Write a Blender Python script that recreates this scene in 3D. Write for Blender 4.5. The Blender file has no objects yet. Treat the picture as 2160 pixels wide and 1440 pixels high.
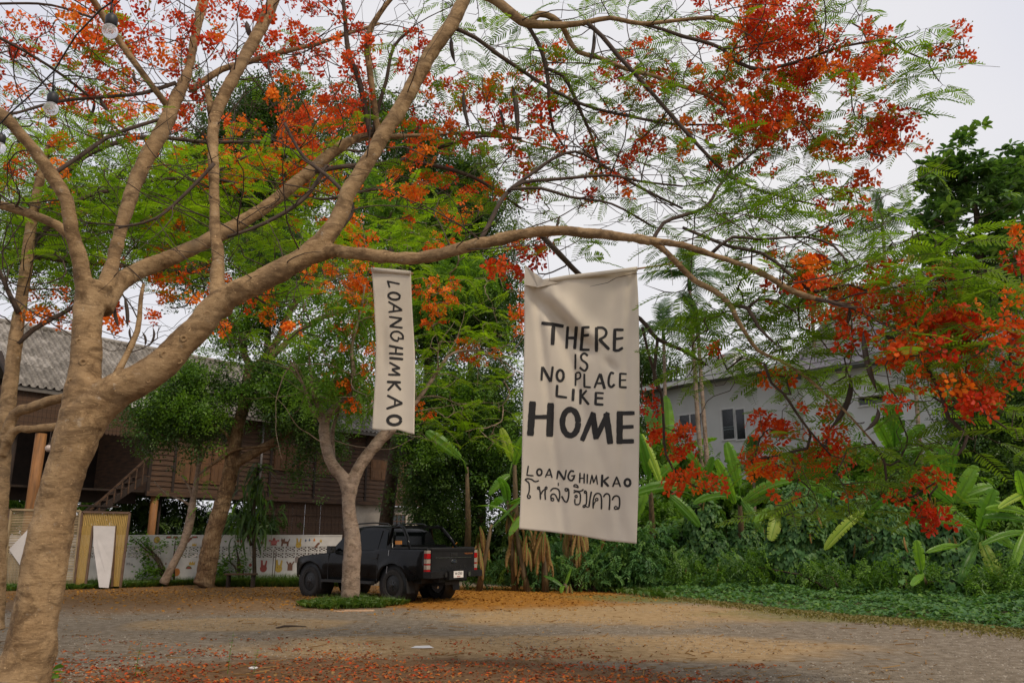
import bpy, math, random
import numpy as np
from mathutils import Vector, Matrix, noise as mnoise

SC = bpy.context.scene
COL = SC.collection
R = math.radians
# ------------------------------------------------------------------ camera
PITCH = R(13.87)
FPX = 1680.0
CAMZ = 1.5
cam_d = bpy.data.cameras.new("camera"); cam_d.lens = 28; cam_d.sensor_width = 36; cam_d.clip_end = 3000; cam_d.clip_start = 0.05
cam = bpy.data.objects.new("camera", cam_d); COL.objects.link(cam)
cam.location = (0, 0, CAMZ); cam.rotation_euler = (math.pi/2 + PITCH, 0, 0)
SC.camera = cam
# ------------------------------------------------------------------ world + sun
SUN_EL, SUN_AZ = R(48), R(140)          # azimuth clockwise from +Y: behind the camera, to the right
w = bpy.data.worlds.new("World"); SC.world = w; w.use_nodes = True
nt = w.node_tree; nt.nodes.clear()
wo = nt.nodes.new('ShaderNodeOutputWorld'); bg = nt.nodes.new('ShaderNodeBackground')
sky = nt.nodes.new('ShaderNodeTexSky'); sky.sky_type = 'NISHITA'; sky.sun_disc = False
sky.sun_elevation = SUN_EL; sky.sun_rotation = SUN_AZ; sky.dust_density = 4; sky.air_density = 1.0
tc = nt.nodes.new('ShaderNodeTexCoord'); nz = nt.nodes.new('ShaderNodeTexNoise'); nz.inputs['Scale'].default_value = 1.3; nz.inputs['Detail'].default_value = 4
cr = nt.nodes.new('ShaderNodeValToRGB')
cr.color_ramp.elements[0].position = 0.35; cr.color_ramp.elements[0].color = (7.4, 7.5, 8.5, 1)
cr.color_ramp.elements[1].position = 0.68; cr.color_ramp.elements[1].color = (9.2, 9.0, 9.0, 1)
mx = nt.nodes.new('ShaderNodeMix'); mx.data_type = 'RGBA'; mx.inputs[0].default_value = 0.9
nt.links.new(tc.outputs['Generated'], nz.inputs['Vector']); nt.links.new(nz.outputs['Fac'], cr.inputs[0])
nt.links.new(sky.outputs[0], mx.inputs[6]); nt.links.new(cr.outputs[0], mx.inputs[7])
nt.links.new(mx.outputs[2], bg.inputs[0]); bg.inputs[1].default_value = 0.1
nt.links.new(bg.outputs[0], wo.inputs[0])
sd = bpy.data.lights.new("sun", 'SUN'); sd.energy = 2.0; sd.angle = R(12); sd.color = (1.0, 0.86, 0.68)
sun = bpy.data.objects.new("sun", sd); COL.objects.link(sun)
sdir = Vector((math.sin(SUN_AZ)*math.cos(SUN_EL), math.cos(SUN_AZ)*math.cos(SUN_EL), math.sin(SUN_EL)))
sun.rotation_euler = sdir.to_track_quat('Z', 'Y').to_euler()
SC.view_settings.view_transform = 'Standard'; SC.view_settings.look = 'None'
SC.view_settings.exposure = 0.04; SC.view_settings.gamma = 1.0; SC.view_settings.use_curve_mapping = False
SC.cycles.max_bounces = 6; SC.cycles.transparent_max_bounces = 8; SC.cycles.diffuse_bounces = 3
SC.cycles.transmission_bounces = 4; SC.cycles.glossy_bounces = 2

# ------------------------------------------------------------------ projection
CP, SP = math.cos(PITCH), math.sin(PITCH)
def ray(px, py):
    u = (px-1080)/FPX; v = (720-py)/FPX
    return Vector((u, CP - v*SP, SP + v*CP))
CAM = Vector((0, 0, CAMZ))
def at(px, py, Y):
    d = ray(px, py); return CAM + d*(Y/d.y)
def gr(px, py):
    d = ray(px, py); return CAM + d*(-CAMZ/d.z)
def ppm(px, py, Y):                    # metres per pixel at that point
    d = ray(px, py); return (Y/d.y)/FPX
def hit(px, py, p0, n):
    d = ray(px, py); return CAM + d*((p0-CAM).dot(n)/d.dot(n))
def proj(p):
    q = Vector(p)-CAM; f = q.y*CP + q.z*SP; up = -q.y*SP + q.z*CP
    return 1080+FPX*q.x/f, 720-FPX*up/f

# ------------------------------------------------------------------ meshes
def arr_mesh(name, V, loops, totals, mats, midx=None, var=None, smooth=False):
    me = bpy.data.meshes.new(name)
    V = np.asarray(V, np.float32); loops = np.asarray(loops, np.int32); totals = np.asarray(totals, np.int32)
    me.vertices.add(len(V)); me.vertices.foreach_set('co', V.ravel())
    me.loops.add(len(loops)); me.loops.foreach_set('vertex_index', loops)
    me.polygons.add(len(totals))
    st = np.concatenate([[0], np.cumsum(totals)[:-1]]).astype(np.int32)
    me.polygons.foreach_set('loop_start', st); me.polygons.foreach_set('loop_total', totals)
    for m in (mats if isinstance(mats, (list, tuple)) else [mats]): me.materials.append(m)
    if midx is not None: me.polygons.foreach_set('material_index', np.asarray(midx, np.int32))
    me.polygons.foreach_set('use_smooth', np.full(len(totals), smooth))
    if var is not None:
        at_ = me.attributes.new('var', 'FLOAT', 'POINT'); at_.data.foreach_set('value', np.asarray(var, np.float32))
    me.update(calc_edges=True); me.validate()
    return me

class MB:
    """collects polygons for one mesh"""
    def __init__(s): s.v = []; s.f = []; s.m = []
    def add(s, vs, fs, mi=0):
        b = len(s.v); s.v += [tuple(x) for x in vs]
        for f in fs: s.f.append(tuple(b+i for i in f)); s.m.append(mi)
    def box(s, c, d, rot=None, mi=0, taper=1.0):
        hx, hy, hz = d[0]/2, d[1]/2, d[2]/2
        vs = [Vector((x*hx*(taper if z > 0 else 1), y*hy*(taper if z > 0 else 1), z*hz)) for z in (-1, 1) for y in (-1, 1) for x in (-1, 1)]
        if rot is not None: vs = [rot @ v for v in vs]
        c = Vector(c)
        s.add([v+c for v in vs], [(0,2,3,1),(4,5,7,6),(0,1,5,4),(2,6,7,3),(0,4,6,2),(1,3,7,5)], mi)
    def bar(s, a, b, w, h=None, mi=0, up=Vector((0,0,1))):
        a = Vector(a); b = Vector(b); h = h or w; d = (b-a)
        L = d.length
        if L < 1e-6: return
        x = d.normalized(); y = up.cross(x)
        if y.length < 1e-3: y = Vector((0,1,0)).cross(x)
        y.normalize(); z = x.cross(y)
        s.box((a+b)/2, (L, w, h), Matrix((x, y, z)).transposed(), mi)
    def tube(s, pts, rad, n=8, mi=0, cap=True, wob=0.0, sd=0):
        P = [Vector(p) for p in pts]
        rad = list(rad) if hasattr(rad, '__len__') else [rad]*len(P)
        t = (P[1]-P[0]).normalized(); u = t.orthogonal().normalized()
        b = len(s.v); rnd = random.Random(sd)
        for i, p in enumerate(P):
            t2 = ((P[min(i+1, len(P)-1)]-P[max(i-1, 0)])).normalized() if len(P) > 1 else t
            u = (u - t2*u.dot(t2)).normalized(); v = t2.cross(u)
            for k in range(n):
                a = 2*math.pi*k/n; r = rad[i]
                q = u*math.cos(a)+v*math.sin(a)
                if wob: r *= 1+wob*mnoise.noise((p+q*rad[i])*(1.0/max(rad[i], 1e-3))*0.55+Vector((sd, 0, 0)))
                s.v.append(tuple(p+q*r))
        for i in range(len(P)-1):
            for k in range(n):
                a0 = b+i*n+k; a1 = b+i*n+(k+1) % n
                s.f.append((a0, a1, a1+n, a0+n)); s.m.append(mi)
        if cap:
            s.f.append(tuple(b+k for k in range(n))[::-1]); s.m.append(mi)
            s.f.append(tuple(b+(len(P)-1)*n+k for k in range(n))); s.m.append(mi)
    def lathe(s, c, prof, n=16, mi=0, rot=None):
        c = Vector(c); b = len(s.v)
        for r, z in prof:
            for k in range(n):
                a = 2*math.pi*k/n; v = Vector((r*math.cos(a), r*math.sin(a), z))
                if rot is not None: v = rot @ v
                s.v.append(tuple(v+c))
        for i in range(len(prof)-1):
            for k in range(n):
                a0 = b+i*n+k; a1 = b+i*n+(k+1) % n
                s.f.append((a0, a1, a1+n, a0+n)); s.m.append(mi)
        s.f.append(tuple(b+k for k in range(n))[::-1]); s.m.append(mi)
        s.f.append(tuple(b+(len(prof)-1)*n+k for k in range(n))); s.m.append(mi)
    def prism(s, poly, y0, y1, mi=0):      # poly in x,z extruded in y
        n = len(poly)
        s.add([(x, y0, z) for x, z in poly]+[(x, y1, z) for x, z in poly],
              [tuple(range(n)), tuple(range(2*n-1, n-1, -1))]+[(i, i+n, (i+1) % n+n, (i+1) % n) for i in range(n)], mi)
    def mesh(s, name, mats, smooth=False, off=None):
        me = bpy.data.meshes.new(name)
        o = off or Vector((0,0,0))
        me.from_pydata([(a-o.x, b-o.y, c-o.z) for a, b, c in s.v], [], s.f)
        for m in (mats if isinstance(mats, (list, tuple)) else [mats]): me.materials.append(m)
        if any(s.m): me.polygons.foreach_set('material_index', s.m)
        if smooth: me.polygons.foreach_set('use_smooth', [True]*len(s.f))
        me.update(); return me
    def tpl(s): return Tpl(s.v, s.f, s.m)

class Tpl:
    def __init__(s, V, F, M=None):
        s.V = np.array(V, np.float32); s.loops = np.array([i for f in F for i in f], np.int32)
        s.tot = np.array([len(f) for f in F], np.int32); s.m = np.array(M if M else [0]*len(F), np.int32)
    def mesh(s, name, mats, smooth=False): return arr_mesh(name, s.V, s.loops, s.tot, mats, s.m, None, smooth)

def inst_mesh(name, sets, mats, smooth=False, off=Vector((0,0,0))):
    """sets: list of (Tpl, M array (k,3,4), var array k) -> one joined mesh"""
    Vs, Ls, Ts, Ms, Rs = [], [], [], [], []; base = 0
    for t, M, var in sets:
        k = len(M)
        if k == 0: continue
        M = np.asarray(M, np.float32)
        V = np.einsum('kij,nj->kni', M[:, :, :3], t.V)+M[:, None, :, 3]
        Vs.append(V.reshape(-1, 3)-np.array(off, np.float32))
        n = len(t.V)
        Ls.append((t.loops[None, :]+(np.arange(k)*n)[:, None]+base).ravel()); base += n*k
        Ts.append(np.tile(t.tot, k)); Ms.append(np.tile(t.m, k)); Rs.append(np.repeat(var, n))
    return arr_mesh(name, np.concatenate(Vs), np.concatenate(Ls), np.concatenate(Ts), mats, np.concatenate(Ms), np.concatenate(Rs), smooth)

def xf(pos, dirv, roll, scale, upv=Vector((0,0,1))):
    """3x4: local x -> dirv, local z -> roughly up rolled"""
    x = Vector(dirv).normalized(); y = upv.cross(x)
    if y.length < 1e-3: y = Vector((0,1,0))
    y.normalize(); z = x.cross(y)
    c, s_ = math.cos(roll), math.sin(roll)
    y2 = y*c+z*s_; z2 = z*c-y*s_
    if not hasattr(scale, '__len__'): scale = (scale,)*3
    return [[x[i]*scale[0], y2[i]*scale[1], z2[i]*scale[2], pos[i]] for i in range(3)]
def m44(M): return Matrix([list(M[0]), list(M[1]), list(M[2]), [0,0,0,1]])

# ------------------------------------------------------------------ objects
def tag(o, label=None, cat=None, group=None, kind=None):
    if label: o['label'] = label
    if cat: o['category'] = cat
    if group: o['group'] = group
    if kind: o['kind'] = kind
    return o
def thing(name, loc, label, cat, group=None, rotz=0):
    o = bpy.data.objects.new(name, None); COL.objects.link(o); o.location = loc; o.rotation_euler = (0,0,rotz)
    o.empty_display_size = 0.1
    return tag(o, label, cat, group)
def part(name, me, parent=None, M=None, loc=None, **kw):
    o = bpy.data.objects.new(name, me); COL.objects.link(o)
    if parent is not None: o.parent = parent
    if M is not None: o.matrix_local = M
    if loc is not None: o.location = loc
    tag(o, **kw); return o
def copy_tree(o, parent=None):
    c = o.copy(); COL.objects.link(c)
    if parent is not None: c.parent = parent
    for ch in list(o.children): copy_tree(ch, c)
    return c

# ------------------------------------------------------------------ materials
def mat(name):
    m = bpy.data.materials.new(name); m.use_nodes = True
    n = m.node_tree.nodes; n.clear(); o = n.new('ShaderNodeOutputMaterial'); b = n.new('ShaderNodeBsdfPrincipled')
    m.node_tree.links.new(b.outputs[0], o.inputs[0]); return m, m.node_tree, b, o
def ramp(nt, fac, stops, interp='LINEAR'):
    r = nt.nodes.new('ShaderNodeValToRGB'); e = r.color_ramp.elements; r.color_ramp.interpolation = interp
    while len(e) > 1: e.remove(e[-1])
    e[0].position = stops[0][0]; e[0].color = (*stops[0][1], 1)
    for p, c in stops[1:]:
        k = e.new(p); k.color = (*c, 1)
    nt.links.new(fac, r.inputs[0]); return r.outputs[0]
def noise(nt, scale, detail=4, vec=None, rough=0.55, dist=0.0, stretch=None, coord='Object'):
    n = nt.nodes.new('ShaderNodeTexNoise'); n.inputs['Scale'].default_value = scale; n.inputs['Detail'].default_value = detail
    n.inputs['Roughness'].default_value = rough; n.inputs['Distortion'].default_value = dist
    if vec is None:
        t = nt.nodes.new('ShaderNodeTexCoord'); vec = t.outputs[coord]
    if stretch:
        mp = nt.nodes.new('ShaderNodeMapping'); mp.inputs['Scale'].default_value = stretch
        nt.links.new(vec, mp.inputs[0]); vec = mp.outputs[0]
    nt.links.new(vec, n.inputs['Vector']); return n.outputs['Fac']
def math_n(nt, op, a, b=None, clamp=False):
    n = nt.nodes.new('ShaderNodeMath'); n.operation = op; n.use_clamp = clamp
    for i, x in enumerate((a, b)):
        if x is None: continue
        if isinstance(x, (int, float)): n.inputs[i].default_value = x
        else: nt.links.new(x, n.inputs[i])
    return n.outputs[0]
def mixc(nt, fac, a, b, mode='MIX'):
    n = nt.nodes.new('ShaderNodeMix'); n.data_type = 'RGBA'; n.blend_type = mode
    if isinstance(fac, (int, float)): n.inputs[0].default_value = fac
    else: nt.links.new(fac, n.inputs[0])
    for i, x in ((6, a), (7, b)):
        if isinstance(x, tuple): n.inputs[i].default_value = (*x, 1)
        else: nt.links.new(x, n.inputs[i])
    return n.outputs[2]
def bump(nt, b, h, strength=0.3, dist=0.01):
    n = nt.nodes.new('ShaderNodeBump'); n.inputs['Strength'].default_value = strength; n.inputs['Distance'].default_value = dist
    nt.links.new(h, n.inputs['Height']); nt.links.new(n.outputs[0], b.inputs['Normal'])
def simple(name, col, rough=0.6, metal=0.0, var=0.15, scale=6.0, bmp=0.0, spec=0.5, stretch=None):
    m, nt, b, o = mat(name)
    f = noise(nt, scale, 5, stretch=stretch)
    lo = tuple(c*(1-var) for c in col); hi = tuple(min(1, c*(1+var)) for c in col)
    nt.links.new(ramp(nt, f, [(0.3, lo), (0.7, hi)]), b.inputs['Base Color'])
    b.inputs['Roughness'].default_value = rough; b.inputs['Metallic'].default_value = metal
    b.inputs['Specular IOR Level'].default_value = spec
    if bmp: bump(nt, b, noise(nt, scale*8, 4, stretch=stretch), bmp, 0.01)
    return m
def varfac(nt):
    a = nt.nodes.new('ShaderNodeAttribute'); a.attribute_name = 'var'
    oi = nt.nodes.new('ShaderNodeObjectInfo')
    s = math_n(nt, 'ADD', a.outputs['Fac'], oi.outputs['Random'])
    return math_n(nt, 'FRACT', s)
def leafmat(name, cols, trans=0.35, rough=0.45, spec=0.3, tcol=None):
    m, nt, b, o = mat(name)
    g = nt.nodes.new('ShaderNodeNewGeometry')
    f = varfac(nt)
    f2 = math_n(nt, 'ADD', math_n(nt, 'MULTIPLY', f, 0.75), math_n(nt, 'MULTIPLY', g.outputs['Random Per Island'], 0.25))
    n = len(cols); c = ramp(nt, f2, [(i/(n-1), cols[i]) for i in range(n)])
    nt.links.new(c, b.inputs['Base Color']); b.inputs['Roughness'].default_value = rough; b.inputs['Specular IOR Level'].default_value = spec
    t = nt.nodes.new('ShaderNodeBsdfTranslucent')
    tc_ = mixc(nt, 1.0, c, tcol or (1.6, 1.7, 0.7), 'MULTIPLY')
    nt.links.new(tc_, t.inputs[0])
    ms = nt.nodes.new('ShaderNodeMixShader'); ms.inputs[0].default_value = trans
    nt.links.new(b.outputs[0], ms.inputs[1]); nt.links.new(t.outputs[0], ms.inputs[2]); nt.links.new(ms.outputs[0], o.inputs[0])
    return m
def barkmat(name, dark, mid, light, rings=True, scale=1.0, bs=0.5):
    m, nt, b, o = mat(name)
    t = nt.nodes.new('ShaderNodeTexCoord'); v = t.outputs['Object']
    if rings: s1 = noise(nt, 5*scale, 6, v, 0.72, 1.2, stretch=(1.3, 1.3, 3.6))
    else: s1 = noise(nt, 9*scale, 6, v, 0.65, 0.4, stretch=(4, 4, 0.7))
    big = noise(nt, 2.2*scale, 4, v, 0.6)
    fine = noise(nt, 60*scale, 4, v, 0.7)
    f = math_n(nt, 'ADD', math_n(nt, 'MULTIPLY', s1, 0.4), math_n(nt, 'ADD', math_n(nt, 'MULTIPLY', big, 0.45), math_n(nt, 'MULTIPLY', fine, 0.15)))
    c = ramp(nt, f, [(0.36, dark), (0.47, mid), (0.62, light)])
    st = ramp(nt, noise(nt, 3.5*scale, 5, v, 0.7, 0.8, stretch=(1,1,1.8)), [(0.48, (0,0,0)), (0.62, (1,1,1))])
    c = mixc(nt, math_n(nt, 'MULTIPLY', st, 0.75), c, tuple(x*.75 for x in dark))
    if rings:
        ln = ramp(nt, noise(nt, 11*scale, 5, v, 0.7, 0.5, stretch=(.9,.9,6)), [(0.56, (0,0,0)), (0.62, (1,1,1))])
        c = mixc(nt, math_n(nt, 'MULTIPLY', ln, 0.45), c, dark)
        li = ramp(nt, noise(nt, 7*scale, 6, v, 0.75), [(0.60, (0,0,0)), (0.68, (1,1,1))])
        c = mixc(nt, math_n(nt, 'MULTIPLY', li, 0.45), c, (0.44,0.38,0.30))
        f = math_n(nt, 'SUBTRACT', f, math_n(nt, 'MULTIPLY', ln, 0.10))
    gl = ramp(nt, noise(nt, 1.4*scale, 3, v, 0.6), [(0.45, (0,0,0)), (0.65, (1,1,1))])
    c = mixc(nt, math_n(nt, 'MULTIPLY', gl, 0.35), c, (mid[0]*.95, mid[1]*1.05, mid[2]*1.25))
    sp = ramp(nt, noise(nt, 38*scale, 3, v, 0.5), [(0.66, (0,0,0)), (0.72, (1,1,1))])
    c = mixc(nt, math_n(nt, 'MULTIPLY', sp, 0.5), c, tuple(min(1, x*1.6) for x in light))
    nt.links.new(c, b.inputs['Base Color']); b.inputs['Roughness'].default_value = 0.85; b.inputs['Specular IOR Level'].default_value = 0.2
    bump(nt, b, f, bs, 0.05); return m

M = {}
M['bark'] = barkmat('smooth_bark', (0.12, 0.068, 0.032), (0.28, 0.178, 0.088), (0.42, 0.285, 0.15))
M['bark2'] = barkmat('rough_bark', (0.05, 0.026, 0.012), (0.15, 0.085, 0.04), (0.36, 0.25, 0.14), rings=False, bs=0.9)
M['bark3'] = barkmat('pale_bark', (0.13, 0.085, 0.055), (0.27, 0.195, 0.14), (0.38, 0.29, 0.215), scale=1.5)
M['bark4'] = barkmat('dark_bark', (0.03, 0.02, 0.012), (0.07, 0.048, 0.03), (0.13, 0.09, 0.06), rings=False)
M['twig'] = simple('twig_bark', (0.062, 0.04, 0.027), 0.85, var=0.35, scale=9)
M['flame_leaf'] = leafmat('flame_tree_leaf', [(0.06,0.12,0.018), (0.11,0.20,0.014), (0.17,0.27,0.018), (0.07,0.14,0.02)], 0.5)
M['flame_leaf2'] = leafmat('flame_tree_leaf_bright', [(0.09,0.18,0.012), (0.16,0.28,0.012), (0.24,0.35,0.018), (0.11,0.20,0.015)], 0.58)
M['petal'] = leafmat('flame_petal', [(0.46,0.022,0.008), (0.64,0.055,0.008), (0.76,0.11,0.012), (0.58,0.035,0.01)], 0.35, 0.5, 0.2, (1.2,1.0,0.9))
M['petal2'] = leafmat('flame_petal_orange', [(0.70,0.07,0.008), (0.82,0.15,0.01), (0.88,0.25,0.015), (0.76,0.09,0.01)], 0.35, 0.5, 0.2, (1.2,1.0,0.9))
M['calyx'] = leafmat('flower_calyx', [(0.22,0.20,0.03), (0.34,0.28,0.04), (0.20,0.10,0.02)], 0.25)
M['pod'] = simple('pod_husk', (0.05, 0.032, 0.022), 0.7, var=0.3, scale=12)
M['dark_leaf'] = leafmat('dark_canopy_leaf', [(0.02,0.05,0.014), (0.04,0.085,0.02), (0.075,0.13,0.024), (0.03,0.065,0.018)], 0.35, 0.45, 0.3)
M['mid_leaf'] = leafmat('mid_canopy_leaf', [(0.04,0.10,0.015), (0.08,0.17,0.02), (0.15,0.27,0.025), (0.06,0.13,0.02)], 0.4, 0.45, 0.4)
M['light_leaf'] = leafmat('light_canopy_leaf', [(0.09,0.18,0.03), (0.15,0.28,0.04), (0.20,0.34,0.05)], 0.45, 0.45)
M['mango_leaf'] = leafmat('glossy_tree_leaf', [(0.03,0.075,0.02), (0.06,0.13,0.03), (0.09,0.18,0.035), (0.20,0.32,0.04)], 0.3, 0.35, 0.5)
M['vine_leaf'] = leafmat('vine_leaf', [(0.035,0.10,0.03), (0.065,0.16,0.045), (0.11,0.22,0.06), (0.15,0.25,0.035)], 0.3, 0.5, 0.35)
M['banana_leaf'] = leafmat('banana_leaf', [(0.06,0.16,0.02), (0.12,0.26,0.03), (0.22,0.38,0.03)], 0.45, 0.4, 0.4)
M['palm_leaf'] = leafmat('palm_leaf', [(0.03,0.07,0.02), (0.06,0.12,0.03), (0.11,0.18,0.04)], 0.3, 0.45, 0.4)
M['grass'] = leafmat('grass_blade', [(0.04,0.09,0.015), (0.075,0.14,0.02), (0.13,0.17,0.03)], 0.3)
M['dry'] = leafmat('dry_leaf', [(0.20,0.10,0.035), (0.33,0.19,0.07), (0.42,0.27,0.12)], 0.25, 0.8, 0.1, (1,1,1))
M['litter'] = leafmat('yellow_litter', [(0.30,0.13,0.02), (0.42,0.20,0.03), (0.22,0.10,0.03)], 0.15, 0.8, 0.1, (1,1,1))
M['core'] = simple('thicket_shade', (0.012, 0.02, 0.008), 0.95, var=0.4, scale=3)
def cyl_path(pts, Yd=None):
    """pts of (px,py,width_px,Y) -> catmull-rom resampled world points and radii"""
    A = []
    for p in pts:
        q = at(p[0], p[1], p[3]); A.append((q.x, q.y, q.z, p[2]*0.5*ppm(p[0], p[1], p[3])))
    A = np.array(A); out = []
    n = len(A)
    for i in range(n-1):
        p0 = A[max(i-1, 0)]; p1 = A[i]; p2 = A[i+1]; p3 = A[min(i+2, n-1)]
        L = np.linalg.norm(p2[:3]-p1[:3]); k = max(2, int(L/0.12))
        for j in range(k):
            t = j/k
            out.append(0.5*((2*p1)+(-p0+p2)*t+(2*p0-5*p1+4*p2-p3)*t*t+(-p0+3*p1-3*p2+p3)*t**3))
    out.append(A[-1]); out = np.array(out)
    return out[:, :3], np.maximum(out[:, 3], 0.0025)
def limb(spec, Y0, Y1):
    """spec [(px,py,w)...] with depth going Y0 -> Y1"""
    n = len(spec)
    return cyl_path([(s[0], s[1], s[2], Y0+(Y1-Y0)*i/(n-1)) for i, s in enumerate(spec)])
rng = np.random.default_rng(7); rd = random.Random(11)
# ================================================================== ground
def ground_mat():
    m, nt, b, o = mat('lot_ground')
    t = nt.nodes.new('ShaderNodeTexCoord'); v = t.outputs['Object']
    sp = nt.nodes.new('ShaderNodeSeparateXYZ'); nt.links.new(v, sp.inputs[0]); X, Y = sp.outputs[0], sp.outputs[1]
    wn = noise(nt, 0.55, 5, v, 0.65); wn2 = noise(nt, 3.0, 5, v, 0.7)
    warp = math_n(nt, 'ADD', math_n(nt, 'MULTIPLY', math_n(nt, 'SUBTRACT', wn, 0.5), 2.4), math_n(nt, 'MULTIPLY', math_n(nt, 'SUBTRACT', wn2, 0.5), 1.0))
    def ell(cx, cy, rx, ry, soft=0.35):
        a = math_n(nt, 'DIVIDE', math_n(nt, 'SUBTRACT', X, cx), rx); c = math_n(nt, 'DIVIDE', math_n(nt, 'SUBTRACT', Y, cy), ry)
        d = math_n(nt, 'SQRT', math_n(nt, 'ADD', math_n(nt, 'MULTIPLY', a, a), math_n(nt, 'MULTIPLY', c, c)))
        d = math_n(nt, 'ADD', d, math_n(nt, 'MULTIPLY', warp, soft))
        mr = nt.nodes.new('ShaderNodeMapRange'); mr.interpolation_type = 'SMOOTHSTEP'
        mr.inputs['From Min'].default_value = 1+soft*0.5; mr.inputs['From Max'].default_value = 1-soft*0.7
        nt.links.new(d, mr.inputs['Value']); return mr.outputs[0]
    fine = noise(nt, 45, 6, v, 0.75); fine2 = noise(nt, 130, 3, v, 0.7); mid = noise(nt, 6, 6, v, 0.7)
    vor = nt.nodes.new('ShaderNodeTexVoronoi'); vor.inputs['Scale'].default_value = 55; nt.links.new(v, vor.inputs['Vector'])
    gravel = ramp(nt, math_n(nt, 'ADD', math_n(nt, 'MULTIPLY', fine2, .5), math_n(nt, 'MULTIPLY', mid, .5)), [(0.33, (0.065,0.048,0.032)), (0.5, (0.18,0.142,0.10)), (0.66, (0.37,0.315,0.245))])
    dirt = ramp(nt, math_n(nt, 'ADD', math_n(nt, 'MULTIPLY', fine, .5), math_n(nt, 'MULTIPLY', mid, .5)), [(0.35, (0.07,0.036,0.013)), (0.5, (0.17,0.09,0.033)), (0.66, (0.29,0.175,0.075))])
    sand = ramp(nt, math_n(nt, 'ADD', math_n(nt, 'MULTIPLY', fine, .5), math_n(nt, 'MULTIPLY', mid, .5)), [(0.35, (0.19,0.118,0.05)), (0.5, (0.35,0.228,0.105)), (0.66, (0.50,0.35,0.185))])
    litter = ramp(nt, math_n(nt, 'ADD', math_n(nt, 'MULTIPLY', fine2, .55), math_n(nt, 'MULTIPLY', mid, .45)), [(0.36, (0.10,0.038,0.007)), (0.48, (0.28,0.115,0.014)), (0.64, (0.46,0.22,0.045))])
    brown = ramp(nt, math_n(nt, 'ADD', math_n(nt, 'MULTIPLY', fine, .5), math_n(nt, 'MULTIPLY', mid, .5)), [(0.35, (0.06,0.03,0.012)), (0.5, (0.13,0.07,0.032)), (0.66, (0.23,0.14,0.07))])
    grassc = ramp(nt, math_n(nt, 'ADD', math_n(nt, 'MULTIPLY', fine, .5), math_n(nt, 'MULTIPLY', mid, .5)), [(0.35, (0.06,0.07,0.015)), (0.5, (0.15,0.14,0.04)), (0.66, (0.28,0.22,0.09))])
    c = gravel
    c = mixc(nt, math_n(nt, 'MULTIPLY', ell(-4.9, 15.2, 2.1, 1.2, 0.32), 0.6), c, sand)                       # sandy oval
    c = mixc(nt, math_n(nt, 'MULTIPLY', ell(2.0, 17.5, 3.8, 2.6, 0.5), 0.9), c, sand)                         # tan middle
    c = mixc(nt, math_n(nt, 'MULTIPLY', ell(0.5, 12.0, 4.6, 1.5, 0.4), 0.8), c, sand)
    c = mixc(nt, math_n(nt, 'MULTIPLY', ell(-8, 20.5, 9, 3.2, 0.5), 0.75), c, dirt)
    c = mixc(nt, ell(-1.0, 22.5, 4.6, 4.3, 0.35), c, litter)                      # fallen yellow leaves
    c = mixc(nt, ell(-9, 24, 7, 4.4, 0.3), c, dirt)
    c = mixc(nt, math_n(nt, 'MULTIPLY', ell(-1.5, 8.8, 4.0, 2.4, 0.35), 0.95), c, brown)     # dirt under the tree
    c = mixc(nt, math_n(nt, 'MULTIPLY', ell(7.6, 17.0, 3.4, 1.6, 0.5), 0.8), c, grassc)
    c = mixc(nt, ell(4.6, 21.5, 3.2, 1.6, 0.5), c, grassc)
    nt.links.new(c, b.inputs['Base Color']); b.inputs['Roughness'].default_value = 0.95; b.inputs['Specular IOR Level'].default_value = 0.15
    h = math_n(nt, 'ADD', math_n(nt, 'MULTIPLY', fine, 0.6), math_n(nt, 'ADD', math_n(nt, 'MULTIPLY', vor.outputs['Distance'], 0.12), mid))
    bump(nt, b, h, 0.4, 0.025); return m
M['ground'] = ground_mat()
g = MB(); g.add([(-600,-100,0),(600,-100,0),(600,1200,0),(-600,1200,0)], [(0,1,2,3)])
part('ground', g.mesh('ground', M['ground']), kind='structure')

# pebbles, petals and litter on the ground (nobody could count them)
def blob_t(sx, sy, sz):
    b = MB(); b.add([(sx,0,0),(-sx,0,0),(0,sy,0),(0,-sy,0),(0,0,sz),(0,0,-sz*.3)], [(0,2,4),(2,1,4),(1,3,4),(3,0,4),(2,0,5),(1,2,5),(3,1,5),(0,3,5)]); return b.tpl()
def scatter_ground(n, fn, zoff=0.0, smin=1, smax=1, tilt=0.0):
    out = []; tries = 0
    while len(out) < n and tries < n*30:
        tries += 1; p = fn()
        if p is None: continue
        a = rd.uniform(0, 6.28)
        out.append(xf(Vector((p[0], p[1], zoff)), Vector((math.cos(a), math.sin(a), rd.uniform(-tilt, tilt))), rd.uniform(-tilt, tilt), rd.uniform(smin, smax)))
    return out
M['pebble'] = leafmat('pebble', [(0.12,0.10,0.075), (0.26,0.22,0.17), (0.46,0.41,0.34)], 0.0, 0.9, 0.1)
def in_frame(x, y, m=60):
    u, v = proj((x, y, 0)); return -m < u < 2160+m and v < 1470
def f_gravel():
    y = 8.7+9.5*rd.random()**1.3; x = rd.uniform(-0.66, 0.66)*y
    if not in_frame(x, y): return None
    if mnoise.noise(Vector((x*0.5, y*0.5, 3))) < -0.1: return None
    if -4.5 < x < 1.8 and y < 10.8: return None
    return x, y
pm = scatter_ground(9000, f_gravel, 0.002, 0.35, 1.0, 0.3)
part('pebbles', inst_mesh('pebbles', [(blob_t(0.02, 0.014, 0.009), pm, rng.random(len(pm)))], M['pebble']), kind='stuff')
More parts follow.
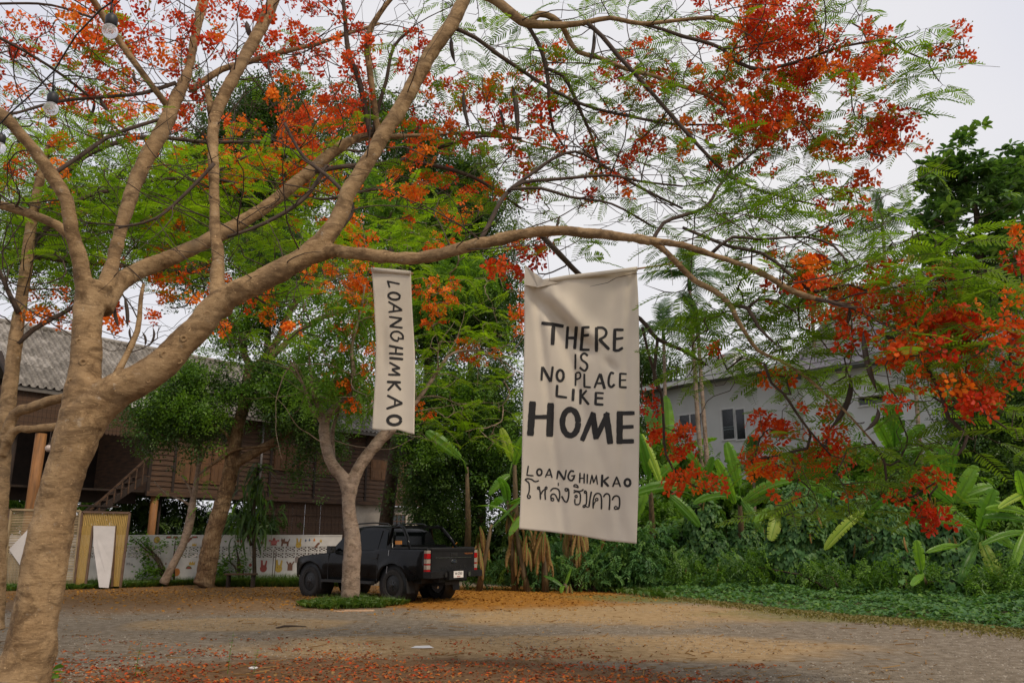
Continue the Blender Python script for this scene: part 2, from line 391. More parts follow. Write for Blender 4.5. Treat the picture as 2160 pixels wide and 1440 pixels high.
def petal_t(s=0.03):
    b = MB(); b.add([(-s,0,0),(-s*.3,-s*.55,s*.3),(s*.6,-s*.6,s*.25),(s,0,0.1*s),(s*.6,s*.6,s*.35),(-s*.3,s*.55,s*.2)], [(0,1,2,3),(0,3,4,5)]); return b.tpl()
def f_petal():
    y = rd.uniform(8.7, 13.4); x = rd.uniform(-0.6, 0.42)*y
    u, v = proj((x, y, 0))
    if not (-40 < u < 2200 and v < 1470): return None
    d = 1.35 - (y-8.7)/3.2 - max(0, (x-1.0)/2.2)
    d += 1.3*mnoise.noise(Vector((x*1.1, y*2.2, 0)))+.5*mnoise.noise(Vector((x*4, y*5, 0)))
    return (x, y) if rd.random() < d**2*(1 if d > 0 else 0) else None
pp = scatter_ground(5200, f_petal, 0.004, 0.35, 1.0, 0.6)
M['petal_ground'] = leafmat('fallen_petal', [(0.34,0.03,0.01), (0.52,0.07,0.012), (0.22,0.06,0.02), (0.58,0.16,0.02), (0.18,0.075,0.03), (0.28,0.09,0.03)], 0.2, 0.6, 0.2, (1,1,1))
part('fallen_petals', inst_mesh('fallen_petals', [(petal_t(), pp, rng.random(len(pp)))], M['petal_ground']), kind='stuff')
def f_litter():
    x = rd.gauss(-1.2, 3.2); y = rd.gauss(22.5, 2.2)
    if rd.random() < .35: x = rd.uniform(-14, -4); y = rd.gauss(23, 2.2)
    return (x, y) if 16.5 < y < 28 and in_frame(x, y) else None
pl = scatter_ground(5000, f_litter, 0.004, 0.5, 1.4, 0.6)
part('fallen_leaf_litter', inst_mesh('fallen_leaf_litter', [(petal_t(0.032), pl, rng.random(len(pl)))], M['litter']), kind='stuff')
def f_any():
    y = 8.8+15*rd.random()**1.5; x = rd.uniform(-0.62, 0.5)*y
    return (x, y) if in_frame(x, y) else None
pd = scatter_ground(1400, f_any, 0.004, 0.4, 1.3, 0.5)
tw = MB(); tw.bar((-0.07,0,0.004),(0.06,0.012,0.006),0.005)
tps = scatter_ground(500, f_any, 0.004, 0.4, 2.2, 0.1)
part('leaf_debris', inst_mesh('leaf_debris', [(petal_t(0.026), pd, rng.random(len(pd))), (tw.tpl(), tps, rng.random(len(tps)))], M['dry']), kind='stuff')
# single bits
def stick(px0, py0, px1, py1, w, label):
    a = gr(px0, py0); b_ = gr(px1, py1); m_ = (a+b_)/2; s = MB(); mid = (a+b_)/2+Vector((0, 0.03, 0.03))
    a.z = b_.z = 0.014
    s.tube([a, (a+mid)/2+Vector((0,.02,0.01)), mid, b_], [w*.6, w, w*.8, w*.35], 5)
    part('fallen_stick', s.mesh('fallen_stick', M['twig'], off=Vector((m_.x, m_.y, 0))), loc=(m_.x, m_.y, 0), label=label, cat='stick')
stick(582, 1325, 646, 1322, 0.02, 'dark broken stick lying on the pale sandy gravel left of the small tree')
stick(400, 1441, 425, 1436, 0.012, 'dark twig at the bottom edge among fallen red petals')
s = MB()
for i, (u, v, r) in enumerate([(890,1366,.07)]):
    c = gr(u, v); s.add([(c.x-.16,c.y-.02,.006),(c.x+.02,c.y-.04,.006),(c.x+.17,c.y-.01,.006),(c.x+.1,c.y+.05,.03),(c.x-.1,c.y+.04,.025)], [(0,1,2,3,4)])
c = gr(890, 1366); M['white_paint'] = simple('white_paint', (0.62,0.60,0.58), 0.7, var=0.08)
part('paper_scrap', s.mesh('paper_scrap', M['white_paint'], off=Vector((c.x,c.y,0))), loc=(c.x,c.y,0), label='flat white paper scrap lying on the ground at lower centre', cat='litter')
c = gr(534, 1410); s = MB(); s.lathe((0,0,0.012), [(0.001,-.012),(0.05,-.008),(0.055,0.004),(0.02,0.016)], 9)
part('paper_scrap', s.mesh('paper_scrap', M['white_paint']), loc=(c.x,c.y,0), label='small crumpled white scrap among the red petals', cat='litter')
M['wood_chip'] = simple('bare_wood', (0.55,0.36,0.22), 0.8)
c = gr(758, 1289); s = MB(); s.box((0,0,0.02), (0.62,0.07,0.03), Matrix.Rotation(R(4),3,'Z')); s.box((-.38,-.04,0.012), (0.3,0.05,0.02), Matrix.Rotation(R(-3),3,'Z'))
part('wood_offcut', s.mesh('wood_offcut', M['wood_chip']), loc=(c.x,c.y,0), label='pale split wood lying along the grass clump under the small tree', cat='wood')

# ================================================================== white breeze block fence
YW = 27.8
M['fence_white'] = simple('fence_paint', (0.60,0.57,0.53), 0.8, var=0.14, scale=2.2, bmp=0.15)
M['stain'] = simple('dark_joint', (0.10,0.09,0.08), 0.9)
def fx(px): return at(px, 1135, YW).x
def fz(py): return at(450, py, YW).z
fence = thing('breeze_block_fence', ((fx(450)), YW, 0), 'low white breeze block fence painted with small animal and fruit doodles', 'fence')
fo = Vector((fx(450), YW, 0))
x_l, x_r = fx(-60), fx(720)
zt, z1, z2, z3 = fz(1130), fz(1151), fz(1164.5), fz(1177)
m_ = MB(); m_.box(((x_l+x_r)/2, YW+.05, (zt+z1)/2), (x_r-x_l, .10, zt-z1)); part('upper_band', m_.mesh('upper_band', M['fence_white'], off=fo), fence)
m_ = MB(); m_.box(((x_l+x_r)/2, YW+.05, z3/2), (x_r-x_l, .10, z3)); part('lower_band', m_.mesh('lower_band', M['fence_white'], off=fo), fence)
m_ = MB(); m_.box(((x_l+x_r)/2, YW+.055, zt+.02), (x_r-x_l, .14, .04)); part('coping', m_.mesh('coping', M['fence_white'], off=fo), fence)
secs = [(fx(-60), fx(344)), (fx(375), fx(514)), (fx(530), fx(720))]
pil = [(fx(344), fx(375)), (fx(514), fx(530))]
for a, b_ in pil:
    m_ = MB(); m_.box(((a+b_)/2, YW+.045, (z1+z3)/2), (b_-a, .12, z1-z3-.002)); part('pillar', m_.mesh('pillar', M['fence_white'], off=fo), fence)
bw, bh = fx(474)-fx(450), (z1-z3)/2
def block_mesh():
    b = MB(); t = .022; d = .09
    W, H = bw-.004, bh-.004
    b.box((0,0,H/2-t/2), (W, d, t)); b.box((0,0,-H/2+t/2), (W, d, t)); b.box((-W/2+t/2,0,0), (t, d, H-2*t)); b.box((W/2-t/2,0,0), (t, d, H-2*t))
    Y = Vector((0,1,0)); w2, h2 = W/2-t, H/2-t
    # diamond inside with a heart like web: two X crossings
    for sx in (-1, 1):
        b.bar((0,0,h2), (sx*w2*.98,0,0), d*.9, t*.95, up=Vector((0,0,1))); b.bar((0,0,-h2), (sx*w2*.98,0,0), d*.9, t*.95)
        b.bar((sx*w2*.1,0,0), (sx*w2*.62,0,h2*.9), d*.8, t*.8); b.bar((sx*w2*.1,0,0), (sx*w2*.62,0,-h2*.9), d*.8, t*.8)
    b.box((0,0,0), (t*1.6, d*.85, t*1.6))
    return b.mesh('block', M['fence_white'])
bm_ = block_mesh()
for a, b_ in secs:
    n = round((b_-a)/bw)
    for i in range(n):
        for j in range(2):
            o = part('block', bm_, fence, loc=Vector((a+(i+.5)*(b_-a)/n, YW+.05, z3+(j+.5)*bh))-fo); o.scale.x = (b_-a)/n/bw
# doodles: flat painted shapes
def dcol(n, c): 
    k = 'dd_'+n
    if k not in M: M[k] = simple('doodle_'+n, c, 0.8, var=0.1)
    return M[k]
CY, CR, CB, CP_, CG, CO = dcol('yellow', (0.50,0.33,0.06)), dcol('red', (0.32,0.07,0.055)), dcol('brown', (0.17,0.075,0.045)), dcol('pink', (0.52,0.16,0.15)), dcol('green', (0.10,0.17,0.05)), dcol('orange', (0.60,0.22,0.05))
def doodle(name, polys, px, py, w, label=None):
    """polys: list of (material, [(x,y) in unit box]) ; w in px"""
    c = at(px, py, YW-.004); s = w*ppm(px, py, YW); b = MB(); ms = []
    for i, (mm, pl_) in enumerate(polys):
        if mm not in ms: ms.append(mm)
        b.add([(x*s, -.004-.001*i, y*s) for x, y in pl_], [tuple(range(len(pl_)))], ms.index(mm))
    part(name, b.mesh(name, ms), fence, loc=c-fo, label=label)
def circ(cx, cy, r, n=12, sy=1): return [(cx+r*math.cos(6.283*i/n), cy+r*sy*math.sin(6.283*i/n)) for i in range(n)]
chick = [(CB, circ(0,0,.56,12,1.05)), (CY, circ(0,0,.48,12,1.05)), (CY, circ(.3,.1,.3,8)), (CB, circ(.1,.2,.06,6))]
cat = [(CB, [(-.5,-.45),(-.3,-.45),(-.25,-.15),(.15,-.15),(.2,-.45),(.38,-.45),(.4,0),(.55,.35),(.45,.4),(.3,.1),(-.05,.12),(-.05,.3),(-.12,.48),(-.22,.34),(-.36,.34),(-.46,.5),(-.52,.2),(-.45,0)])]
rabbit = lambda c_: [(c_, circ(0,-.2,.36,10)), (c_, [(-.28,0),(-.32,.62),(-.12,.6),(-.05,.05)]), (c_, [(.08,.05),(.2,.6),(.34,.55),(.28,0)]), (CB, circ(-.12,-.1,.05,6)), (CB, circ(.14,-.1,.05,6))]
crab = [(CP_, circ(0,-.05,.4,10,.75)), (CP_, [(-.6,.0),(-.35,.05),(-.3,.2),(-.62,.25)]), (CP_, [(.6,.0),(.35,.05),(.3,.2),(.62,.25)]), (CR, [(-.4,-.4),(.4,-.4),(.25,-.25),(-.25,-.25)]), (CR, circ(0,.3,.16,8))]
cherry = [(CR, circ(-.32,-.2,.24,10)), (CR, circ(.32,-.25,.24,10)), (CG, [(-.32,.0),(-.28,0),(.02,.5),(.32,-.02),(.36,-.02),(.05,.56),(-.02,.56)])]
melon = [(CG, [(-.5,0)]+[(-.5*math.cos(a), .5*math.sin(a)) for a in (.4,.8,1.2,1.57,1.95,2.35,2.75)]+[(.5,0)]), (CR, [(-.38,.03)]+[(-.38*math.cos(a), .38*math.sin(a)) for a in (.5,1.0,1.57,2.1,2.6)]+[(.38,.03)])]
crown = [(CY, [(-.5,-.3),(.5,-.3),(.55,.35),(.28,.0),(.1,.4),(-.1,.0),(-.3,.35),(-.4,0),(-.55,.3)])]
drop = lambda c_: [(c_, [(0,.5),(.28,0),(.2,-.3),(0,-.42),(-.2,-.3),(-.28,0)])]
bear = [(CB, [(-.3,-.5),(.3,-.5),(.28,.1),(.5,.5),(.38,.55),(.15,.2),(.12,.4),(-.12,.4),(-.15,.2),(-.38,.55),(-.5,.5),(-.28,.1)])]
fish = [(CB, [(-.5,-.35),(.1,.4),(.35,.42),(.45,.2),(.1,-.1),(-.1,-.4)])]
glasses = [(CY, circ(-.3,0,.27,10)), (CY, circ(.3,0,.27,10)), (CB, [(-.1,-.02),(.1,-.02),(.1,.04),(-.1,.04)])]
for nm, pl_, x, y, w_ in [('painted_chick', chick, 331, 1138, 12), ('painted_melon', melon, 356, 1135, 13), ('painted_melon', melon, 370, 1135, 12), ('painted_fish', fish, 400, 1138, 13),
        ('painted_mushroom', melon, 411, 1134, 13), ('painted_pot', crown, 410, 1148, 9), ('painted_glasses', glasses, 356, 1174, 14), ('painted_crown', crown, 405, 1187, 12), ('painted_drop', drop(CB), 350, 1188, 6),
        ('painted_cherry', cherry, 506, 1138, 11), ('painted_cat', [(CR, cat[0][1])], 540, 1141, 13), ('painted_cherry', cherry, 549, 1140, 14), ('painted_crab', crab, 578, 1142, 18), ('painted_cat', cat, 602, 1143, 18), ('painted_rabbit', rabbit(CY), 630, 1145, 17),
        ('painted_drop', drop(dcol('blue',(.10,.13,.2))), 645, 1139, 7), ('painted_drop', drop(dcol('blue',(.10,.13,.2))), 653, 1138, 7), ('painted_drop', drop(CO), 663, 1138, 8), ('painted_fish', fish, 669, 1149, 13), ('painted_drop', drop(CY), 677, 1140, 8),
        ('painted_cherry', cherry, 533, 1188, 14), ('painted_rabbit', rabbit(CR), 556, 1194, 21), ('painted_rabbit', rabbit(CY), 588, 1194, 22), ('painted_bear', bear, 612, 1193, 18), ('painted_crown', crown, 506, 1193, 13), ('painted_mushroom', melon, 398, 1199, 13), ('painted_bear', bear, 330, 1205, 12), ('painted_chick', [(CO, chick[0][1]), (CO, chick[1][1])], 372, 1206, 14)]:
    doodle(nm, pl_, x, y, w_)
# handwritten "Pla"
b = MB()
def strokes_on(fn, sts, wpx, b):
    for st in sts:
        for i in range(len(st)-1):
            a = fn(*st[i]); c = fn(*st[i+1]); b.bar(a, c, .004, wpx, up=Vector((0,1,0)))
sp_ = lambda x, y: at(x, y, YW-.004)-fo
strokes_on(sp_, [[(268,1186),(267,1191)],[(268,1185.5),(271,1186.5),(268,1189)],[(273,1185),(273,1191)],[(278,1188),(276,1191),(278,1192),(279,1188),(279.5,1192)]], .02, b)
part('painted_word', b.mesh('painted_word', dcol('grey',(.12,.12,.14))), fence)

# ================================================================== stilt house
M['plank'] = simple('old_teak_plank', (0.062,0.030,0.013), 0.8, var=0.6, scale=2.5, stretch=(0.6,0.6,5), bmp=0.3)
M['plank_dk'] = simple('dark_shade_teak', (0.022,0.012,0.007), 0.85, var=0.4, scale=3)  # dark wood, lowered further to carry the veranda's shade in its colour
M['post'] = simple('stained_post', (0.24,0.105,0.03), 0.7, var=0.35, scale=3, stretch=(4,4,.5))
M['shutter'] = simple('shutter_teak', (0.11,0.05,0.017), 0.75, var=0.35, scale=3, stretch=(3,3,.5))
M['conc'] = simple('old_render', (0.34,0.30,0.25), 0.9, var=0.3, scale=1.2, bmp=0.2)
def roofm():
    m, nt, b, o = mat('weathered_cement_sheet')
    f = noise(nt, 1.3, 6, rough=0.7); f2 = noise(nt, 10, 5, rough=0.7)
    oi = nt.nodes.new('ShaderNodeObjectInfo')
    s_ = math_n(nt, 'ADD', math_n(nt, 'MULTIPLY', f, .6), math_n(nt, 'ADD', math_n(nt, 'MULTIPLY', f2, .3), math_n(nt, 'MULTIPLY', oi.outputs['Random'], .12)))
    c = ramp(nt, s_, [(0.35, (0.07,0.06,0.048)), (0.5, (0.185,0.165,0.14)), (0.62, (0.34,0.31,0.275))])
    nt.links.new(c, b.inputs['Base Color']); b.inputs['Roughness'].default_value = 0.9; bump(nt, b, f2, .2, .02); return m
M['roofsheet'] = roofm()
YH = 36.5; HO = at(310, 1035, YH); th = R(90-38.4)
hd = Vector((math.cos(th), math.sin(th), 0)); hn = Vector((-hd.y, hd.x, 0))      # hn points into the house
HO = Vector((HO.x, HO.y, 0))
house = thing('stilt_house', HO, 'old brown teak house on stilts with a grey corrugated roof', 'house', rotz=th)
def hl(px, py, yl=0.0):
    p = hit(px, py, HO+hn*yl, hn)-HO; return p.dot(hd), p.z
def zz(px, py, yl=0.0): return hl(px, py, yl)[1]
zf = zz(310, 1035); xr = hl(884, 1058)[0]
EV, RG = -1.1, 3.6
ze = zz(500, 873, EV); zr = zz(350, 741, RG)-.1; xe0 = hl(34, 811, EV)[0]; xe1 = hl(885, 925, EV)[0]
print('HOUSE', HO, 'floor', zf, 'xr', xr, 'eave', ze, zz(30,813,EV), zz(870,920,EV), 'ridge', zr, zz(633,773,RG), zz(50,693,RG), 'x', xe0, xe1)
zw = ze+0.25
# upper wall planks, in bays between posts
bays = [0.0, hl(365,1000)[0], hl(500,1000)[0], hl(568,1000)[0], hl(662,1000)[0], hl(770,1000)[0], xr]
nrow = 17; ph = (zw-zf)/nrow
for k in range(len(bays)-1):
    a, b_ = bays[k]+.06, bays[k+1]-.06
    pmesh = MB(); pmesh.add([(-(b_-a)/2,-.065,-ph/2),((b_-a)/2,-.065,-ph/2),((b_-a)/2,-.012,ph/2+.01),(-(b_-a)/2,-.012,ph/2+.01),(-(b_-a)/2,0.01,-ph/2),((b_-a)/2,0.01,-ph/2),((b_-a)/2,0.01,ph/2+.01),(-(b_-a)/2,0.01,ph/2+.01)],
        [(0,1,2,3),(1,0,4,5),(5,6,2,1),(3,7,4,0),(4,7,6,5),(2,6,7,3)])
    pme = pmesh.mesh('plank', M['plank'])
    for r_ in range(nrow):
        o = part('plank', pme, house, loc=((a+b_)/2, rd.uniform(-.008,.004), zf+(r_+.5)*ph)); o.rotation_euler.x = rd.uniform(-.015,.015)
for x in bays:
    m_ = MB(); m_.box((x, -.03, (zf+zw)/2-.1), (.13, .12, zw-zf+.2)); part('corner_post', m_.mesh('corner_post', M['plank_dk']), house)
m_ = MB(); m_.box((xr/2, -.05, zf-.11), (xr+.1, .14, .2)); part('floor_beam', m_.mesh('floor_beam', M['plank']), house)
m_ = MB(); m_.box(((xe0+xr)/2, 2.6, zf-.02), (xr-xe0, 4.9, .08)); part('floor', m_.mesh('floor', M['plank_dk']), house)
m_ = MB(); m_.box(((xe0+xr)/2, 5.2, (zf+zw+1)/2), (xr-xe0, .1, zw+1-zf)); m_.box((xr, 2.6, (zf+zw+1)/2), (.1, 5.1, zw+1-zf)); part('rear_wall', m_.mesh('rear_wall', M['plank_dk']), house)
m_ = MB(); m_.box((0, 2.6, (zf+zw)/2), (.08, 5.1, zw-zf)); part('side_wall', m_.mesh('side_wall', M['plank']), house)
# shutters / double doors
def shutter(px0, px1, py0, py1, ref=1000):
    x0 = hl(px0, ref)[0]; x1 = hl(px1, ref)[0]; z0 = zz((px0+px1)/2, py1); z1_ = zz((px0+px1)/2, py0); W = x1-x0; H = z1_-z0
    b = MB(); b.box((0,-.07,0),(W,.05,H)); 
    for zc, hh in ((H*.25, H*.36), (-H*.25, H*.36)):
        for sx in (-1,1):
            b.box((sx*W*.25,-.105,zc),(W*.38,.02,hh))
    part('shutter', b.mesh('shutter', M['shutter']), house, loc=((x0+x1)/2, 0, (z0+z1_)/2))
for a in ((368,398,945,1018),(400,440,945,1020),(443,470,945,1022),(472,498,946,1023),(575,598,935,990),(600,622,937,990),(628,648,955,990),(664,700,960,1000),(780,820,970,1012),(824,862,972,1014)): shutter(*a)
m_ = MB(); x0 = hl(572,990)[0]; x1 = hl(655,993)[0]; m_.box(((x0+x1)/2,-.1,zz(610,992)),(x1-x0,.14,.06)); part('window_sill', m_.mesh('window_sill', M['shutter']), house)
# roof sheets: 5 courses of four-roll sheets
slope = Vector((0, RG-EV, zr-ze)); SL = slope.length; sl = slope.normalized(); up_ = Vector((0,-sl.z, sl.y))
ncr = 6; cl = SL/ncr; pitch = 0.31; rolls = 3; swd = pitch*rolls
def sheet():
    b = MB(); prof = []
    for r_ in range(rolls):
        for t, h in ((0,0),(.20,.01),(.32,.085),(.42,.105),(.52,.085),(.64,.01),(.8,0)): prof.append(((r_+t)*pitch, h))
    prof.append((rolls*pitch+.03, 0))
    n = len(prof); V = []
    for s_, e in ((-.06, .02), (cl*.5, .012), (cl+.03, 0.003)):
        for x, h in prof: V.append(Vector((x,0,0))+sl*s_+up_*(h+e))
    for s_, e in ((-.06, .03),):
        for x, h in prof: V.append(Vector((x,0,0))+sl*s_+up_*(h+e-.02))
    F = [(j*n+i, j*n+i+1, (j+1)*n+i+1, (j+1)*n+i) for j in range(2) for i in range(n-1)]+[(3*n+i+1-0, 3*n+i, i, i+1)[::-1] for i in range(n-1)]
    b.add(V, F); return b.mesh('roof_sheet', M['roofsheet'])
sme = sheet(); nsh = int(math.ceil((xe1-xe0)/swd))
for c in range(ncr):
    for k in range(nsh):
        x = xe0+k*swd+rd.uniform(-.006,.006)
        o = part('roof_sheet', sme, house, loc=Vector((x, EV, ze))+sl*(c*cl)); o.rotation_euler = (rd.uniform(-.006,.006), rd.uniform(-.006,.006), rd.uniform(-.004,.004))
m_ = MB(); m_.tube([(xe0, RG, zr+.08), (xe1+.3, RG, zr+.08)], .13, 8); part('ridge_cap', m_.mesh('ridge_cap', M['roofsheet']), house)
m_ = MB(); m_.box(((xe0+xe1)/2, EV+.02, ze-.10), (xe1-xe0, .04, .2)); m_.box(((xe0+xe1)/2, RG+2.2, (zr+ze)/2), (xe1-xe0, .05, 4.8), Matrix.Rotation(R(60),3,'X')); part('fascia', m_.mesh('fascia', simple('grey_fascia',(0.13,0.115,0.10),.8)), house)
m_ = MB(); m_.bar((xe0-.06, EV, ze-.05), (xe0-.06, RG, zr-.05), .25, .12); part('barge_board', m_.mesh('barge_board', M['plank_dk']), house)
# veranda: valance boards with rounded ends
xv0, xv1 = hl(-40,900,-.9)[0], hl(312,930,-.9)[0]; zvb = zz(280, 922, -.9); zvt = ze-.08
nb = int((xv1-xv0)/.16); vb = MB(); W = .15; L_ = zvt-zvb
vb.prism([(-W/2,0),(-W/2,-L_+.06),(-W*.3,-L_+.015),(0,-L_),(W*.3,-L_+.015),(W/2,-L_+.06),(W/2,0)], -.012, .012); vme = vb.mesh('valance_board', M['plank'])
for k in range(nb): part('valance_board', vme, house, loc=(xv0+(k+.5)*.16, -.9, zvt))
def hpost(px, pyt, pyb, yl, w=.26, name='post', m='post'):
    x = hl(px, pyb, yl)[0]; b = MB(); zt_ = zz(px, pyt, yl); b.tube([(x,yl,0),(x,yl,zt_/2),(x,yl,zt_)], [w/2]*3, 10); part(name, b.mesh(name, M[m], True), house)
hpost(64, 912, 1078, -.6, .42); hpost(5, 912, 1078, -.3, .3, m='plank_dk'); hpost(318, 1036, 1130, .2, .34); hpost(331, 1036, 1130, .5, .1, m='plank_dk'); hpost(470, 1045, 1130, .5, .3, m='plank_dk'); hpost(545, 1045, 1130, .3, .3, m='plank_dk'); hpost(395, 1045, 1130, 3.5, .3, m='plank_dk')
# drain pipe on the wall
x = hl(550, 980, -.12)[0]; b = MB(); b.tube([(x,-.13,ze-.1),(x,-.13,zf+.3)], .06, 8); part('drain_pipe', b.mesh('drain_pipe', simple('grey_pvc',(.22,.2,.19),.5), True), house)
# stairs up to the veranda
sx0, sz0 = hl(178,1082,-1.6); sx1, sz1 = hl(300,1000,-1.6)
b = MB()
for yy in (-2.0,-1.0): b.bar((sx0-1,yy,sz0-1.0),(sx1,yy,sz1-.15),.06,.24)
part('stair_stringer', b.mesh('stair_stringer', M['plank_dk']), house)
for k in range(11):
    t = k/10; xx = sx0-1+(sx1-sx0+1)*t; zz_ = sz0-1+(sz1-.1-sz0+1)*t
    b = MB(); b.box((xx,-1.5,zz_),(.28,1.0,.045)); part('stair_tread', b.mesh('stair_tread', M['plank']), house)
b = MB(); b.bar((sx0,-2.03,sz0+.1),(sx1,-2.03,sz1+.75),.05,.08); part('handrail', b.mesh('handrail', M['plank']), house)
for k in range(8):
    t = (k+.3)/8; xx = sx0+(sx1-sx0)*t; z0 = sz0+(sz1-.15-sz0)*t; z1_ = sz0+.1+(sz1+.65-sz0)*t
    b = MB(); b.box((xx,-2.03,(z0+z1_)/2-.1),(.05,.05,z1_-z0+.2)); part('baluster', b.mesh('baluster', M['plank']), house)
b = MB(); b.box((hl(180,1066,-2)[0], -2.05, zz(180,1066,-2)),(2.6,.06,.07)); b.box((hl(150,1078,-2)[0], -2.05, zz(150,1078,-2)),(3.2,.06,.05)); part('low_rail', b.mesh('low_rail', M['plank_dk']), house)
b = MB(); b.box(((xe0)/2, 1.0, zf-.3),(abs(xe0), .12, .5)); part('veranda_beam', b.mesh('veranda_beam', M['plank_dk']), house)
# lower storey: boarded part then rendered part with a small window
xb0, xb1, xc1 = hl(553,1100,.25)[0], hl(737,1100,.25)[0], hl(886,1090,.25)[0]
nb = 22; bwid = (xb1-xb0)/nb; vb = MB(); vb.box((0,0,0),(bwid*.93,.03,zf-.22)); vme = vb.mesh('lower_board', M['plank'])
for k in range(nb): part('lower_board', vme, house, loc=(xb0+(k+.5)*bwid, .22+rd.uniform(0,.02), (zf-.22)/2))
b = MB(); b.box(((xb0+xb1)/2,.18,zz(640,1086,.2)),(xb1-xb0,.03,.06)); part('batten', b.mesh('batten', M['plank']), house)
b = MB(); b.box(((xb1+xc1)/2,.30,(zf-.22)/2),(xc1-xb1,.12,zf-.22)); part('rendered_wall', b.mesh('rendered_wall', M['conc']), house)
wx0, wx1 = hl(829,1095,.2)[0], hl(855,1097,.2)[0]; wz0, wz1 = zz(842,1113,.2), zz(842,1085,.2)
wf = MB(); wf.box(((wx0+wx1)/2,.232,(wz0+wz1)/2),(wx1-wx0,.02,wz1-wz0)); M['glass_dk'] = simple('dark_window_glass', (0.012,0.014,0.016), 0.12, var=.1)
wo_ = part('window', wf.mesh('window', M['glass_dk']), house)
b = MB()
for i in range(4): b.box((wx0+(wx1-wx0)*i/3,.21,(wz0+wz1)/2),(.05,.03,wz1-wz0))
for i in range(3): b.box(((wx0+wx1)/2,.205,wz0+(wz1-wz0)*i/2),(wx1-wx0,.03,.04))
part('window_bars', b.mesh('window_bars', M['plank']), wo_)
b = MB(); b.box((hl(890,1050,0)[0],.1,zf/2+.6),(.14,.14,zf+1.2)); part('end_post', b.mesh('end_post', M['plank_dk']), house)
# white gable end scrap under the main roof
b = MB(); xg = hl(302,850,EV-.1); b.box((xg[0], EV-.1, xg[1]),(1.0,.06,.55)); part('white_panel', b.mesh('white_panel', M['white_paint']), house)
# lanterns
def globe(px, py, Y, r, label, frosted, hang):
    c = at(px, py, Y); o = thing('hanging_lantern', c, label, 'lantern')
    b = MB(); b.lathe((0,0,0), [(r*math.sin(a), -r*math.cos(a)) for a in np.linspace(0.05, 2.7, 9)], 12); part('globe', b.mesh('globe', frosted, True), o)
    b = MB(); b.tube([(0,0,r*.9),(0,0,r*1.5)], r*.35, 8); b.tube([(0,0,r*1.4),(0,0,r*1.4+hang)], .012, 4); part('cord', b.mesh('cord', M['pod']), o)
M['glassy'] = simple('cloudy_glass', (0.42,0.33,0.28), 0.15, var=.3, scale=20)
globe(103, 945, 31, .14, 'round glass lantern hanging under the dark veranda beside the leaning post', M['glassy'], .8)
globe(889, 1037, 38, .24, 'white globe lamp at the far right corner of the teak house', M['white_paint'], .3)

# ================================================================== pale house on the right
M['plaster'] = simple('pale_plaster', (0.56,0.55,0.53), 0.85, var=.06, scale=1.0, bmp=.06)
M['frame_w'] = simple('white_frame', (0.62,0.60,0.58), 0.5, var=.05)
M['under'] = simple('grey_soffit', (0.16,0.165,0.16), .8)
WO = at(1540, 928, 35); WO.z = 0; ph_ = R(90+42.0)
wd = Vector((math.cos(ph_), math.sin(ph_), 0)); wn_ = Vector((wd.y, -wd.x, 0))  # into the house
if wn_.y < 0: wn_ = -wn_
wh = thing('pale_house', WO, 'pale grey rendered two storey house with white framed windows behind the trees', 'house', rotz=0)
def WL(px, py, yl=0.0):
    p = hit(px, py, WO+wn_*yl, wn_)-WO; return p.dot(wd), p.z
def W3(x, y, z): return wd*x+wn_*y+Vector((0,0,z))
def wbox(b, x0, x1, y0, y1, z0, z1, mi=0):
    vs = [W3(x,y,z) for z in (z0,z1) for y in (y0,y1) for x in (x0,x1)]
    b.add(vs, [(0,2,3,1),(4,5,7,6),(0,1,5,4),(2,6,7,3),(0,4,6,2),(1,3,7,5)], mi)
xL = WL(1378, 900)[0]; xM = WL(1715, 850)[0]; zE = WL(1500, 800, -.7)[1]; zl = WL(1580, 1044)[1]
print('WHITE', WO, 'xL', xL, 'xM', xM, 'eave', zE, 'ledge', zl)
b = MB(); wbox(b, xM, xL, 0, .2, zl, zE+.3); wbox(b, xM, xM+.2, .2, 6, zl, zE+.3); wbox(b, xL-.2, xL, .2, 6, zl, zE+.3); part('upper_wall', b.mesh('upper_wall', M['plaster']), wh)
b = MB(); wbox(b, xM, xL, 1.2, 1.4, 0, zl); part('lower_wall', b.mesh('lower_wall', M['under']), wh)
for px in (1392, 1530, 1640):
    x = WL(px, 1060)[0]; b = MB(); wbox(b, x-.2, x+.2, .02, .4, 0, zl-.003); part('column', b.mesh('column', M['plaster']), wh)
b = MB(); wbox(b, xM-.4, xL+.6, -.8, -.72, zE-.02, zE+.16); part('fascia', b.mesh('fascia', M['frame_w']), wh)
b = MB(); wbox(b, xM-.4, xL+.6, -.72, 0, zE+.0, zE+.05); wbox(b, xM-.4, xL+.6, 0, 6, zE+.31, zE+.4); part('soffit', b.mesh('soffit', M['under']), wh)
b = MB(); x1_, z1_ = WL(1500, 760, 1.5); wbox(b, x1_-1.2, x1_+1.5, 1.5, 4, zE+.4, z1_+.2); part('parapet', b.mesh('parapet', M['plaster']), wh)
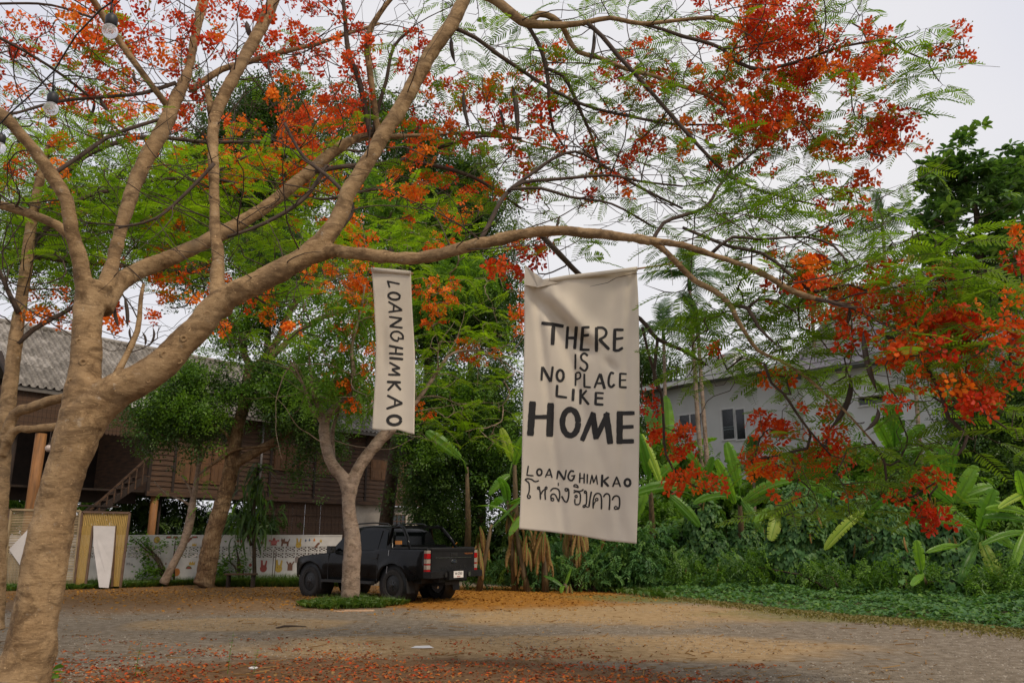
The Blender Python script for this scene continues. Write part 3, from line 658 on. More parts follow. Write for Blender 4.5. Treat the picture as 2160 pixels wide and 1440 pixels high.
def window(px0, px1, py0, py1, sash=2, yl=0.0, extra=False):
    x0, x1 = WL(px1, (py0+py1)/2, yl)[0], WL(px0, (py0+py1)/2, yl)[0]; z0 = WL((px0+px1)/2, py1, yl)[1]; z1 = WL((px0+px1)/2, py0, yl)[1]
    b = MB(); t = .07
    wbox(b, x0-t, x1+t, yl-.05, yl+.02, z1, z1+t); wbox(b, x0-t, x1+t, yl-.06, yl+.02, z0-t, z0); wbox(b, x0-t, x0, yl-.045, yl+.02, z0, z1); wbox(b, x1, x1+t, yl-.045, yl+.02, z0, z1)
    for i in range(1, sash): xx = x0+(x1-x0)*i/sash; wbox(b, xx-.03, xx+.03, yl-.04, yl+.015, z0, z1)
    wi = part('window', b.mesh('window', M['frame_w']), wh)
    for i in range(sash):
        g_ = MB(); a = x0+(x1-x0)*i/sash+.03; c = x0+(x1-x0)*(i+1)/sash-.03; wbox(g_, a, c, yl-.018, yl-.008, z0, z1); part('pane', g_.mesh('pane', M['glass_dk']), wi)
    if extra:
        g_ = MB()
        for q in (.32, .40): wbox(g_, x0+.03, x1-.03, yl-.03, yl-.022, z0+(z1-z0)*q, z0+(z1-z0)*q+.02)
        part('blind_rail', g_.mesh('blind_rail', simple('steel_rail',(.2,.25,.25),.4)), wi)
window(1434, 1480, 874, 912, 2); window(1524, 1549, 863, 926, 1, extra=True); window(1553, 1572, 863, 926, 1)

# right block stands proud, nearer
YR = -1.2
xa, xb_ = WL(2260, 850, YR)[0], WL(1695, 850, YR)[0]; zE2 = WL(1800, 768, YR-.7)[1]; RR = 3.2; zR2 = WL(1860, 592, RR)[1]; xrl = WL(1800, 604, RR)[0]; xel = WL(1640, 735, YR-.7)[0]
print('RB', xa, xb_, zE2, WL(1872,753,YR-.7), zR2, WL(2000,590,RR), xrl, xel)
b = MB(); wbox(b, xa, xb_, YR, YR+.2, 0, zE2+.02); wbox(b, xb_-.2, xb_, YR+.2, RR*2-YR, 0, zE2+.02); part('front_wall', b.mesh('front_wall', M['plaster']), wh)
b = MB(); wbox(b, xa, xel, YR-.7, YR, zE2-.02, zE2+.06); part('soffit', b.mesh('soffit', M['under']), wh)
window(1812, 1868, 838, 852, 1, YR); window(2012, 2070, 800, 826, 1, YR)
# awning sash pushed open
x0, x1 = WL(1868, 838, YR)[0], WL(1812, 838, YR)[0]; z1 = WL(1840, 836, YR)[1]
b = MB()
for p0, p1 in (((x0,YR-.06,z1),(x0,YR-.5,z1-.02)), ((x1,YR-.06,z1),(x1,YR-.5,z1-.02)), ((x0,YR-.5,z1-.02),(x1,YR-.5,z1-.02)), ((x0,YR-.06,z1),(x1,YR-.06,z1))): b.bar(W3(*p0), W3(*p1), .05)
b.add([W3(x0,YR-.06,z1-.002), W3(x1,YR-.06,z1-.002), W3(x1,YR-.5,z1-.022), W3(x0,YR-.5,z1-.022)], [(0,1,2,3)]); part('awning_sash', b.mesh('awning_sash', M['frame_w']), wh)
# shingle roof, each shingle its own piece on the slope in view
M['shingle'] = simple('grey_shingle', (0.27,0.245,0.25), 0.85, var=.18, scale=4, bmp=.2)
eL = Vector((0,0,0)); e0 = Vector((xel, YR-.7, zE2+.06)); sv = Vector((0, RR-(YR-.7), zR2-zE2-.06)); SLn = sv.length; svn = sv.normalized()
su = Vector((0, -svn.z, svn.y)); rows = 15; rh = SLn/rows
def w3v(v): return W3(v.x, v.y, v.z)
under = MB(); under.add([w3v(e0), w3v(Vector((xa,e0.y,e0.z))), w3v(Vector((xa,RR,zR2))), w3v(Vector((xrl,RR,zR2)))], [(0,1,2,3)])
under.add([w3v(e0), w3v(Vector((xrl,RR,zR2))), w3v(Vector((xel,2*RR-YR+.7,e0.z)))], [(0,1,2)])
under.add([w3v(Vector((xrl,RR,zR2))), w3v(Vector((xa,RR,zR2))), w3v(Vector((xa,2*RR-YR+.7,e0.z))), w3v(Vector((xel,2*RR-YR+.7,e0.z)))], [(0,1,2,3)])
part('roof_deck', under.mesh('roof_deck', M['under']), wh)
shw = (xel-xa)/17
sm = MB(); hw = shw/2*.985
vs = [Vector((s_*hw,0,0))+svn*q+su*e for q, e in ((-.03,.05),(rh,.015)) for s_ in (-1,1)]+[Vector((s_*hw,0,0))+svn*(-.03)+su*.012 for s_ in (-1,1)]
sm.add([w3v(v) for v in vs], [(0,1,3,2),(4,5,1,0)]); sme2 = sm.mesh('shingle', M['shingle'])
for r_ in range(rows):
    f = r_/rows; lim = xel+(xrl-xel)*(f+.5/rows)
    for k in range(18):
        x = xa+(k+.5*(r_ % 2))*shw+shw/2
        if x > lim: continue
        if x+hw > lim: x = lim-hw
        o = part('shingle', sme2, wh, loc=w3v(Vector((x, e0.y, e0.z))+svn*(r_*rh)))
# ================================================================== foliage templates
def frond_t(npair=14, L=0.42, plen=0.085, pw=0.016, droop=0.25, seed=0, thin=1.0):
    r = random.Random(seed); b = MB(); pts = []
    for i in range(6):
        t = i/5; pts.append(Vector((L*t, 0, -droop*L*t*t)))
    for i in range(5):
        p, q = pts[i], pts[i+1]; w_ = .003*(1-.5*i/5)
        b.add([p+Vector((0,w_,0)), p-Vector((0,w_,0)), q-Vector((0,w_*.8,0)), q+Vector((0,w_*.8,0))], [(0,1,2,3)], 1)
    for i in range(npair):
        t = 0.14+0.86*i/(npair-1); c = Vector((L*t, 0, -droop*L*t*t)); pl = plen*math.sin(math.pi*(0.16+0.74*t))**0.6*r.uniform(.9,1.08)
        for s_ in (-1, 1):
            if r.random() < 0.04: continue
            a = R(62-14*t+r.uniform(-5,5)); d = Vector((math.cos(a), s_*math.sin(a), r.uniform(-.18,.05))); n_ = Vector((-d.y, d.x, 0))*pw*.5*thin
            e = c+d*pl-Vector((0,0,pl*.15))
            b.add([c, c+d*pl*.25+n_, c+d*pl*.8+n_*.9-Vector((0,0,pl*.07)), e, c+d*pl*.8-n_*.9-Vector((0,0,pl*.07)), c+d*pl*.25-n_], [(0,1,2,3),(0,3,4,5)])
    return b.tpl()
FR = [frond_t(14, .44, .095, .017, .25, 1), frond_t(12, .36, .085, .016, .45, 2), frond_t(16, .50, .10, .016, .12, 3), frond_t(13, .40, .10, .014, .6, 4)]
def flower_cluster_t(nf, R0, seed, buds=5):
    r = random.Random(seed); b = MB()
    for k in range(nf):
        a = r.uniform(0, 6.283); el = r.uniform(-.9, 1.2); rr = R0*r.uniform(.35, 1.0)
        c = Vector((math.cos(a)*math.cos(el)*rr, math.sin(a)*math.cos(el)*rr, math.sin(el)*rr*.75))
        st = c*.25; w_ = Vector((0.002, .002, 0))
        b.add([st-w_, st+w_, c+w_, c-w_], [(0,1,2,3)], 1)
        ax = (c.normalized()+Vector((r.uniform(-.5,.5), r.uniform(-.5,.5), r.uniform(-.3,.6)))).normalized(); u = ax.orthogonal().normalized(); v = ax.cross(u)
        npet = r.choice((4,5,5)); a0 = r.uniform(0, 6.28); s_ = r.uniform(.022, .032)
        for j in range(npet):
            aa = a0+6.283*j/npet+r.uniform(-.2,.2); d = (u*math.cos(aa)+v*math.sin(aa)+ax*r.uniform(-.1,.7)).normalized(); n_ = d.cross(ax).normalized()
            p0 = c+d*s_*.35; p1 = c+d*s_*2.0
            b.add([p0, p0+d*s_*.7+n_*s_*.62, p1+n_*s_*.35+ax*s_*.25, p1-n_*s_*.4+ax*s_*.1, p0+d*s_*.7-n_*s_*.62], [(0,1,2),(0,2,3),(0,3,4)], 0)
        if r.random() < .7:
            b.add([c, c+ax*.03+u*.006, c+ax*.035-u*.006], [(0,1,2)], 1)
    for k in range(buds):
        a = r.uniform(0, 6.283); el = r.uniform(.1, 1.4); rr = R0*r.uniform(.7, 1.15)
        c = Vector((math.cos(a)*math.cos(el)*rr, math.sin(a)*math.cos(el)*rr, math.sin(el)*rr*.8)); st = c*.4; w_ = Vector((0.0015, .0015, 0)); s_ = .009
        b.add([st-w_, st+w_, c+w_, c-w_], [(0,1,2,3)], 1)
        b.add([c+Vector(q)*s_ for q in ((1,0,0),(-1,0,0),(0,1,0),(0,-1,0),(0,0,1.5),(0,0,-1.2))], [(0,2,4),(2,1,4),(1,3,4),(3,0,4),(2,0,5),(1,2,5),(3,1,5),(0,3,5)], 1)
    return b.tpl()
FC = [flower_cluster_t(15, .17, 1), flower_cluster_t(11, .15, 2, 9), flower_cluster_t(20, .20, 3, 3), flower_cluster_t(8, .14, 4, 10), flower_cluster_t(17, .17, 5)]
BUDS = flower_cluster_t(2, .14, 9, 18)
def spray_t(n, L, ll, lw, droop=.4, seed=0, pinn=True):
    r = random.Random(seed); b = MB()
    for i in range(n):
        t = (i//2+1)/(n//2) if pinn else r.random(); c = Vector((L*t, 0, -droop*L*t*t)); s_ = 1 if i % 2 else -1
        a = R(r.uniform(35,75)); d = Vector((math.cos(a), s_*math.sin(a), r.uniform(-.55,.1))).normalized(); n_ = d.cross(Vector((0,0,1))).normalized()*lw*.5
        l = ll*r.uniform(.75,1.1); u_ = Vector((0,0,1))*l*.08
        b.add([c, c+d*l*.45+n_+u_, c+d*l-u_*2, c+d*l*.45-n_+u_], [(0,1,2),(0,2,3)])
    return b.tpl()
def tuft_t(n, R0, ll, lw, seed):
    r = random.Random(seed); b = MB()
    for i in range(n):
        d0 = Vector((r.gauss(0,1), r.gauss(0,1), r.gauss(0,.7))).normalized(); c = d0*R0*r.random()**.5
        d = (d0+Vector((r.gauss(0,.5), r.gauss(0,.5), r.gauss(-.35,.4)))).normalized(); n_ = d.cross(Vector((r.gauss(0,.4), r.gauss(0,.4), 1))).normalized()*lw*.5; l = ll*r.uniform(.7,1.15)
        b.add([c, c+d*l*.45+n_, c+d*l, c+d*l*.45-n_], [(0,1,2,3)])
    return b.tpl()
SP_FINE = [tuft_t(30, .26, .105, .055, i) for i in range(3)]
SP_BIG = [spray_t(14, .42, .15, .07, .5, i+10) for i in range(3)]
SP_COMP = [spray_t(14, .35, .11, .055, .9, i+20) for i in range(3)]
def heart_t(s):
    b = MB(); b.add([(0,0,0),(-.2*s,.42*s,-.02*s),(.25*s,.5*s,.0),(.95*s,0,-.18*s),(.25*s,-.5*s,.0),(-.2*s,-.42*s,-.02*s)], [(0,3,2,1),(0,5,4,3)]); return b.tpl()
HEART = [heart_t(.11), heart_t(.085)]

# ================================================================== skeleton growth
class Skel:
    def __init__(s): s.P = []; s.par = []; s.paths = []
    def add_limb(s, pts):
        base = len(s.P)
        for i, p in enumerate(pts): s.P.append(tuple(p)); s.par.append(base+i-1 if i else -1)
        return base
    def freeze(s): s.nfix = len(s.P); s.A = np.zeros((len(s.P)+200000, 3)); s.A[:len(s.P)] = s.P; s.n = len(s.P)
    def grow(s, targets, step=.12, wig=.25, maxlen=3.5, rnd=rd):
        """targets Nx3; joins each to the nearest node (closest first) with a curved twig"""
        T = np.array(targets, float)
        d = np.min(np.linalg.norm(T[:, None, :]-s.A[None, :s.n:4], axis=2), axis=1) if len(T) else []
        tips = [None]*len(T)
        for k in np.argsort(d):
            t = T[k]; dd = np.linalg.norm(s.A[:s.n]-t, axis=1); j = int(np.argmin(dd)); L = dd[j]
            if L > maxlen: continue
            a = Vector(s.A[j]); b = Vector(t); pj = s.par[j]
            tang = (a-Vector(s.A[pj])).normalized() if pj >= 0 else Vector((0,0,1))
            n = max(2, int(L/step)); c = a+tang*L*.35+Vector((rnd.gauss(0,1), rnd.gauss(0,1), rnd.gauss(0,1)))*L*wig*.3
            prev = j; tipd = None
            for i in range(1, n+1):
                q = i/n; p = a*(1-q)**2+c*2*q*(1-q)+b*q*q
                if i < n: p += Vector((rnd.gauss(0,1), rnd.gauss(0,1), rnd.gauss(0,1)))*.018
                s.A[s.n] = p; s.P.append(tuple(p)); s.par.append(prev)
                tipd = (p-Vector(s.A[prev])); prev = s.n; s.n += 1
            tips[k] = (b, tipd.normalized())
        return tips
    def twig_mesh(s, name, m, r0=.0042, k=.0026, nside=4, off=Vector((0,0,0)), rmax=.03):
        n = s.n; cnt = np.zeros(n); kids = [[] for _ in range(n)]
        leaf = np.ones(n, bool)
        for i in range(s.nfix, n):
            if s.par[i] >= 0: leaf[s.par[i]] = False; kids[s.par[i]].append(i)
        for i in range(n-1, s.nfix-1, -1):
            if leaf[i]: cnt[i] = 1
            p = s.par[i]
            if p >= s.nfix: cnt[p] += cnt[i]
        rad = np.minimum(r0+k*np.sqrt(np.maximum(cnt-1, 0)), rmax)
        V = []; F = []; done = np.zeros(n, bool)
        for i in range(s.nfix, n):
            if done[i]: continue
            # start a chain from parent
            chain = [s.par[i], i]; done[i] = True
            while True:
                ks = [q for q in kids[chain[-1]] if not done[q]]
                if not ks: break
                q = max(ks, key=lambda z: cnt[z]); chain.append(q); done[q] = True
            pts = [Vector(s.A[q])-off for q in chain]; rr = [rad[chain[1]]]+[rad[q] for q in chain[1:]]
            rr[-1] *= .6
            t = (pts[1]-pts[0]).normalized(); u = t.orthogonal().normalized(); base = len(V)
            for a_, p in enumerate(pts):
                t2 = (pts[min(a_+1, len(pts)-1)]-pts[max(a_-1, 0)])
                t2 = t2.normalized() if t2.length > 1e-6 else t
                u = u-t2*u.dot(t2); u = u.normalized() if u.length > 1e-5 else t2.orthogonal().normalized(); v = t2.cross(u)
                for z in range(nside):
                    g_ = 6.283*z/nside; V.append(tuple(p+(u*math.cos(g_)+v*math.sin(g_))*rr[a_]))
            for a_ in range(len(pts)-1):
                for z in range(nside):
                    x0 = base+a_*nside+z; x1 = base+a_*nside+(z+1) % nside; F.append((x0, x1, x1+nside, x0+nside))
        F = np.array(F, np.int32)
        return arr_mesh(name, V, F.ravel(), np.full(len(F), 4), m, smooth=True)
def region_pts(x0, y0, x1, y1, n, Ya, Yb, rnd=rd, clump=0):
    """jittered best-candidate points in a picture region, each at a depth of its own"""
    out = []; px = []
    for i in range(n):
        best = None
        for _ in range(4):
            q = (rnd.uniform(x0, x1), rnd.uniform(y0, y1))
            d = min([(q[0]-z[0])**2+(q[1]-z[1])**2 for z in px] or [1e9])
            if best is None or d > best[0]: best = (d, q)
        px.append(best[1]); out.append(at(best[1][0], best[1][1], rnd.uniform(Ya, Yb)))
    return out

def place_foliage(tree, off, tips, kind, fronds_out, clusters_out, nf=3, fsc=1.0, flat=.6):
    for tp in tips:
        if tp is None: continue
        p, d = tp
        if kind == 'F':
            clusters_out.append((p, rd.uniform(.85, 1.25)*fsc, rd.uniform(0, 6.28)))
        else:
            a0 = math.atan2(d.y, d.x)
            for i in range(nf):
                a = a0+(i-(nf-1)/2)*rd.uniform(.9,1.5)+rd.gauss(0,.4)
                dv = Vector((math.cos(a), math.sin(a), rd.uniform(-.35,.35)))
                fronds_out.append((p, dv, rd.gauss(0,.35), rd.uniform(.75,1.15)*fsc))
def emit(tree, off, fronds, clusters, leafm, petm, limit=300):
    """the pieces that show largest become parts of their own, the rest one stuff part"""
    ml = [leafm, M['twig']]; mf = [petm, M['calyx']]
    def size(p):
        u, v = proj(p); inside = -40 < u < 2200 and -40 < v < 1480
        return (0 if inside else 1, (Vector(p)-CAM).length)
    fronds.sort(key=lambda f: size(f[0])); clusters.sort(key=lambda f: size(f[0]))
    fm = [t.mesh('frond', ml) for t in FR]; cm = [t.mesh('flower_cluster', mf) for t in FC]; cm2 = [t.mesh('flower_cluster', [M['petal2'], M['calyx']]) for t in FC]
    bm_ = BUDS.mesh('bud_cluster', mf)
    for i, (p, dv, roll, sc) in enumerate(fronds[:limit]):
        part('frond', fm[i % 4], tree, M=m44(xf(p-off, dv, roll, sc)))
    rest = fronds[limit:]
    if rest:
        sets = [(FR[k], [xf(p, dv, roll, sc) for (p, dv, roll, sc) in rest[k::4]], rng.random(len(rest[k::4]))) for k in range(4)]
        part('foliage', inst_mesh('foliage', sets, ml, off=off), tree, kind='stuff')
    for i, (p, sc, a) in enumerate(clusters[:limit]):
        part('flower_cluster', (cm2 if rd.random() < (.55 if proj(p)[0] < 1100 else .22) else cm)[i % 5], tree, M=m44(xf(p-off, Vector((math.cos(a), math.sin(a), rd.uniform(-.3,.3))), rd.gauss(0,.3), sc)))
    rest = clusters[limit:]
    if rest:
        sets = [(FC[k], [xf(p, Vector((math.cos(a), math.sin(a), 0)), 0, sc) for (p, sc, a) in rest[k::5]], rng.random(len(rest[k::5]))) for k in range(5)]
        part('blossoms', inst_mesh('blossoms', sets, mf, off=off), tree, kind='stuff')

def remeshed_trunk(name, limbs, m, off, vox, disp=.02, dsize=.25, sub=False):
    b = MB()
    for i, (P, r) in enumerate(limbs): b.tube(P, r, 14, wob=.10, sd=i*7.3)
    o_me = b.mesh(name, m, True, off=off)
    return o_me
def add_voxel(o, vox, disp, dsize, sm=2):
    md = o.modifiers.new('remesh', 'REMESH'); md.mode = 'VOXEL'; md.voxel_size = vox; md.use_smooth_shade = True
    s_ = o.modifiers.new('smooth', 'SMOOTH'); s_.factor = .6; s_.iterations = sm
    tx = bpy.data.textures.new('bark_lumps', 'CLOUDS'); tx.noise_scale = dsize; tx.noise_depth = 3
    d_ = o.modifiers.new('disp', 'DISPLACE'); d_.texture = tx; d_.strength = disp; d_.mid_level = .5; d_.texture_coords = 'LOCAL'

# ================================================================== the big flame tree in front
OT = at(28, 1486, 8.0); OT.z = 0
big = thing('flame_tree', OT, 'large forked flame tree with smooth tan trunk at left, red canopy overhead', 'tree')
T0 = [(30,1500,128),(42,1440,115),(56,1400,106),(68,1350,98),(76,1300,91),(87,1240,91),(102,1150,88),(120,1060,80),(138,1000,78),(150,960,84),(168,900,96),(182,868,98)]
thick = []
tr0 = limb(T0, 8.0, 8.1)
tr0[1][:6] *= np.array([1.12,1.10,1.07,1.04,1.02,1.0])
T1 = limb([(160,930,60),(172,870,82),(178,800,68),(182,740,60),(184,680,58),(190,640,62),(200,600,72)], 8.1, 8.25)
T1a = limb([(188,650,40),(176,590,36),(165,540,31),(152,490,28),(140,420,28),(107,367,28),(72,317,26),(40,280,24),(8,245,24),(-40,205,18)], 8.2, 7.3)
T1a2 = limb([(155,505,22),(120,475,19),(60,450,18),(0,432,18),(-70,410,16)], 8.15, 7.9)
T1b = limb([(212,640,44),(228,590,34),(240,545,28),(256,480,27),(280,400,31),(310,333,32),(347,267,32),(360,232,29),(378,195,26),(393,160,20),(401,133,17),(413,67,18),(430,0,22),(445,-50,18)], 8.3, 9.4)
T1c = limb([(208,650,56),(232,612,50),(262,588,40),(300,568,37),(367,541,34),(433,510,32),(490,481,30),(567,432,27),(650,365,26),(710,315,24),(765,288,17),(830,288,12),(900,285,9),(1000,280,8),(1060,285,7),(1110,300,6),(1200,325,5),(1260,345,4)], 8.3, 11.2)
B0 = limb([(172,905,90),(200,862,88),(256,820,76),(322,784,68),(407,703,58),(462,638,54),(513,611,50),(575,580,48),(640,543,46),(685,503,42),(715,460,36),(738,400,34),(782,333,33),(808,283,33),(842,233,32),(877,167,32),(917,100,31),(953,50,29),(977,0,28),(1003,-50,26)], 8.1, 8.5)
C0 = limb([(472,660,44),(462,620,40),(458,590,31),(461,540,27),(455,500,24),(452,440,22),(450,333,22),(450,270,24),(462,222,26),(500,150,26),(533,90,26),(560,40,26),(578,0,24),(598,-50,22)], 8.25, 9.2)
D0 = limb([(660,540,40),(690,530,32),(720,530,27),(780,538,27),(830,543,27),(880,544,27),(930,535,27),(985,520,26),(1053,505,26),(1100,494,24),(1155,487,24),(1220,490,22),(1290,497,21),(1340,503,20),(1387,510,18),(1440,517,15),(1507,540,13),(1573,560,13),(1627,587,14),(1673,615,14),(1720,630,13),(1773,640,11),(1810,650,8),(1880,670,6)], 8.3, 7.2)
main_limbs = [tr0, T1, T1a, T1b, T1c, B0, C0, D0]
bme = remeshed_trunk('trunk', main_limbs, M['bark'], OT, .02)
trunk = part('trunk', bme, big); add_voxel(trunk, .019, .035, .16)
thin = []
def br(spec, Y0, Y1): thin.append(limb(spec, Y0, Y1))
thin.append(T1a2)
br([(403,190,14),(430,172,14),(467,147,13),(527,130,12),(583,113,10),(667,93,9),(720,75,8),(800,50,6)], 9.2, 10)
br([(356,245,16),(350,220,14),(317,177,13),(247,80,14),(207,17,14),(180,-25,12)], 9.1, 8.0)
br([(446,240,16),(441,210,14),(437,182,12)], 8.85, 8.85)
br([(667,362,12),(720,352,10),(840,340,10),(893,320,9),(987,295,8),(1020,287,7),(1100,292,6)], 9.3, 10.5)
br([(860,338,9),(940,355,9),(1000,375,8),(1050,405,7),(1100,440,5)], 9.8, 10.2)
br([(1540,643,9),(1577,650,9),(1600,690,7),(1630,720,5)], 7.9, 7.6)
br([(1577,650,6),(1600,632,6),(1640,635,5),(1680,660,4)], 7.8, 7.6)
br([(1350,503,17),(1380,512,15),(1407,533,13),(1430,557,13),(1467,593,13),(1507,613,13),(1540,643,12),(1553,670,10),(1573,703,9),(1600,740,8),(1640,757,7),(1673,777,7),(1707,800,7),(1740,830,6),(1773,857,5),(1807,893,5),(1840,930,4)], 7.9, 7.7)
br([(1613,767,6),(1627,807,6),(1653,830,6),(1680,870,6),(1707,907,5),(1753,960,4)], 7.85, 8.0)
thin.append(cyl_path([(1143,498,12,8.1),(1165,520,12,8.7),(1187,543,12,9.2),(1220,577,11,9.8),(1290,640,10,10),(1350,672,9,9.9),(1387,715,9,9.8),(1440,738,8,9.8),(1490,770,6,9.8)]))
br([(1387,715,7),(1380,800,7),(1395,830,6),(1400,900,6),(1405,960,5),(1440,1010,5),(1500,1040,4)], 9.8, 9.6)
br([(1395,830,6),(1372,760,6),(1355,690,6)], 9.75, 9.85)
br([(990,-30,22),(1013,-12,20),(1035,-4,20),(1060,12,22),(1087,35,22),(1115,50,20),(1187,53,14),(1240,47,12),(1287,38,10),(1353,50,9),(1440,42,8),(1500,38,8),(1540,47,7),(1573,63,7),(1600,85,5)], 8.5, 8.6)
br([(1353,50,7),(1400,63,7),(1440,77,8),(1480,87,8),(1523,103,8),(1557,133,8),(1607,147,8),(1657,137,7),(1707,123,6),(1773,100,5),(1870,85,5),(1907,107,4),(1960,130,3)], 8.6, 8.2)
br([(1113,50,13),(1137,30,14),(1167,38,13),(1187,57,12),(1200,83,11),(1220,110,10),(1267,123,9),(1313,143,9),(1387,163,8),(1440,183,8),(1490,200,7),(1533,227,6),(1573,260,5)], 8.55, 9.0)
br([(1240,50,10),(1270,77,10),(1303,117,10),(1337,153,9),(1370,190,9),(1407,233,9),(1440,270,9),(1473,307,8),(1533,367,7),(1590,397,6),(1657,417,5),(1723,433,4)], 8.55, 8.4)
br([(1533,367,6),(1580,330,5),(1610,300,4),(1630,270,4)], 8.45, 8.3)
br([(1375,510,9),(1400,470,8),(1440,455,8),(1490,436,7),(1512,400,6),(1532,370,6)], 7.9, 8.4)
br([(1113,55,9),(1133,87,9),(1150,133,9),(1157,183,8),(1160,233,7),(1167,273,6),(1190,310,4)], 8.55, 9.0)
br([(1152,145,8),(1187,160,8),(1210,200,8),(1227,240,7),(1250,293,6),(1270,367,5)], 8.7, 9.2)
br([(960,60,10),(1003,80,9),(1053,117,9),(1103,150,8),(1153,183,8),(1220,217,7),(1287,237,6),(1387,257,6),(1440,263,5),(1523,263,4)], 8.5, 9.2)
br([(1012,508,10),(1033,470,10),(1053,430,9),(1073,403,9),(1120,367,8),(1170,333,7),(1213,320,6),(1253,337,6),(1340,390,6),(1440,440,5)], 8.15, 9.0)
br([(1073,403,8),(1103,385,8),(1187,377,7),(1287,370,6),(1353,383,5),(1440,393,4)], 8.4, 8.8)
br([(1073,400,7),(1140,397,7),(1200,415,6),(1290,430,5),(1380,480,5)], 8.4, 8.6)
br([(-10,75,7),(67,117,6),(133,160,6),(200,213,5)], 7.6, 8.4)
br([(20,240,7),(40,237,6),(120,215,7),(213,205,7),(300,197,8),(370,175,9)], 7.6, 8.9)
br([(113,367,9),(187,317,9),(233,287,8),(300,263,8),(345,250,7)], 8.0, 8.9)
br([(-10,8,5),(80,8,5),(133,17,5),(193,37,6)], 8.2, 8.1)
br([(228,825,22),(240,800,18),(263,757,13),(290,697,12),(297,630,9),(303,600,7)], 8.1, 8.6)
br([(1500,535,8),(1545,500,7),(1600,505,6),(1700,500,5),(1760,520,5),(1790,560,4)], 7.6, 7.2)
br([(1440,480,7),(1540,520,8),(1610,535,8),(1680,590,8),(1720,615,7),(1790,600,6),(1840,620,5)], 8.0, 7.2)
br([(1720,630,8),(1800,650,7),(1880,690,7),(1960,710,7),(2060,740,6),(2150,770,5)], 7.25, 6.8)
br([(1850,700,6),(1930,740,7),(1985,830,8),(2000,880,9),(2040,920,8),(2020,960,5)], 7.1, 7.0)
br([(780,285,9),(760,180,12),(735,110,11),(728,40,9),(722,-20,8)], 9.8, 9.6)
br([(800,300,12),(790,220,12),(780,150,13),(775,80,14),(800,30,11),(840,-20,9)], 9.9, 9.4)
br([(785,290,9),(800,220,9),(815,170,8),(830,100,7),(870,60,6)], 9.9, 9.6)
br([(700,500,10),(745,440,8),(700,380,8),(640,330,7),(600,260,6)], 8.5, 9.4)
br([(452,345,8),(400,400,7),(330,460,6),(250,480,5)], 8.5, 8.3)
br([(690,350,9),(640,420,9),(560,470,8),(480,500,6)], 9.2, 8.8)
tb = MB()
brobj = []
for i, (P, r) in enumerate(thin):
    b = MB(); b.tube(P, r, 8, wob=.08, sd=i*3.1)
    part('branch', b.mesh('branch', M['bark'] if r.max() > .04 else M['twig'], True, off=OT), big)
# knots on the thick limb
for (u, v, rr) in [(437,664,13),(387,714,11),(346,748,12),(378,762,9),(312,803,7),(175,764,11),(150,803,8),(166,720,9)]:
    d = ray(u, v).normalized(); best = None
    for P, r in (B0, T1, tr0):
        for q, w_ in zip(P, r):
            dist = (Vector(q)-CAM).cross(d).length
            if dist < w_*1.0:
                s_ = (Vector(q)-CAM).dot(d)-math.sqrt(max(w_*w_-dist*dist, 0))
                if best is None or s_ < best: best = s_
    if best is None: continue
    c = CAM+d*(best+.004); rr_ = rr*.5*best/FPX*1.15; b = MB(); b.lathe((0,0,0), [(rr_*1.25,-.02),(rr_*1.15,.006),(rr_*.85,.016),(rr_*.5,.008),(rr_*.2,-.004)], 14, rot=(-d).to_track_quat('Z','Y').to_matrix())
    part('branch_scar', b.mesh('branch_scar', M['bark'], True), big, loc=c-OT)
# foliage and flowers
def long_twigs(src, n, lo, hi, box, flat=.5, out=None, r0=.008):
    """long arching twigs springing from the limbs"""
    out = []; nodes = [(Vector(P[i]), (Vector(P[min(i+1,len(P)-1)])-Vector(P[max(i-1,0)])).normalized(), r[i]) for P, r in src for i in range(len(P)//4, len(P))]
    nodes = [q for q in nodes if box[0] < proj(q[0])[0] < box[2] and box[1] < proj(q[0])[1] < box[3]]
    while len(out) < n:
        p, t, rr = rd.choice(nodes); d = (t*rd.uniform(.2,1)+Vector((rd.gauss(0,1), rd.gauss(0,.8), rd.gauss(.15,.8)*flat))).normalized(); L = rd.uniform(lo, hi); k = int(L/.09); q = Vector(p); P = [q.copy()]
        bend = Vector((rd.gauss(0,1), rd.gauss(0,.7), rd.gauss(0,.8))).normalized()*rd.uniform(.02,.10)
        for i in range(k):
            d = (d+bend+Vector((rd.gauss(0,.09), rd.gauss(0,.09), rd.gauss(0,.09)))).normalized()
            if d.z < -.35: bend.z = abs(bend.z)
            q = q+d*.09; P.append(q.copy())
        u, v = proj(P[-1])
        if v > box[3]+40 or q.y < 6: continue
        R0_ = min(rr*.6, r0*rd.uniform(.6,1.3)); out.append((np.array([tuple(z) for z in P]), np.array([max(.0022, R0_*(1-.8*i/len(P))) for i in range(len(P))])))
    return out
lt_ = long_twigs(main_limbs[1:]+thin, 330, .8, 2.3, (-60,-60,1950,640))
lt_ = [q for q in lt_ if not any(770 < proj(z)[0] < 1380 and proj(z)[1] > 552 for z in q[0])]
b = MB()
for P, r in lt_: b.tube(P, r, 5)
part('long_twigs', b.mesh('long_twigs', M['twig'], True, off=OT), big, kind='stuff')
sk = Skel()
for P, r in main_limbs[1:]+thin+lt_: sk.add_limb(P)
sk.freeze()
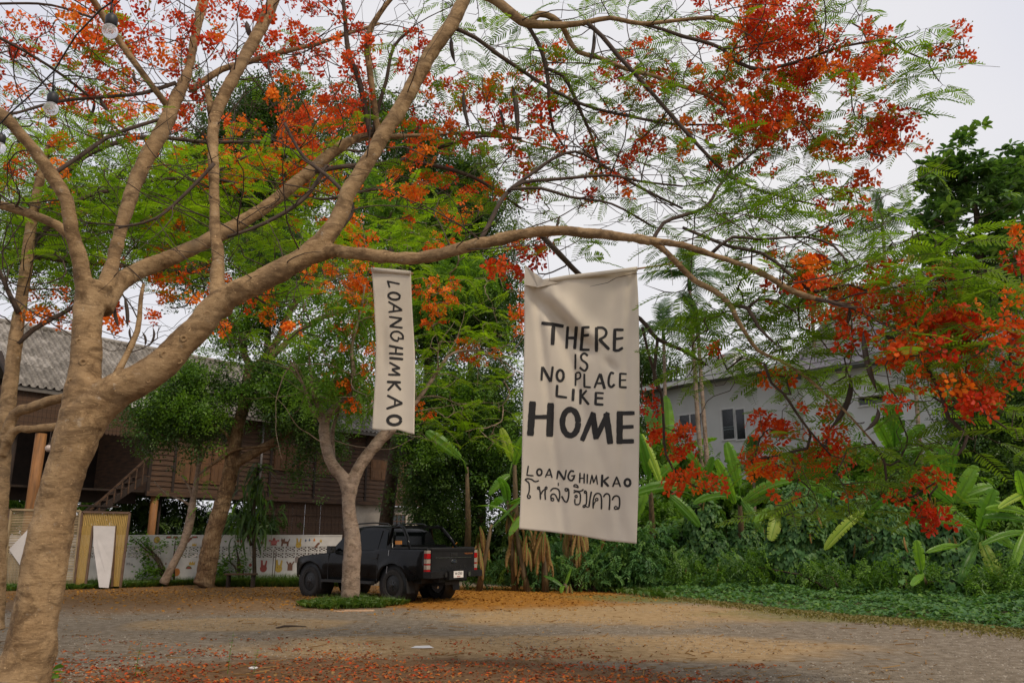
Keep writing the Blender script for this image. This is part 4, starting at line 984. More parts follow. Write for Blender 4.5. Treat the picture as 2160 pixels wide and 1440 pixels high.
FLR = [(-20,10,230,150,16,7.6,10),(230,-20,480,110,18,8,10.5),(150,90,420,240,18,8.2,10.8),(480,-20,760,120,20,9,11),(560,110,780,250,20,9,11.5),(700,60,900,150,10,9,10.5),
 (640,230,900,330,10,10.5,12),(840,170,1100,330,20,9,11),(930,150,1180,280,10,9,11),(860,300,1130,420,12,9.5,11),(1130,100,1200,320,6,8.6,9.6),(1270,100,1420,310,12,8.8,9.6),(1480,-10,1560,200,7,8.4,9.4),
 (1560,-20,1720,110,27,8,9.2),(1600,60,1880,160,30,8,9),(1560,150,1690,285,30,8.2,9.2),(1680,120,1870,330,18,8.2,9),(1850,230,1935,310,9,8,8.4),(1955,55,2040,130,4,8,8.3),(1440,150,1560,350,10,8.6,9.4),(1200,300,1360,420,8,8.8,9.6),
 (1720,380,1830,450,5,8,8.6),(1630,500,1760,620,6,7.6,8.3),(1050,500,1190,590,12,9,10.5),
 (1830,560,2000,680,9,6.8,7.4),(1860,650,2170,770,17,6.4,7.2),(1870,720,2070,860,13,6.6,7.2),(1990,800,2140,910,12,6.6,7.2),(2130,490,2170,560,3,6.8,7.2),(2020,610,2170,740,5,6.4,7),
 (1385,900,1455,960,5,9.7,10),(1580,955,1665,1010,6,8.2,8.8),(1600,890,1655,940,3,8.2,8.8),(1430,985,1515,1035,4,9.4,9.7),(1600,860,1670,920,2,8.3,8.8),(1700,890,1765,990,5,8,8.6),(1490,730,1550,780,2,8,8.8),(1600,790,1690,840,2,8,8.8),(1345,830,1390,870,2,9.7,9.9),
 (1880,1010,1980,1050,5,7.2,7.8),(1945,1050,2010,1110,5,7.2,7.8),(1785,640,1830,720,4,7.2,7.6),(1690,560,1760,640,3,7.4,8)]
LFR = [(900,-10,1560,200,48,8.4,10.2),(960,120,1500,420,50,8.6,10.4),(1300,180,1600,480,34,8.2,9.6),(1440,380,1900,560,62,7.6,9.2),(1540,560,1900,760,64,7.4,8.8),(1420,620,1800,820,56,7.8,9.6),(1600,760,1980,960,34,7.6,9),
 (1640,940,2000,1090,30,7.4,8.4),(1900,560,2180,760,50,6.4,7.8),(1880,740,2180,960,30,6.6,7.8),(1885,60,2050,180,9,7.9,8.4),(1780,150,1940,350,12,8,8.8),(1560,250,1760,400,18,8.2,9),(-20,40,300,300,26,7.8,10),(400,60,900,300,20,9,11.5),(1560,-10,1880,240,24,8,9.2),(1200,500,1420,620,8,8.4,9.4),(1870,480,2060,620,22,6.6,7.4),(860,300,1200,520,22,9,10.5)]
BARE = [(-20,280,250,640,90,7.8,9.5),(0,20,430,330,150,8,10),(480,0,900,330,150,9,11.5),(250,380,720,760,110,9,11),(1000,60,1560,450,120,8.6,9.8),(1560,50,1860,350,40,8,9),(900,0,1300,300,70,8.6,10),(1350,600,1760,960,30,8,9.5),(1080,520,1110,700,2,8.8,9),(900,330,1400,480,50,8.6,9.8)]
fr, cl_ = [], []
for reg in FLR: place_foliage(big, OT, sk.grow(region_pts(*reg)), 'F', fr, cl_, fsc=1.0)
for reg in LFR: place_foliage(big, OT, sk.grow(region_pts(*reg)), 'L', fr, cl_)
for reg in BARE: sk.grow(region_pts(*reg))
# keep the banners clear of leaves in front of them
def clear_of_banners(p, m_=0):
    u, v = proj(p); y = p[1]
    if 1085 < u < 1370 and 545 < v < 1165 and y < 9.6: return False
    if 770 < u < 890 and 560 < v < 925 and y < 10.2: return False
    return True
def open_view(p):
    """gaps in the near foliage where the pale house shows through"""
    u, v = proj(p)
    for x0, y0, x1, y1, k in ((1880,860,2150,1000,.35),(1400,800,1575,960,.75),(1735,630,1885,770,.7),(1750,820,1990,960,.55),(1560,880,1700,1010,.3)):
        if x0 < u < x1 and y0 < v < y1 and rd.random() < k: return False
    return True
fr = [f for f in fr if open_view(f[0])]; cl_ = [c for c in cl_ if not (1465 < proj(c[0])[0] < 1590 and 770 < proj(c[0])[1] < 960) and not (proj(c[0])[0] > 1800 and proj(c[0])[1] > 600 and rd.random() < .36)]
fr = [f for f in fr if clear_of_banners(f[0])]; cl_ = [c for c in cl_ if clear_of_banners(c[0])]
# buds and racemes beside some clusters on the right
part('twigs', sk.twig_mesh('twigs', M['twig'], off=OT), big, kind='stuff')
emit(big, OT, fr, cl_, M['flame_leaf'], M['petal'])
bc = BUDS.mesh('bud_cluster', [M['petal'], M['calyx']])
for reg in [(1830,560,2000,720,16,6.7,7.3),(1700,590,1830,680,8,7.2,7.6),(1600,960,1900,1060,10,7.8,8.2),(1540,290,1660,400,8,8.3,8.8),(1380,100,1560,330,8,8.6,9.2),(1680,860,1780,1000,10,8,8.4),(1980,800,2120,880,6,6.7,7.1)]:
    for t in sk.grow(region_pts(*reg)):
        if t: part('bud_cluster', bc, big, M=m44(xf(t[0]-OT, Vector((rd.uniform(-1,1), rd.uniform(-1,1), .2)), 0, rd.uniform(.8,1.2))))
print('BIG fronds', len(fr), 'clusters', len(cl_), 'nodes', sk.n)
# seed pods
def pod(px0, py0, px1, py1, bow, w, Y, tree=big, off=OT):
    a = at(px0, py0, Y); c = at(px1, py1, Y); m_ = (a+c)/2+Vector((bow*ppm(px0, py0, Y), rd.uniform(-.05,.05), 0)); b = MB(); n = 9; P = []; r_ = []
    for i in range(n):
        t = i/(n-1); P.append(a*(1-t)**2+m_*2*t*(1-t)+c*t*t); r_.append(max(.002, w*.5*ppm(px0,py0,Y)*min(1, 3.2*t+.15, 3.0*(1-t)+.12)))
    b.tube(P, r_, 6)
    part('seed_pod', b.mesh('seed_pod', M['pod'], True, off=off), tree)
for a in [(952,77,960,134,-6,9,8.7),(1252,60,1240,140,12,8,8.7),(978,187,992,275,-10,8,9),(1081,180,1092,288,6,11,8.8),(1052,227,1064,275,4,6,9),(1138,215,1140,283,6,5,9),(1821,700,1850,825,-16,12,7),(1850,860,1822,910,24,9,7.1),(1795,640,1785,690,0,8,7.4),(1793,790,1750,905,34,12,7.8),
          (275,690,283,725,-8,5,9),(300,700,305,730,10,5,9),(322,690,312,732,14,5,9),(240,640,250,690,-6,8,8.7),(262,625,268,690,6,8,8.7),(210,205,232,238,-6,9,8.4),(198,210,180,258,14,6,8.5),(283,150,290,180,-6,7,8.8),(520,45,530,80,-4,12,9.2),(565,125,575,170,-4,6,9.4),(1180,455,1172,490,0,6,8.6)]: pod(*a)

# ================================================================== flame tree at the left edge and its crown
OL = at(-14, 1300, 12.5); OL.z = 0
lt = thing('flame_tree', OL, 'slim forked flame tree cut by the left photo edge, orange flowers and bright leaves', 'tree')
L0 = limb([(-16,1330,46),(-8,1200,38),(0,1050,34),(6,950,31),(14,880,30),(24,790,30),(34,710,28),(44,640,24),(56,560,25),(65,480,22),(80,400,19),(92,350,15),(104,300,10)], 12.3, 12.8)
L1 = limb([(10,930,24),(30,872,22),(60,862,22),(100,846,22),(150,836,18),(230,830,12)], 12.3, 12.0)
L2 = limb([(4,960,20),(30,908,18),(60,905,17),(130,898,17),(200,890,12)], 12.3, 12.0)
L3 = limb([(36,725,12),(70,695,11),(110,672,10),(150,650,9),(220,600,7),(300,560,6)], 12.5, 13.4)
L4 = limb([(62,520,12),(110,470,12),(170,420,10),(240,400,8),(330,380,7),(430,370,6),(520,330,5)], 12.8, 15)
L5 = limb([(40,660,12),(20,620,10),(-6,560,8)], 12.5, 12.2)
L6 = limb([(60,540,10),(140,550,10),(250,560,9),(360,570,8),(470,590,7),(560,640,5)], 12.8, 15)
L7 = limb([(90,420,10),(180,330,10),(300,290,9),(440,300,8),(600,300,7),(760,320,5)], 12.8, 15.5)
L8 = limb([(430,372,7),(560,400,7),(680,420,6),(800,400,5),(900,430,5)], 14.8, 16)
lth = [L0, L1, L2, L3, L4, L5, L6, L7, L8]
b = MB()
for i, (P, r) in enumerate((L0, L1, L2)): b.tube(P, r, 12, wob=.12, sd=i*5.)
o = part('trunk', b.mesh('trunk', M['bark'], True, off=OL), lt); add_voxel(o, .022, .03, .15)
for i, (P, r) in enumerate(lth[3:]):
    b = MB(); b.tube(P, r, 7, wob=.1, sd=i); part('branch', b.mesh('branch', M['twig'], True, off=OL), lt)
lt2 = long_twigs(lth, 120, 1, 3, (-60,200,1000,720), r0=.012)
b = MB()
for P, r in lt2: b.tube(P, r, 5)
part('long_twigs', b.mesh('long_twigs', M['twig'], True, off=OL), lt, kind='stuff')
s2 = Skel()
for P, r in lth+lt2: s2.add_limb(P)
s2.freeze(); fr2, cl2 = [], []
for reg in [(320,270,450,380,9,14,16),(470,250,700,400,34,14.5,17),(590,210,760,310,14,15,17),(600,350,760,480,12,15,17),(140,430,420,570,8,13,15.5),(300,560,470,690,10,13,15),(70,610,260,700,10,12.5,14),(470,590,620,700,9,14,16),(0,300,140,420,8,12,14),(800,340,900,420,6,15,16.5),(860,450,960,540,6,15.5,17),(0,180,330,260,10,12,15),(130,200,330,300,8,12,15),(940,410,1010,480,5,15.5,16.5),(470,330,620,380,8,15,16.5)]:
    place_foliage(lt, OL, s2.grow(region_pts(*reg), maxlen=5), 'F', fr2, cl2, fsc=1.25)
for reg in [(-20,300,440,540,130,12.5,16),(330,300,720,540,120,14,17),(0,230,330,340,26,12,15),(-20,380,300,560,40,12.5,14.5),(200,480,470,620,20,13.5,16),(600,380,960,540,26,15.5,17.5),(-20,480,200,640,14,12.4,14),(470,560,640,760,14,14.5,16.5)]:
    place_foliage(lt, OL, s2.grow(region_pts(*reg), maxlen=5), 'L', fr2, cl2, nf=4, fsc=1.3)
for reg in [(-20,380,260,720,60,12.2,14),(250,480,640,760,40,13,16)]: s2.grow(region_pts(*reg))
fr2 = [f for f in fr2 if clear_of_banners(f[0])]
part('twigs', s2.twig_mesh('twigs', M['twig'], .005, .003, off=OL), lt, kind='stuff')
emit(lt, OL, fr2, cl2, M['flame_leaf2'], M['petal2'])

# ================================================================== small parking-lot tree in front of the truck
OS = at(738, 1272, 19.4); OS.z = 0
st = thing('flame_tree', OS, 'small pale forked tree with a sawn limb standing in grass before the pickup', 'tree')
S0 = limb([(738,1276,44),(739,1250,41),(741,1200,38),(744,1155,37),(742,1120,33),(737,1090,30),(736,1050,29),(738,1025,34)], 19.4, 19.4)
S1 = limb([(736,1040,28),(724,1008,26),(700,978,25),(688,940,24),(684,905,23),(686,880,22)], 19.4, 19.3)
S2 = limb([(738,1035,28),(750,1000,27),(764,975,26),(784,948,25),(804,925,25),(824,905,25),(846,885,11),(880,845,10),(905,810,9),(930,772,8),(955,745,6),(1000,740,6),(1060,760,5)], 19.4, 20.2)
S3 = limb([(686,885,18),(704,862,17),(728,842,15),(742,820,13),(745,780,10),(742,730,8),(760,660,6),(770,600,5)], 19.3, 18.8)
S4 = limb([(684,900,12),(672,880,8),(658,864,7),(644,822,6),(630,790,5),(612,760,4)], 19.3, 18.8)
S5 = limb([(684,880,11),(668,850,9),(660,825,8),(655,780,5),(650,730,4)], 19.3, 18.8)
S6 = limb([(710,990,10),(703,960,9),(702,905,9),(710,880,8),(718,855,7),(740,800,5)], 19.5, 20)
b = MB()
for i, (P, r) in enumerate((S0, S1, S2, S3)): b.tube(P, r, 12, wob=.08, sd=i*5.)
o = part('trunk', b.mesh('trunk', M['bark3'], True, off=OS), st); add_voxel(o, .028, .03, .2)
for i, (P, r) in enumerate((S4, S5, S6)):
    b = MB(); b.tube(P, r, 7, wob=.1, sd=i); part('branch', b.mesh('branch', M['bark3'], True, off=OS), st)
lt3_ = long_twigs((S2, S3, S4, S5, S6), 70, 1, 2.8, (600,450,1110,960), r0=.014)
b = MB()
for P, r in lt3_: b.tube(P, r, 5)
part('long_twigs', b.mesh('long_twigs', M['bark3'], True, off=OS), st, kind='stuff')
s3 = Skel()
for P, r in [S2, S3, S4, S5, S6]+lt3_: s3.add_limb(P)
s3.freeze(); fr3, cl3 = [], []
for reg in [(690,480,790,860,40,18.4,21),(880,590,960,700,12,19.5,21),(975,725,1045,770,6,20,20.6),(865,835,910,885,3,20,20.4),(640,500,760,620,12,19,21),(700,600,800,700,12,19,21),(1080,620,1110,720,5,20,21)]:
    place_foliage(st, OS, s3.grow(region_pts(*reg), maxlen=7), 'F', fr3, cl3, fsc=1.35)
for reg in [(950,660,1060,730,9,19.8,20.6),(690,600,800,870,36,18.8,20.5),(870,700,1080,940,60,19.6,21),(880,480,1080,700,40,20,21.5),(640,460,900,620,60,19,21.5)]:
    place_foliage(st, OS, s3.grow(region_pts(*reg), maxlen=7), 'L', fr3, cl3, fsc=1.3)
s3.grow(region_pts(880,700,1090,960,50,19.6,21)); s3.grow(region_pts(640,600,800,850,30,19,20.5))
lt3 = s3.grow(region_pts(615,610,790,850,110,18.6,20.2), maxlen=7)
part('twigs', s3.twig_mesh('twigs', M['bark3'], .007, .004, off=OS, rmax=.05), st, kind='stuff')
emit(st, OS, fr3, cl3, M['flame_leaf2'], M['petal2'])
def leaf_clump(pts, tpls, n, spread, sc=1.0, droop=-.3):
    sets = [[] for _ in tpls]
    for p in pts:
        for i in range(n):
            a = rd.uniform(0, 6.283); q = Vector(p)+Vector((rd.gauss(0,1), rd.gauss(0,1), rd.gauss(0,1)))*spread
            k = rd.randrange(len(tpls)); sets[k].append(xf(q, Vector((math.cos(a), math.sin(a), rd.uniform(droop-.4, droop+.5))), rd.gauss(0,.4), rd.uniform(.7,1.2)*sc))
    return [(tpls[k], sets[k], rng.random(len(sets[k]))) for k in range(len(tpls))]
part('foliage', inst_mesh('foliage', leaf_clump([t[0] for t in lt3 if t], SP_COMP, 6, .16), M['light_leaf'], off=OS), st, kind='stuff')
gm = [];  gb = MB(); gb.add([(0,-.006,0),(0,.006,0),(.10,0,.18)], [(0,1,2)]); gb.add([(0,0,0),(.05,.05,.09),(.12,0,.10),(.05,-.05,.09)], [(0,1,2),(0,2,3)]); GT = gb.tpl()
def grass_patch(name, fn, n, m, label, smin=.5, smax=1.2, tpl=GT, top=True, cat='grass'):
    ms_ = []
    for _ in range(n):
        p = fn()
        if p is None: continue
        a = rd.uniform(0, 6.283); ms_.append(xf(Vector((p[0], p[1], p[2] if len(p) > 2 else 0)), Vector((math.cos(a), math.sin(a), 0)), rd.uniform(-.3,.3), rd.uniform(smin, smax)))
    return part(name, inst_mesh(name, [(tpl, ms_, rng.random(len(ms_)))], m), kind='stuff', label=label)
def f_m():
    a = rd.uniform(0,6.283); r = math.sqrt(rd.random())*(1+.35*mnoise.noise(Vector((math.cos(a)*1.3,math.sin(a)*1.3,2)))+abs(rd.gauss(0,.06))); x, y = 1.08*r*math.cos(a), .95*r*math.sin(a); return OS.x+.05+x, OS.y-.15+y, max(0, .10*(1-r)+.05*mnoise.noise(Vector((x*3,y*3,0))))
grass_patch('grass_mound', f_m, 2600, M['grass'], 'low round green clump of weeds around the foot of the small tree', .35, 1.25)

# ================================================================== rough barked tree and thin tree before the fence
def simple_tree(name, base, label, limbs, m, cat='tree', vox=None):
    t = thing(name, base, label, cat); b = MB()
    for i, (P, r) in enumerate(limbs): b.tube(P, r, 10, wob=.12, sd=i*4.)
    o = part('trunk', b.mesh('trunk', m, True, off=base), t)
    if vox: add_voxel(o, vox, .05, .3)
    return t
OR = at(430, 1234, 26.0); OR.z = 0
R0 = limb([(427,1238,48),(432,1222,43),(450,1127,38),(474,1045,34),(490,972,32),(502,905,26),(515,850,26),(526,800,28),(532,768,30)], 26.0, 26.2)
R1 = limb([(535,775,22),(560,755,17),(587,713,15),(617,647,14),(660,610,12),(720,575,9),(790,520,7)], 26.2, 27)
R2 = limb([(540,772,18),(575,750,15),(617,710,14),(660,680,12),(720,655,10),(800,640,7)], 26.2, 26.6)
R3 = limb([(530,775,18),(515,740,13),(520,680,11),(535,600,10),(520,500,8)], 26.2, 27)
R4 = limb([(487,980,22),(512,968,21),(541,952,21),(582,929,19),(624,904,16),(680,880,10)], 26.2, 25.6)
R5 = limb([(440,985,5),(470,965,6),(499,948,6),(560,940,4),(600,935,3)], 25.9, 25.7)
R6 = limb([(412,885,5),(440,893,6),(465,905,7),(478,916,7),(484,930,7),(500,960,6)], 26.1, 26.2)
rt = simple_tree('rain_tree', OR, 'leaning tree with deeply ridged brown bark and dark crown in front of the painted fence', [R0, R1, R2, R3, R4], M['bark2'], vox=.04)
for P, r in (R5, R6):
    b = MB(); b.tube(P, r, 6); part('branch', b.mesh('branch', M['bark2'], True, off=OR), rt)
def crown_pts(blobs, n):
    """blobs: (px,py,r_px,Y) spheres; returns clump centres biased to their surfaces"""
    tot = sum(b_[2]**2 for b_ in blobs); out = []
    for (px, py, r, Y) in blobs:
        c = at(px, py, Y); rr = r*ppm(px, py, Y)
        for _ in range(max(3, int(n*r*r/tot))):
            v = Vector((rd.gauss(0,1), rd.gauss(0,1), rd.gauss(0,1))).normalized(); q = rd.random()**.45
            out.append(c+Vector((v.x*rr*q, v.y*rr*q*1.1, v.z*rr*q)))
    return out
def crown(tree, off, blobs, nclump, per, tpls, m, spread=.4, sc=1.0, name='foliage'):
    part(name, inst_mesh(name, leaf_clump(crown_pts(blobs, nclump), tpls, per, spread, sc), m, off=off), tree, kind='stuff')
crown(rt, OR, [(380,830,70,26),(330,880,55,25.5),(420,900,60,26),(470,830,40,26),(610,850,70,25.5),(660,900,50,25.6),(570,820,50,26),(680,830,45,26),(500,700,50,26.5),(560,640,60,26.8),(640,560,70,27),(600,790,45,26.2),(530,560,60,27),(690,950,30,26),(640,990,18,26)], 330, 9, SP_FINE, M['dark_leaf'], .33)
crown(rt, OR, [(400,800,40,25.2),(340,850,40,25),(600,830,50,24.9),(540,830,30,25.2),(500,690,50,26),(560,620,50,26),(440,870,40,25)], 95, 7, SP_FINE, M['mid_leaf'], .3)
OT2 = at(352, 1230, 26.6); OT2.z = 0
thn = simple_tree('sapling', OT2, 'thin crooked sapling leaning beside the ridged tree before the fence', [limb([(345,1230,20),(362,1195,17),(385,1150,16),(400,1100,19),(408,1050,13),(418,990,9),(423,930,7),(428,870,5)], 26.6, 26.8),
   limb([(404,1068,6),(385,1055,4),(350,1040,3),(325,1015,2)], 26.7, 26.4), limb([(406,1060,5),(400,1030,4),(382,1003,3)], 26.7, 26.6), limb([(419,1000,5),(440,985,5),(470,960,3)], 26.7, 26.5), limb([(421,985,4),(440,930,4),(455,905,3)], 26.7, 26.8)], M['bark3'])
part('foliage', inst_mesh('foliage', leaf_clump([at(u, v, 26.6) for u, v in ((436,980),(440,1000),(432,1015),(430,1045),(418,1060),(380,985),(360,1038),(452,905),(445,920),(472,945),(500,910),(485,948))], SP_COMP, 3, .1, .7), M['light_leaf'], off=OT2), thn, kind='stuff')
# ================================================================== tall dark trees behind
def forest_tree(label, bx, by, Yb, trunk, blobs, nclump, per, tpls, m, spread=.6, sc=1.3, tm='bark4', branches=()):
    base = at(bx, 1200, Yb); base.z = 0
    t = thing('forest_tree', base, label, 'tree', 'dark trees behind the lot'); b = MB()
    P = [Vector((base.x, base.y, -.1))]+[at(u, v, Y) for u, v, Y in trunk]; n = len(P)
    r = [trunk_r*(1-.75*i/(n-1)) for i in range(n) for trunk_r in (.32,)]
    b.tube(P, r, 8, wob=.1); part('trunk', b.mesh('trunk', M[tm], True, off=base), t)
    for sp_i in branches:
        b = MB(); Q = [at(u, v, Y) for u, v, Y in sp_i]; b.tube(Q, [.12*(1-.7*i/(len(Q)-1)) for i in range(len(Q))], 6); part('branch', b.mesh('branch', M[tm], True, off=base), t)
    crown(t, base, blobs, nclump, per, tpls, m, spread, sc)
    return t
forest_tree('tall dark green tree towering over the middle of the teak house roof', 560, 0, 47, [(560,900,47),(565,700,47),(570,500,47),(575,300,47)],
   [(500,290,90,47),(570,230,60,47),(640,260,50,47),(440,360,80,46),(560,400,110,48),(650,350,70,47),(480,470,90,47),(600,520,90,47),(380,430,60,47),(400,540,70,46),(540,240,50,46)], 430, 11, SP_FINE, M['dark_leaf'], .75, 1.9)
forest_tree('broad dark tree with hanging small leaves left of the big banner, tallest in the centre', 905, 0, 38, [(905,900,38),(905,700,38),(905,520,38),(908,440,38),(910,330,38)],
   [(800,260,50,38),(880,330,70,38),(960,400,70,38),(1010,470,60,38),(850,440,80,38),(930,520,90,38),(1020,580,60,37.5),(820,600,80,38),(760,380,60,39),(960,640,90,38),(1050,700,60,37),(880,700,80,38),(720,250,40,39),(740,500,60,39),(1060,620,40,37.5),(1085,520,25,37),(1000,380,40,38)], 620, 12, SP_FINE, M['dark_leaf'], .55, 1.5,
   branches=[[(905,560,38),(960,480,38),(1010,430,38)],[(905,600,38),(840,520,38),(800,440,38)],[(905,700,38),(1000,640,37.5),(1060,600,37)]])
t = forest_tree('dense dark tree beside the left edge of the big banner above the bananas', 1010, 0, 31, [(1010,1000,31),(1000,860,31),(990,760,31)],
   [(1040,820,60,31),(960,840,70,31),(900,900,70,31),(1010,930,80,31),(940,980,80,31),(1060,900,50,30.5),(880,830,40,32),(1050,1010,60,30.5),(900,1030,50,31),(970,1080,50,30.5),(1120,980,60,32),(1200,1020,80,33),(1300,1040,70,33)], 520, 11, SP_FINE, M['dark_leaf'], .42, 1.1)
crown(t, t.location.copy(), [(940,850,60,30),(1020,880,60,30),(900,930,50,29.8),(1050,960,50,29.6)], 70, 7, SP_FINE, M['mid_leaf'], .4, 1.1)
forest_tree('lighter green tree with yellow green leaves showing above the small banner', 800, 0, 33, [(840,900,33),(830,600,33),(820,420,33)],
   [(800,450,40,33),(840,480,45,33),(780,400,35,33),(880,420,30,33),(930,600,50,33),(1010,590,40,33),(900,640,50,33),(980,560,40,33)], 120, 9, SP_COMP, M['mid_leaf'], .4, 1.3)
forest_tree('dark tree rising behind the left end of the teak house roof', 180, 0, 48, [(180,900,48),(190,600,48),(200,450,48)],
   [(100,480,80,48),(200,440,80,48),(300,420,80,48),(40,540,60,48),(330,520,60,48),(150,560,70,48)], 180, 9, SP_FINE, M['dark_leaf'], .8, 1.9)
forest_tree('dark leafy tree in the gap between banner and pale house', 1400, 0, 40, [(1400,1000,40),(1400,850,40)],
   [(1380,800,40,40),(1420,830,40,40),(1360,900,40,38),(1340,760,40,40)], 80, 9, SP_FINE, M['dark_leaf'], .5, 1.4)
def shrub(label, blobs, n, per, tpls, m, spread=.3, sc=1.0, name='shrub', cat='shrub', group=None):
    b0 = blobs[len(blobs)//2]; base = at(b0[0], b0[1], b0[3]); base.z = 0
    t = thing(name, base, label, cat, group); b = MB()
    for k in range(5):
        q = blobs[rd.randrange(len(blobs))]; e = at(q[0], q[1], q[3])
        b.tube([base+Vector((rd.uniform(-.2,.2), rd.uniform(-.2,.2), 0)), (base+e)/2+Vector((0,0,.2)), e], [.04,.03,.012], 5)
    part('stem', b.mesh('stem', M['bark4'], True, off=base), t); crown(t, base, blobs, n, per, tpls, m, spread, sc); return t
# planting behind and under the stilt house so no bare horizon shows
shrub('dim hedge behind the stilts at the left under the house', [(20,1080,60,41),(120,1090,60,41),(230,1090,60,41),(60,1040,50,41)], 170, 9, SP_BIG, M['mid_leaf'], .5, 1.3)
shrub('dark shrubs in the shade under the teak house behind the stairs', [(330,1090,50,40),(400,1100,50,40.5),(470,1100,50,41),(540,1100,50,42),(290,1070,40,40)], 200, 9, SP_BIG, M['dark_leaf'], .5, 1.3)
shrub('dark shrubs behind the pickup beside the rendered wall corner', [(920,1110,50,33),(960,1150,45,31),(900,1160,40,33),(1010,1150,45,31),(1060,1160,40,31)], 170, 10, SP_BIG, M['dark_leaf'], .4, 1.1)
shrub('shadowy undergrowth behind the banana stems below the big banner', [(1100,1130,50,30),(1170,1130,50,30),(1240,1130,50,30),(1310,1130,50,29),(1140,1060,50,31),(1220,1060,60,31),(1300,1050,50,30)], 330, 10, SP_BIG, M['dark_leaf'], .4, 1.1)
shrub('low leafy creeper on the breeze block fence at its left end', [(296,1140,9,27.5),(310,1150,12,27.5),(312,1170,12,27.5),(318,1190,14,27.5),(340,1150,10,27.5),(370,1140,8,27.5),(305,1210,16,27.4),(330,1205,12,27.4),(280,1135,8,27.5),(350,1210,10,27.4)], 110, 8, [heart_t(.09)], M['mid_leaf'], .10, .9, 'creeper', 'creeper')
shrub('climbing creeper on the fence between the ridged tree and the bench', [(462,1190,12,27.5),(470,1205,16,27.4),(480,1180,10,27.5),(500,1160,7,27.5),(512,1180,8,27.5),(450,1210,14,27.4),(495,1140,6,27.5),(516,1200,10,27.4)], 90, 8, [heart_t(.09)], M['mid_leaf'], .10, .9, 'creeper', 'creeper')
# long leaved plant trailing over the fence
def blade_leaf(L, w_, droop, seed=0):
    b = MB(); n = 6; pr = None
    for i in range(n+1):
        t = i/n; c = Vector((L*t*(1-.25*t*droop), 0, L*(.25*t-droop*t*t*.8))); ww = w_*math.sin(math.pi*(.08+.9*t))**.7
        cur = [c+Vector((0,ww,ww*.35)), c, c+Vector((0,-ww,ww*.35))]
        if pr: b.add(pr+cur, [(0,1,4,3),(1,2,5,4)])
        pr = cur
    return b
ODr = at(540, 1200, 27.0); ODr.z = 0
dr = thing('dragon_plant', ODr, 'tall dracaena with long drooping dark strap leaves hanging over the fence', 'plant')
b = MB(); b.tube([ODr, at(535,1080,27.2), at(545,985,27.3)], [.07,.06,.05], 7); b.tube([at(530,1150,27.1), at(505,1080,27.2)], [.05,.04], 6); part('stem', b.mesh('stem', M['bark4'], True, off=ODr), dr)
BL = [blade_leaf(.75,.045,1.1).mesh('leaf', M['dark_leaf']), blade_leaf(.6,.04,.8).mesh('leaf', M['mid_leaf']), blade_leaf(.8,.04,1.5).mesh('leaf', M['dark_leaf'])]
for i in range(210):
    t = rd.random()
    if i < 26: p = at(545+rd.gauss(0,4), 985+rd.uniform(-4,14), 27.2); dz = .5
    elif i < 60: p = at(505+rd.gauss(0,6), 1085+rd.uniform(-4,30), 27.1); dz = .2
    else: p = at(rd.gauss(540,16)-(8 if t > .5 else 0), 1000+130*t, 27.1+rd.uniform(-.25,.3)); dz = -.4
    a = rd.uniform(0, 6.283); part('leaf', BL[i % 3], dr, M=m44(xf(p-ODr, Vector((math.cos(a), math.sin(a)-.2, dz+rd.uniform(-.3,.3))), rd.gauss(0,.2), rd.uniform(.7,1.15))))
# ================================================================== glossy leaved tree at right
OG = at(2060, 1200, 26); OG.z = 0
gt = thing('broadleaf_tree', OG, 'big dark tree with rosettes of glossy oval leaves at the upper right, above the roof', 'tree')
b = MB(); b.tube([OG, at(2070,1000,26), at(2060,800,26), at(2070,600,26), at(2060,450,26), at(2020,330,26)], [.24,.2,.18,.14,.1,.04], 9, wob=.1)
part('trunk', b.mesh('trunk', M['bark4'], True, off=OG), gt)
for q in ([(2065,760,26),(2010,680,26),(1960,620,26)], [(2068,650,26),(2130,560,26),(2170,500,26)], [(2062,520,26),(1990,470,26),(1940,450,26)], [(2066,600,26),(1990,640,25.5),(1910,650,25)]):
    b = MB(); b.tube([at(*z) for z in q], [.09,.06,.03], 7); part('branch', b.mesh('branch', M['bark4'], True, off=OG), gt)
def rosette(n, L, w_, seed, K=1.35):
    L *= K; w_ *= K
    r = random.Random(seed); b = MB()
    for i in range(n):
        a = 6.283*i/n*1.6+r.uniform(-.2,.2); el = r.uniform(-.5,.6); d = Vector((math.cos(a)*math.cos(el), math.sin(a)*math.cos(el), math.sin(el))); n_ = d.cross(Vector((0,0,1))).normalized()*w_*.5; l = L*r.uniform(.75,1.1); c = d*.02; up = Vector((0,0,1))
        b.add([c, c+d*l*.35+n_+up*.02, c+d*l*.7+n_*.9+up*.01, c+d*l-up*l*.15, c+d*l*.7-n_*.9+up*.01, c+d*l*.35-n_+up*.02, c+d*l*.5-up*.012], [(0,6,1),(1,6,2),(2,6,3),(0,5,6),(5,4,6),(4,3,6)])
    return b.tpl()
RO = [rosette(11,.26,.10,i) for i in range(3)]
rme = [t_.mesh('leaf_rosette', M['mango_leaf']) for t_ in RO]
gp = crown_pts([(2010,350,60,26),(1990,430,60,26),(2090,430,70,26),(2060,520,80,26),(1960,520,50,26),(2140,520,60,26),(2110,600,70,26),(2030,610,60,26),(2150,400,40,26.5),(2010,335,45,26),(2060,370,45,26),(2110,390,50,26.5),(2150,350,40,27),(1975,380,40,26),(2140,680,40,26),(2060,680,50,26),(1930,480,20,26)], 1050)
gp = [p+Vector((rd.gauss(0,.22), rd.gauss(0,.22), rd.gauss(0,.25))) for p in gp if mnoise.noise(p*1.1) > -.16]
gp.sort(key=lambda p: p.y)
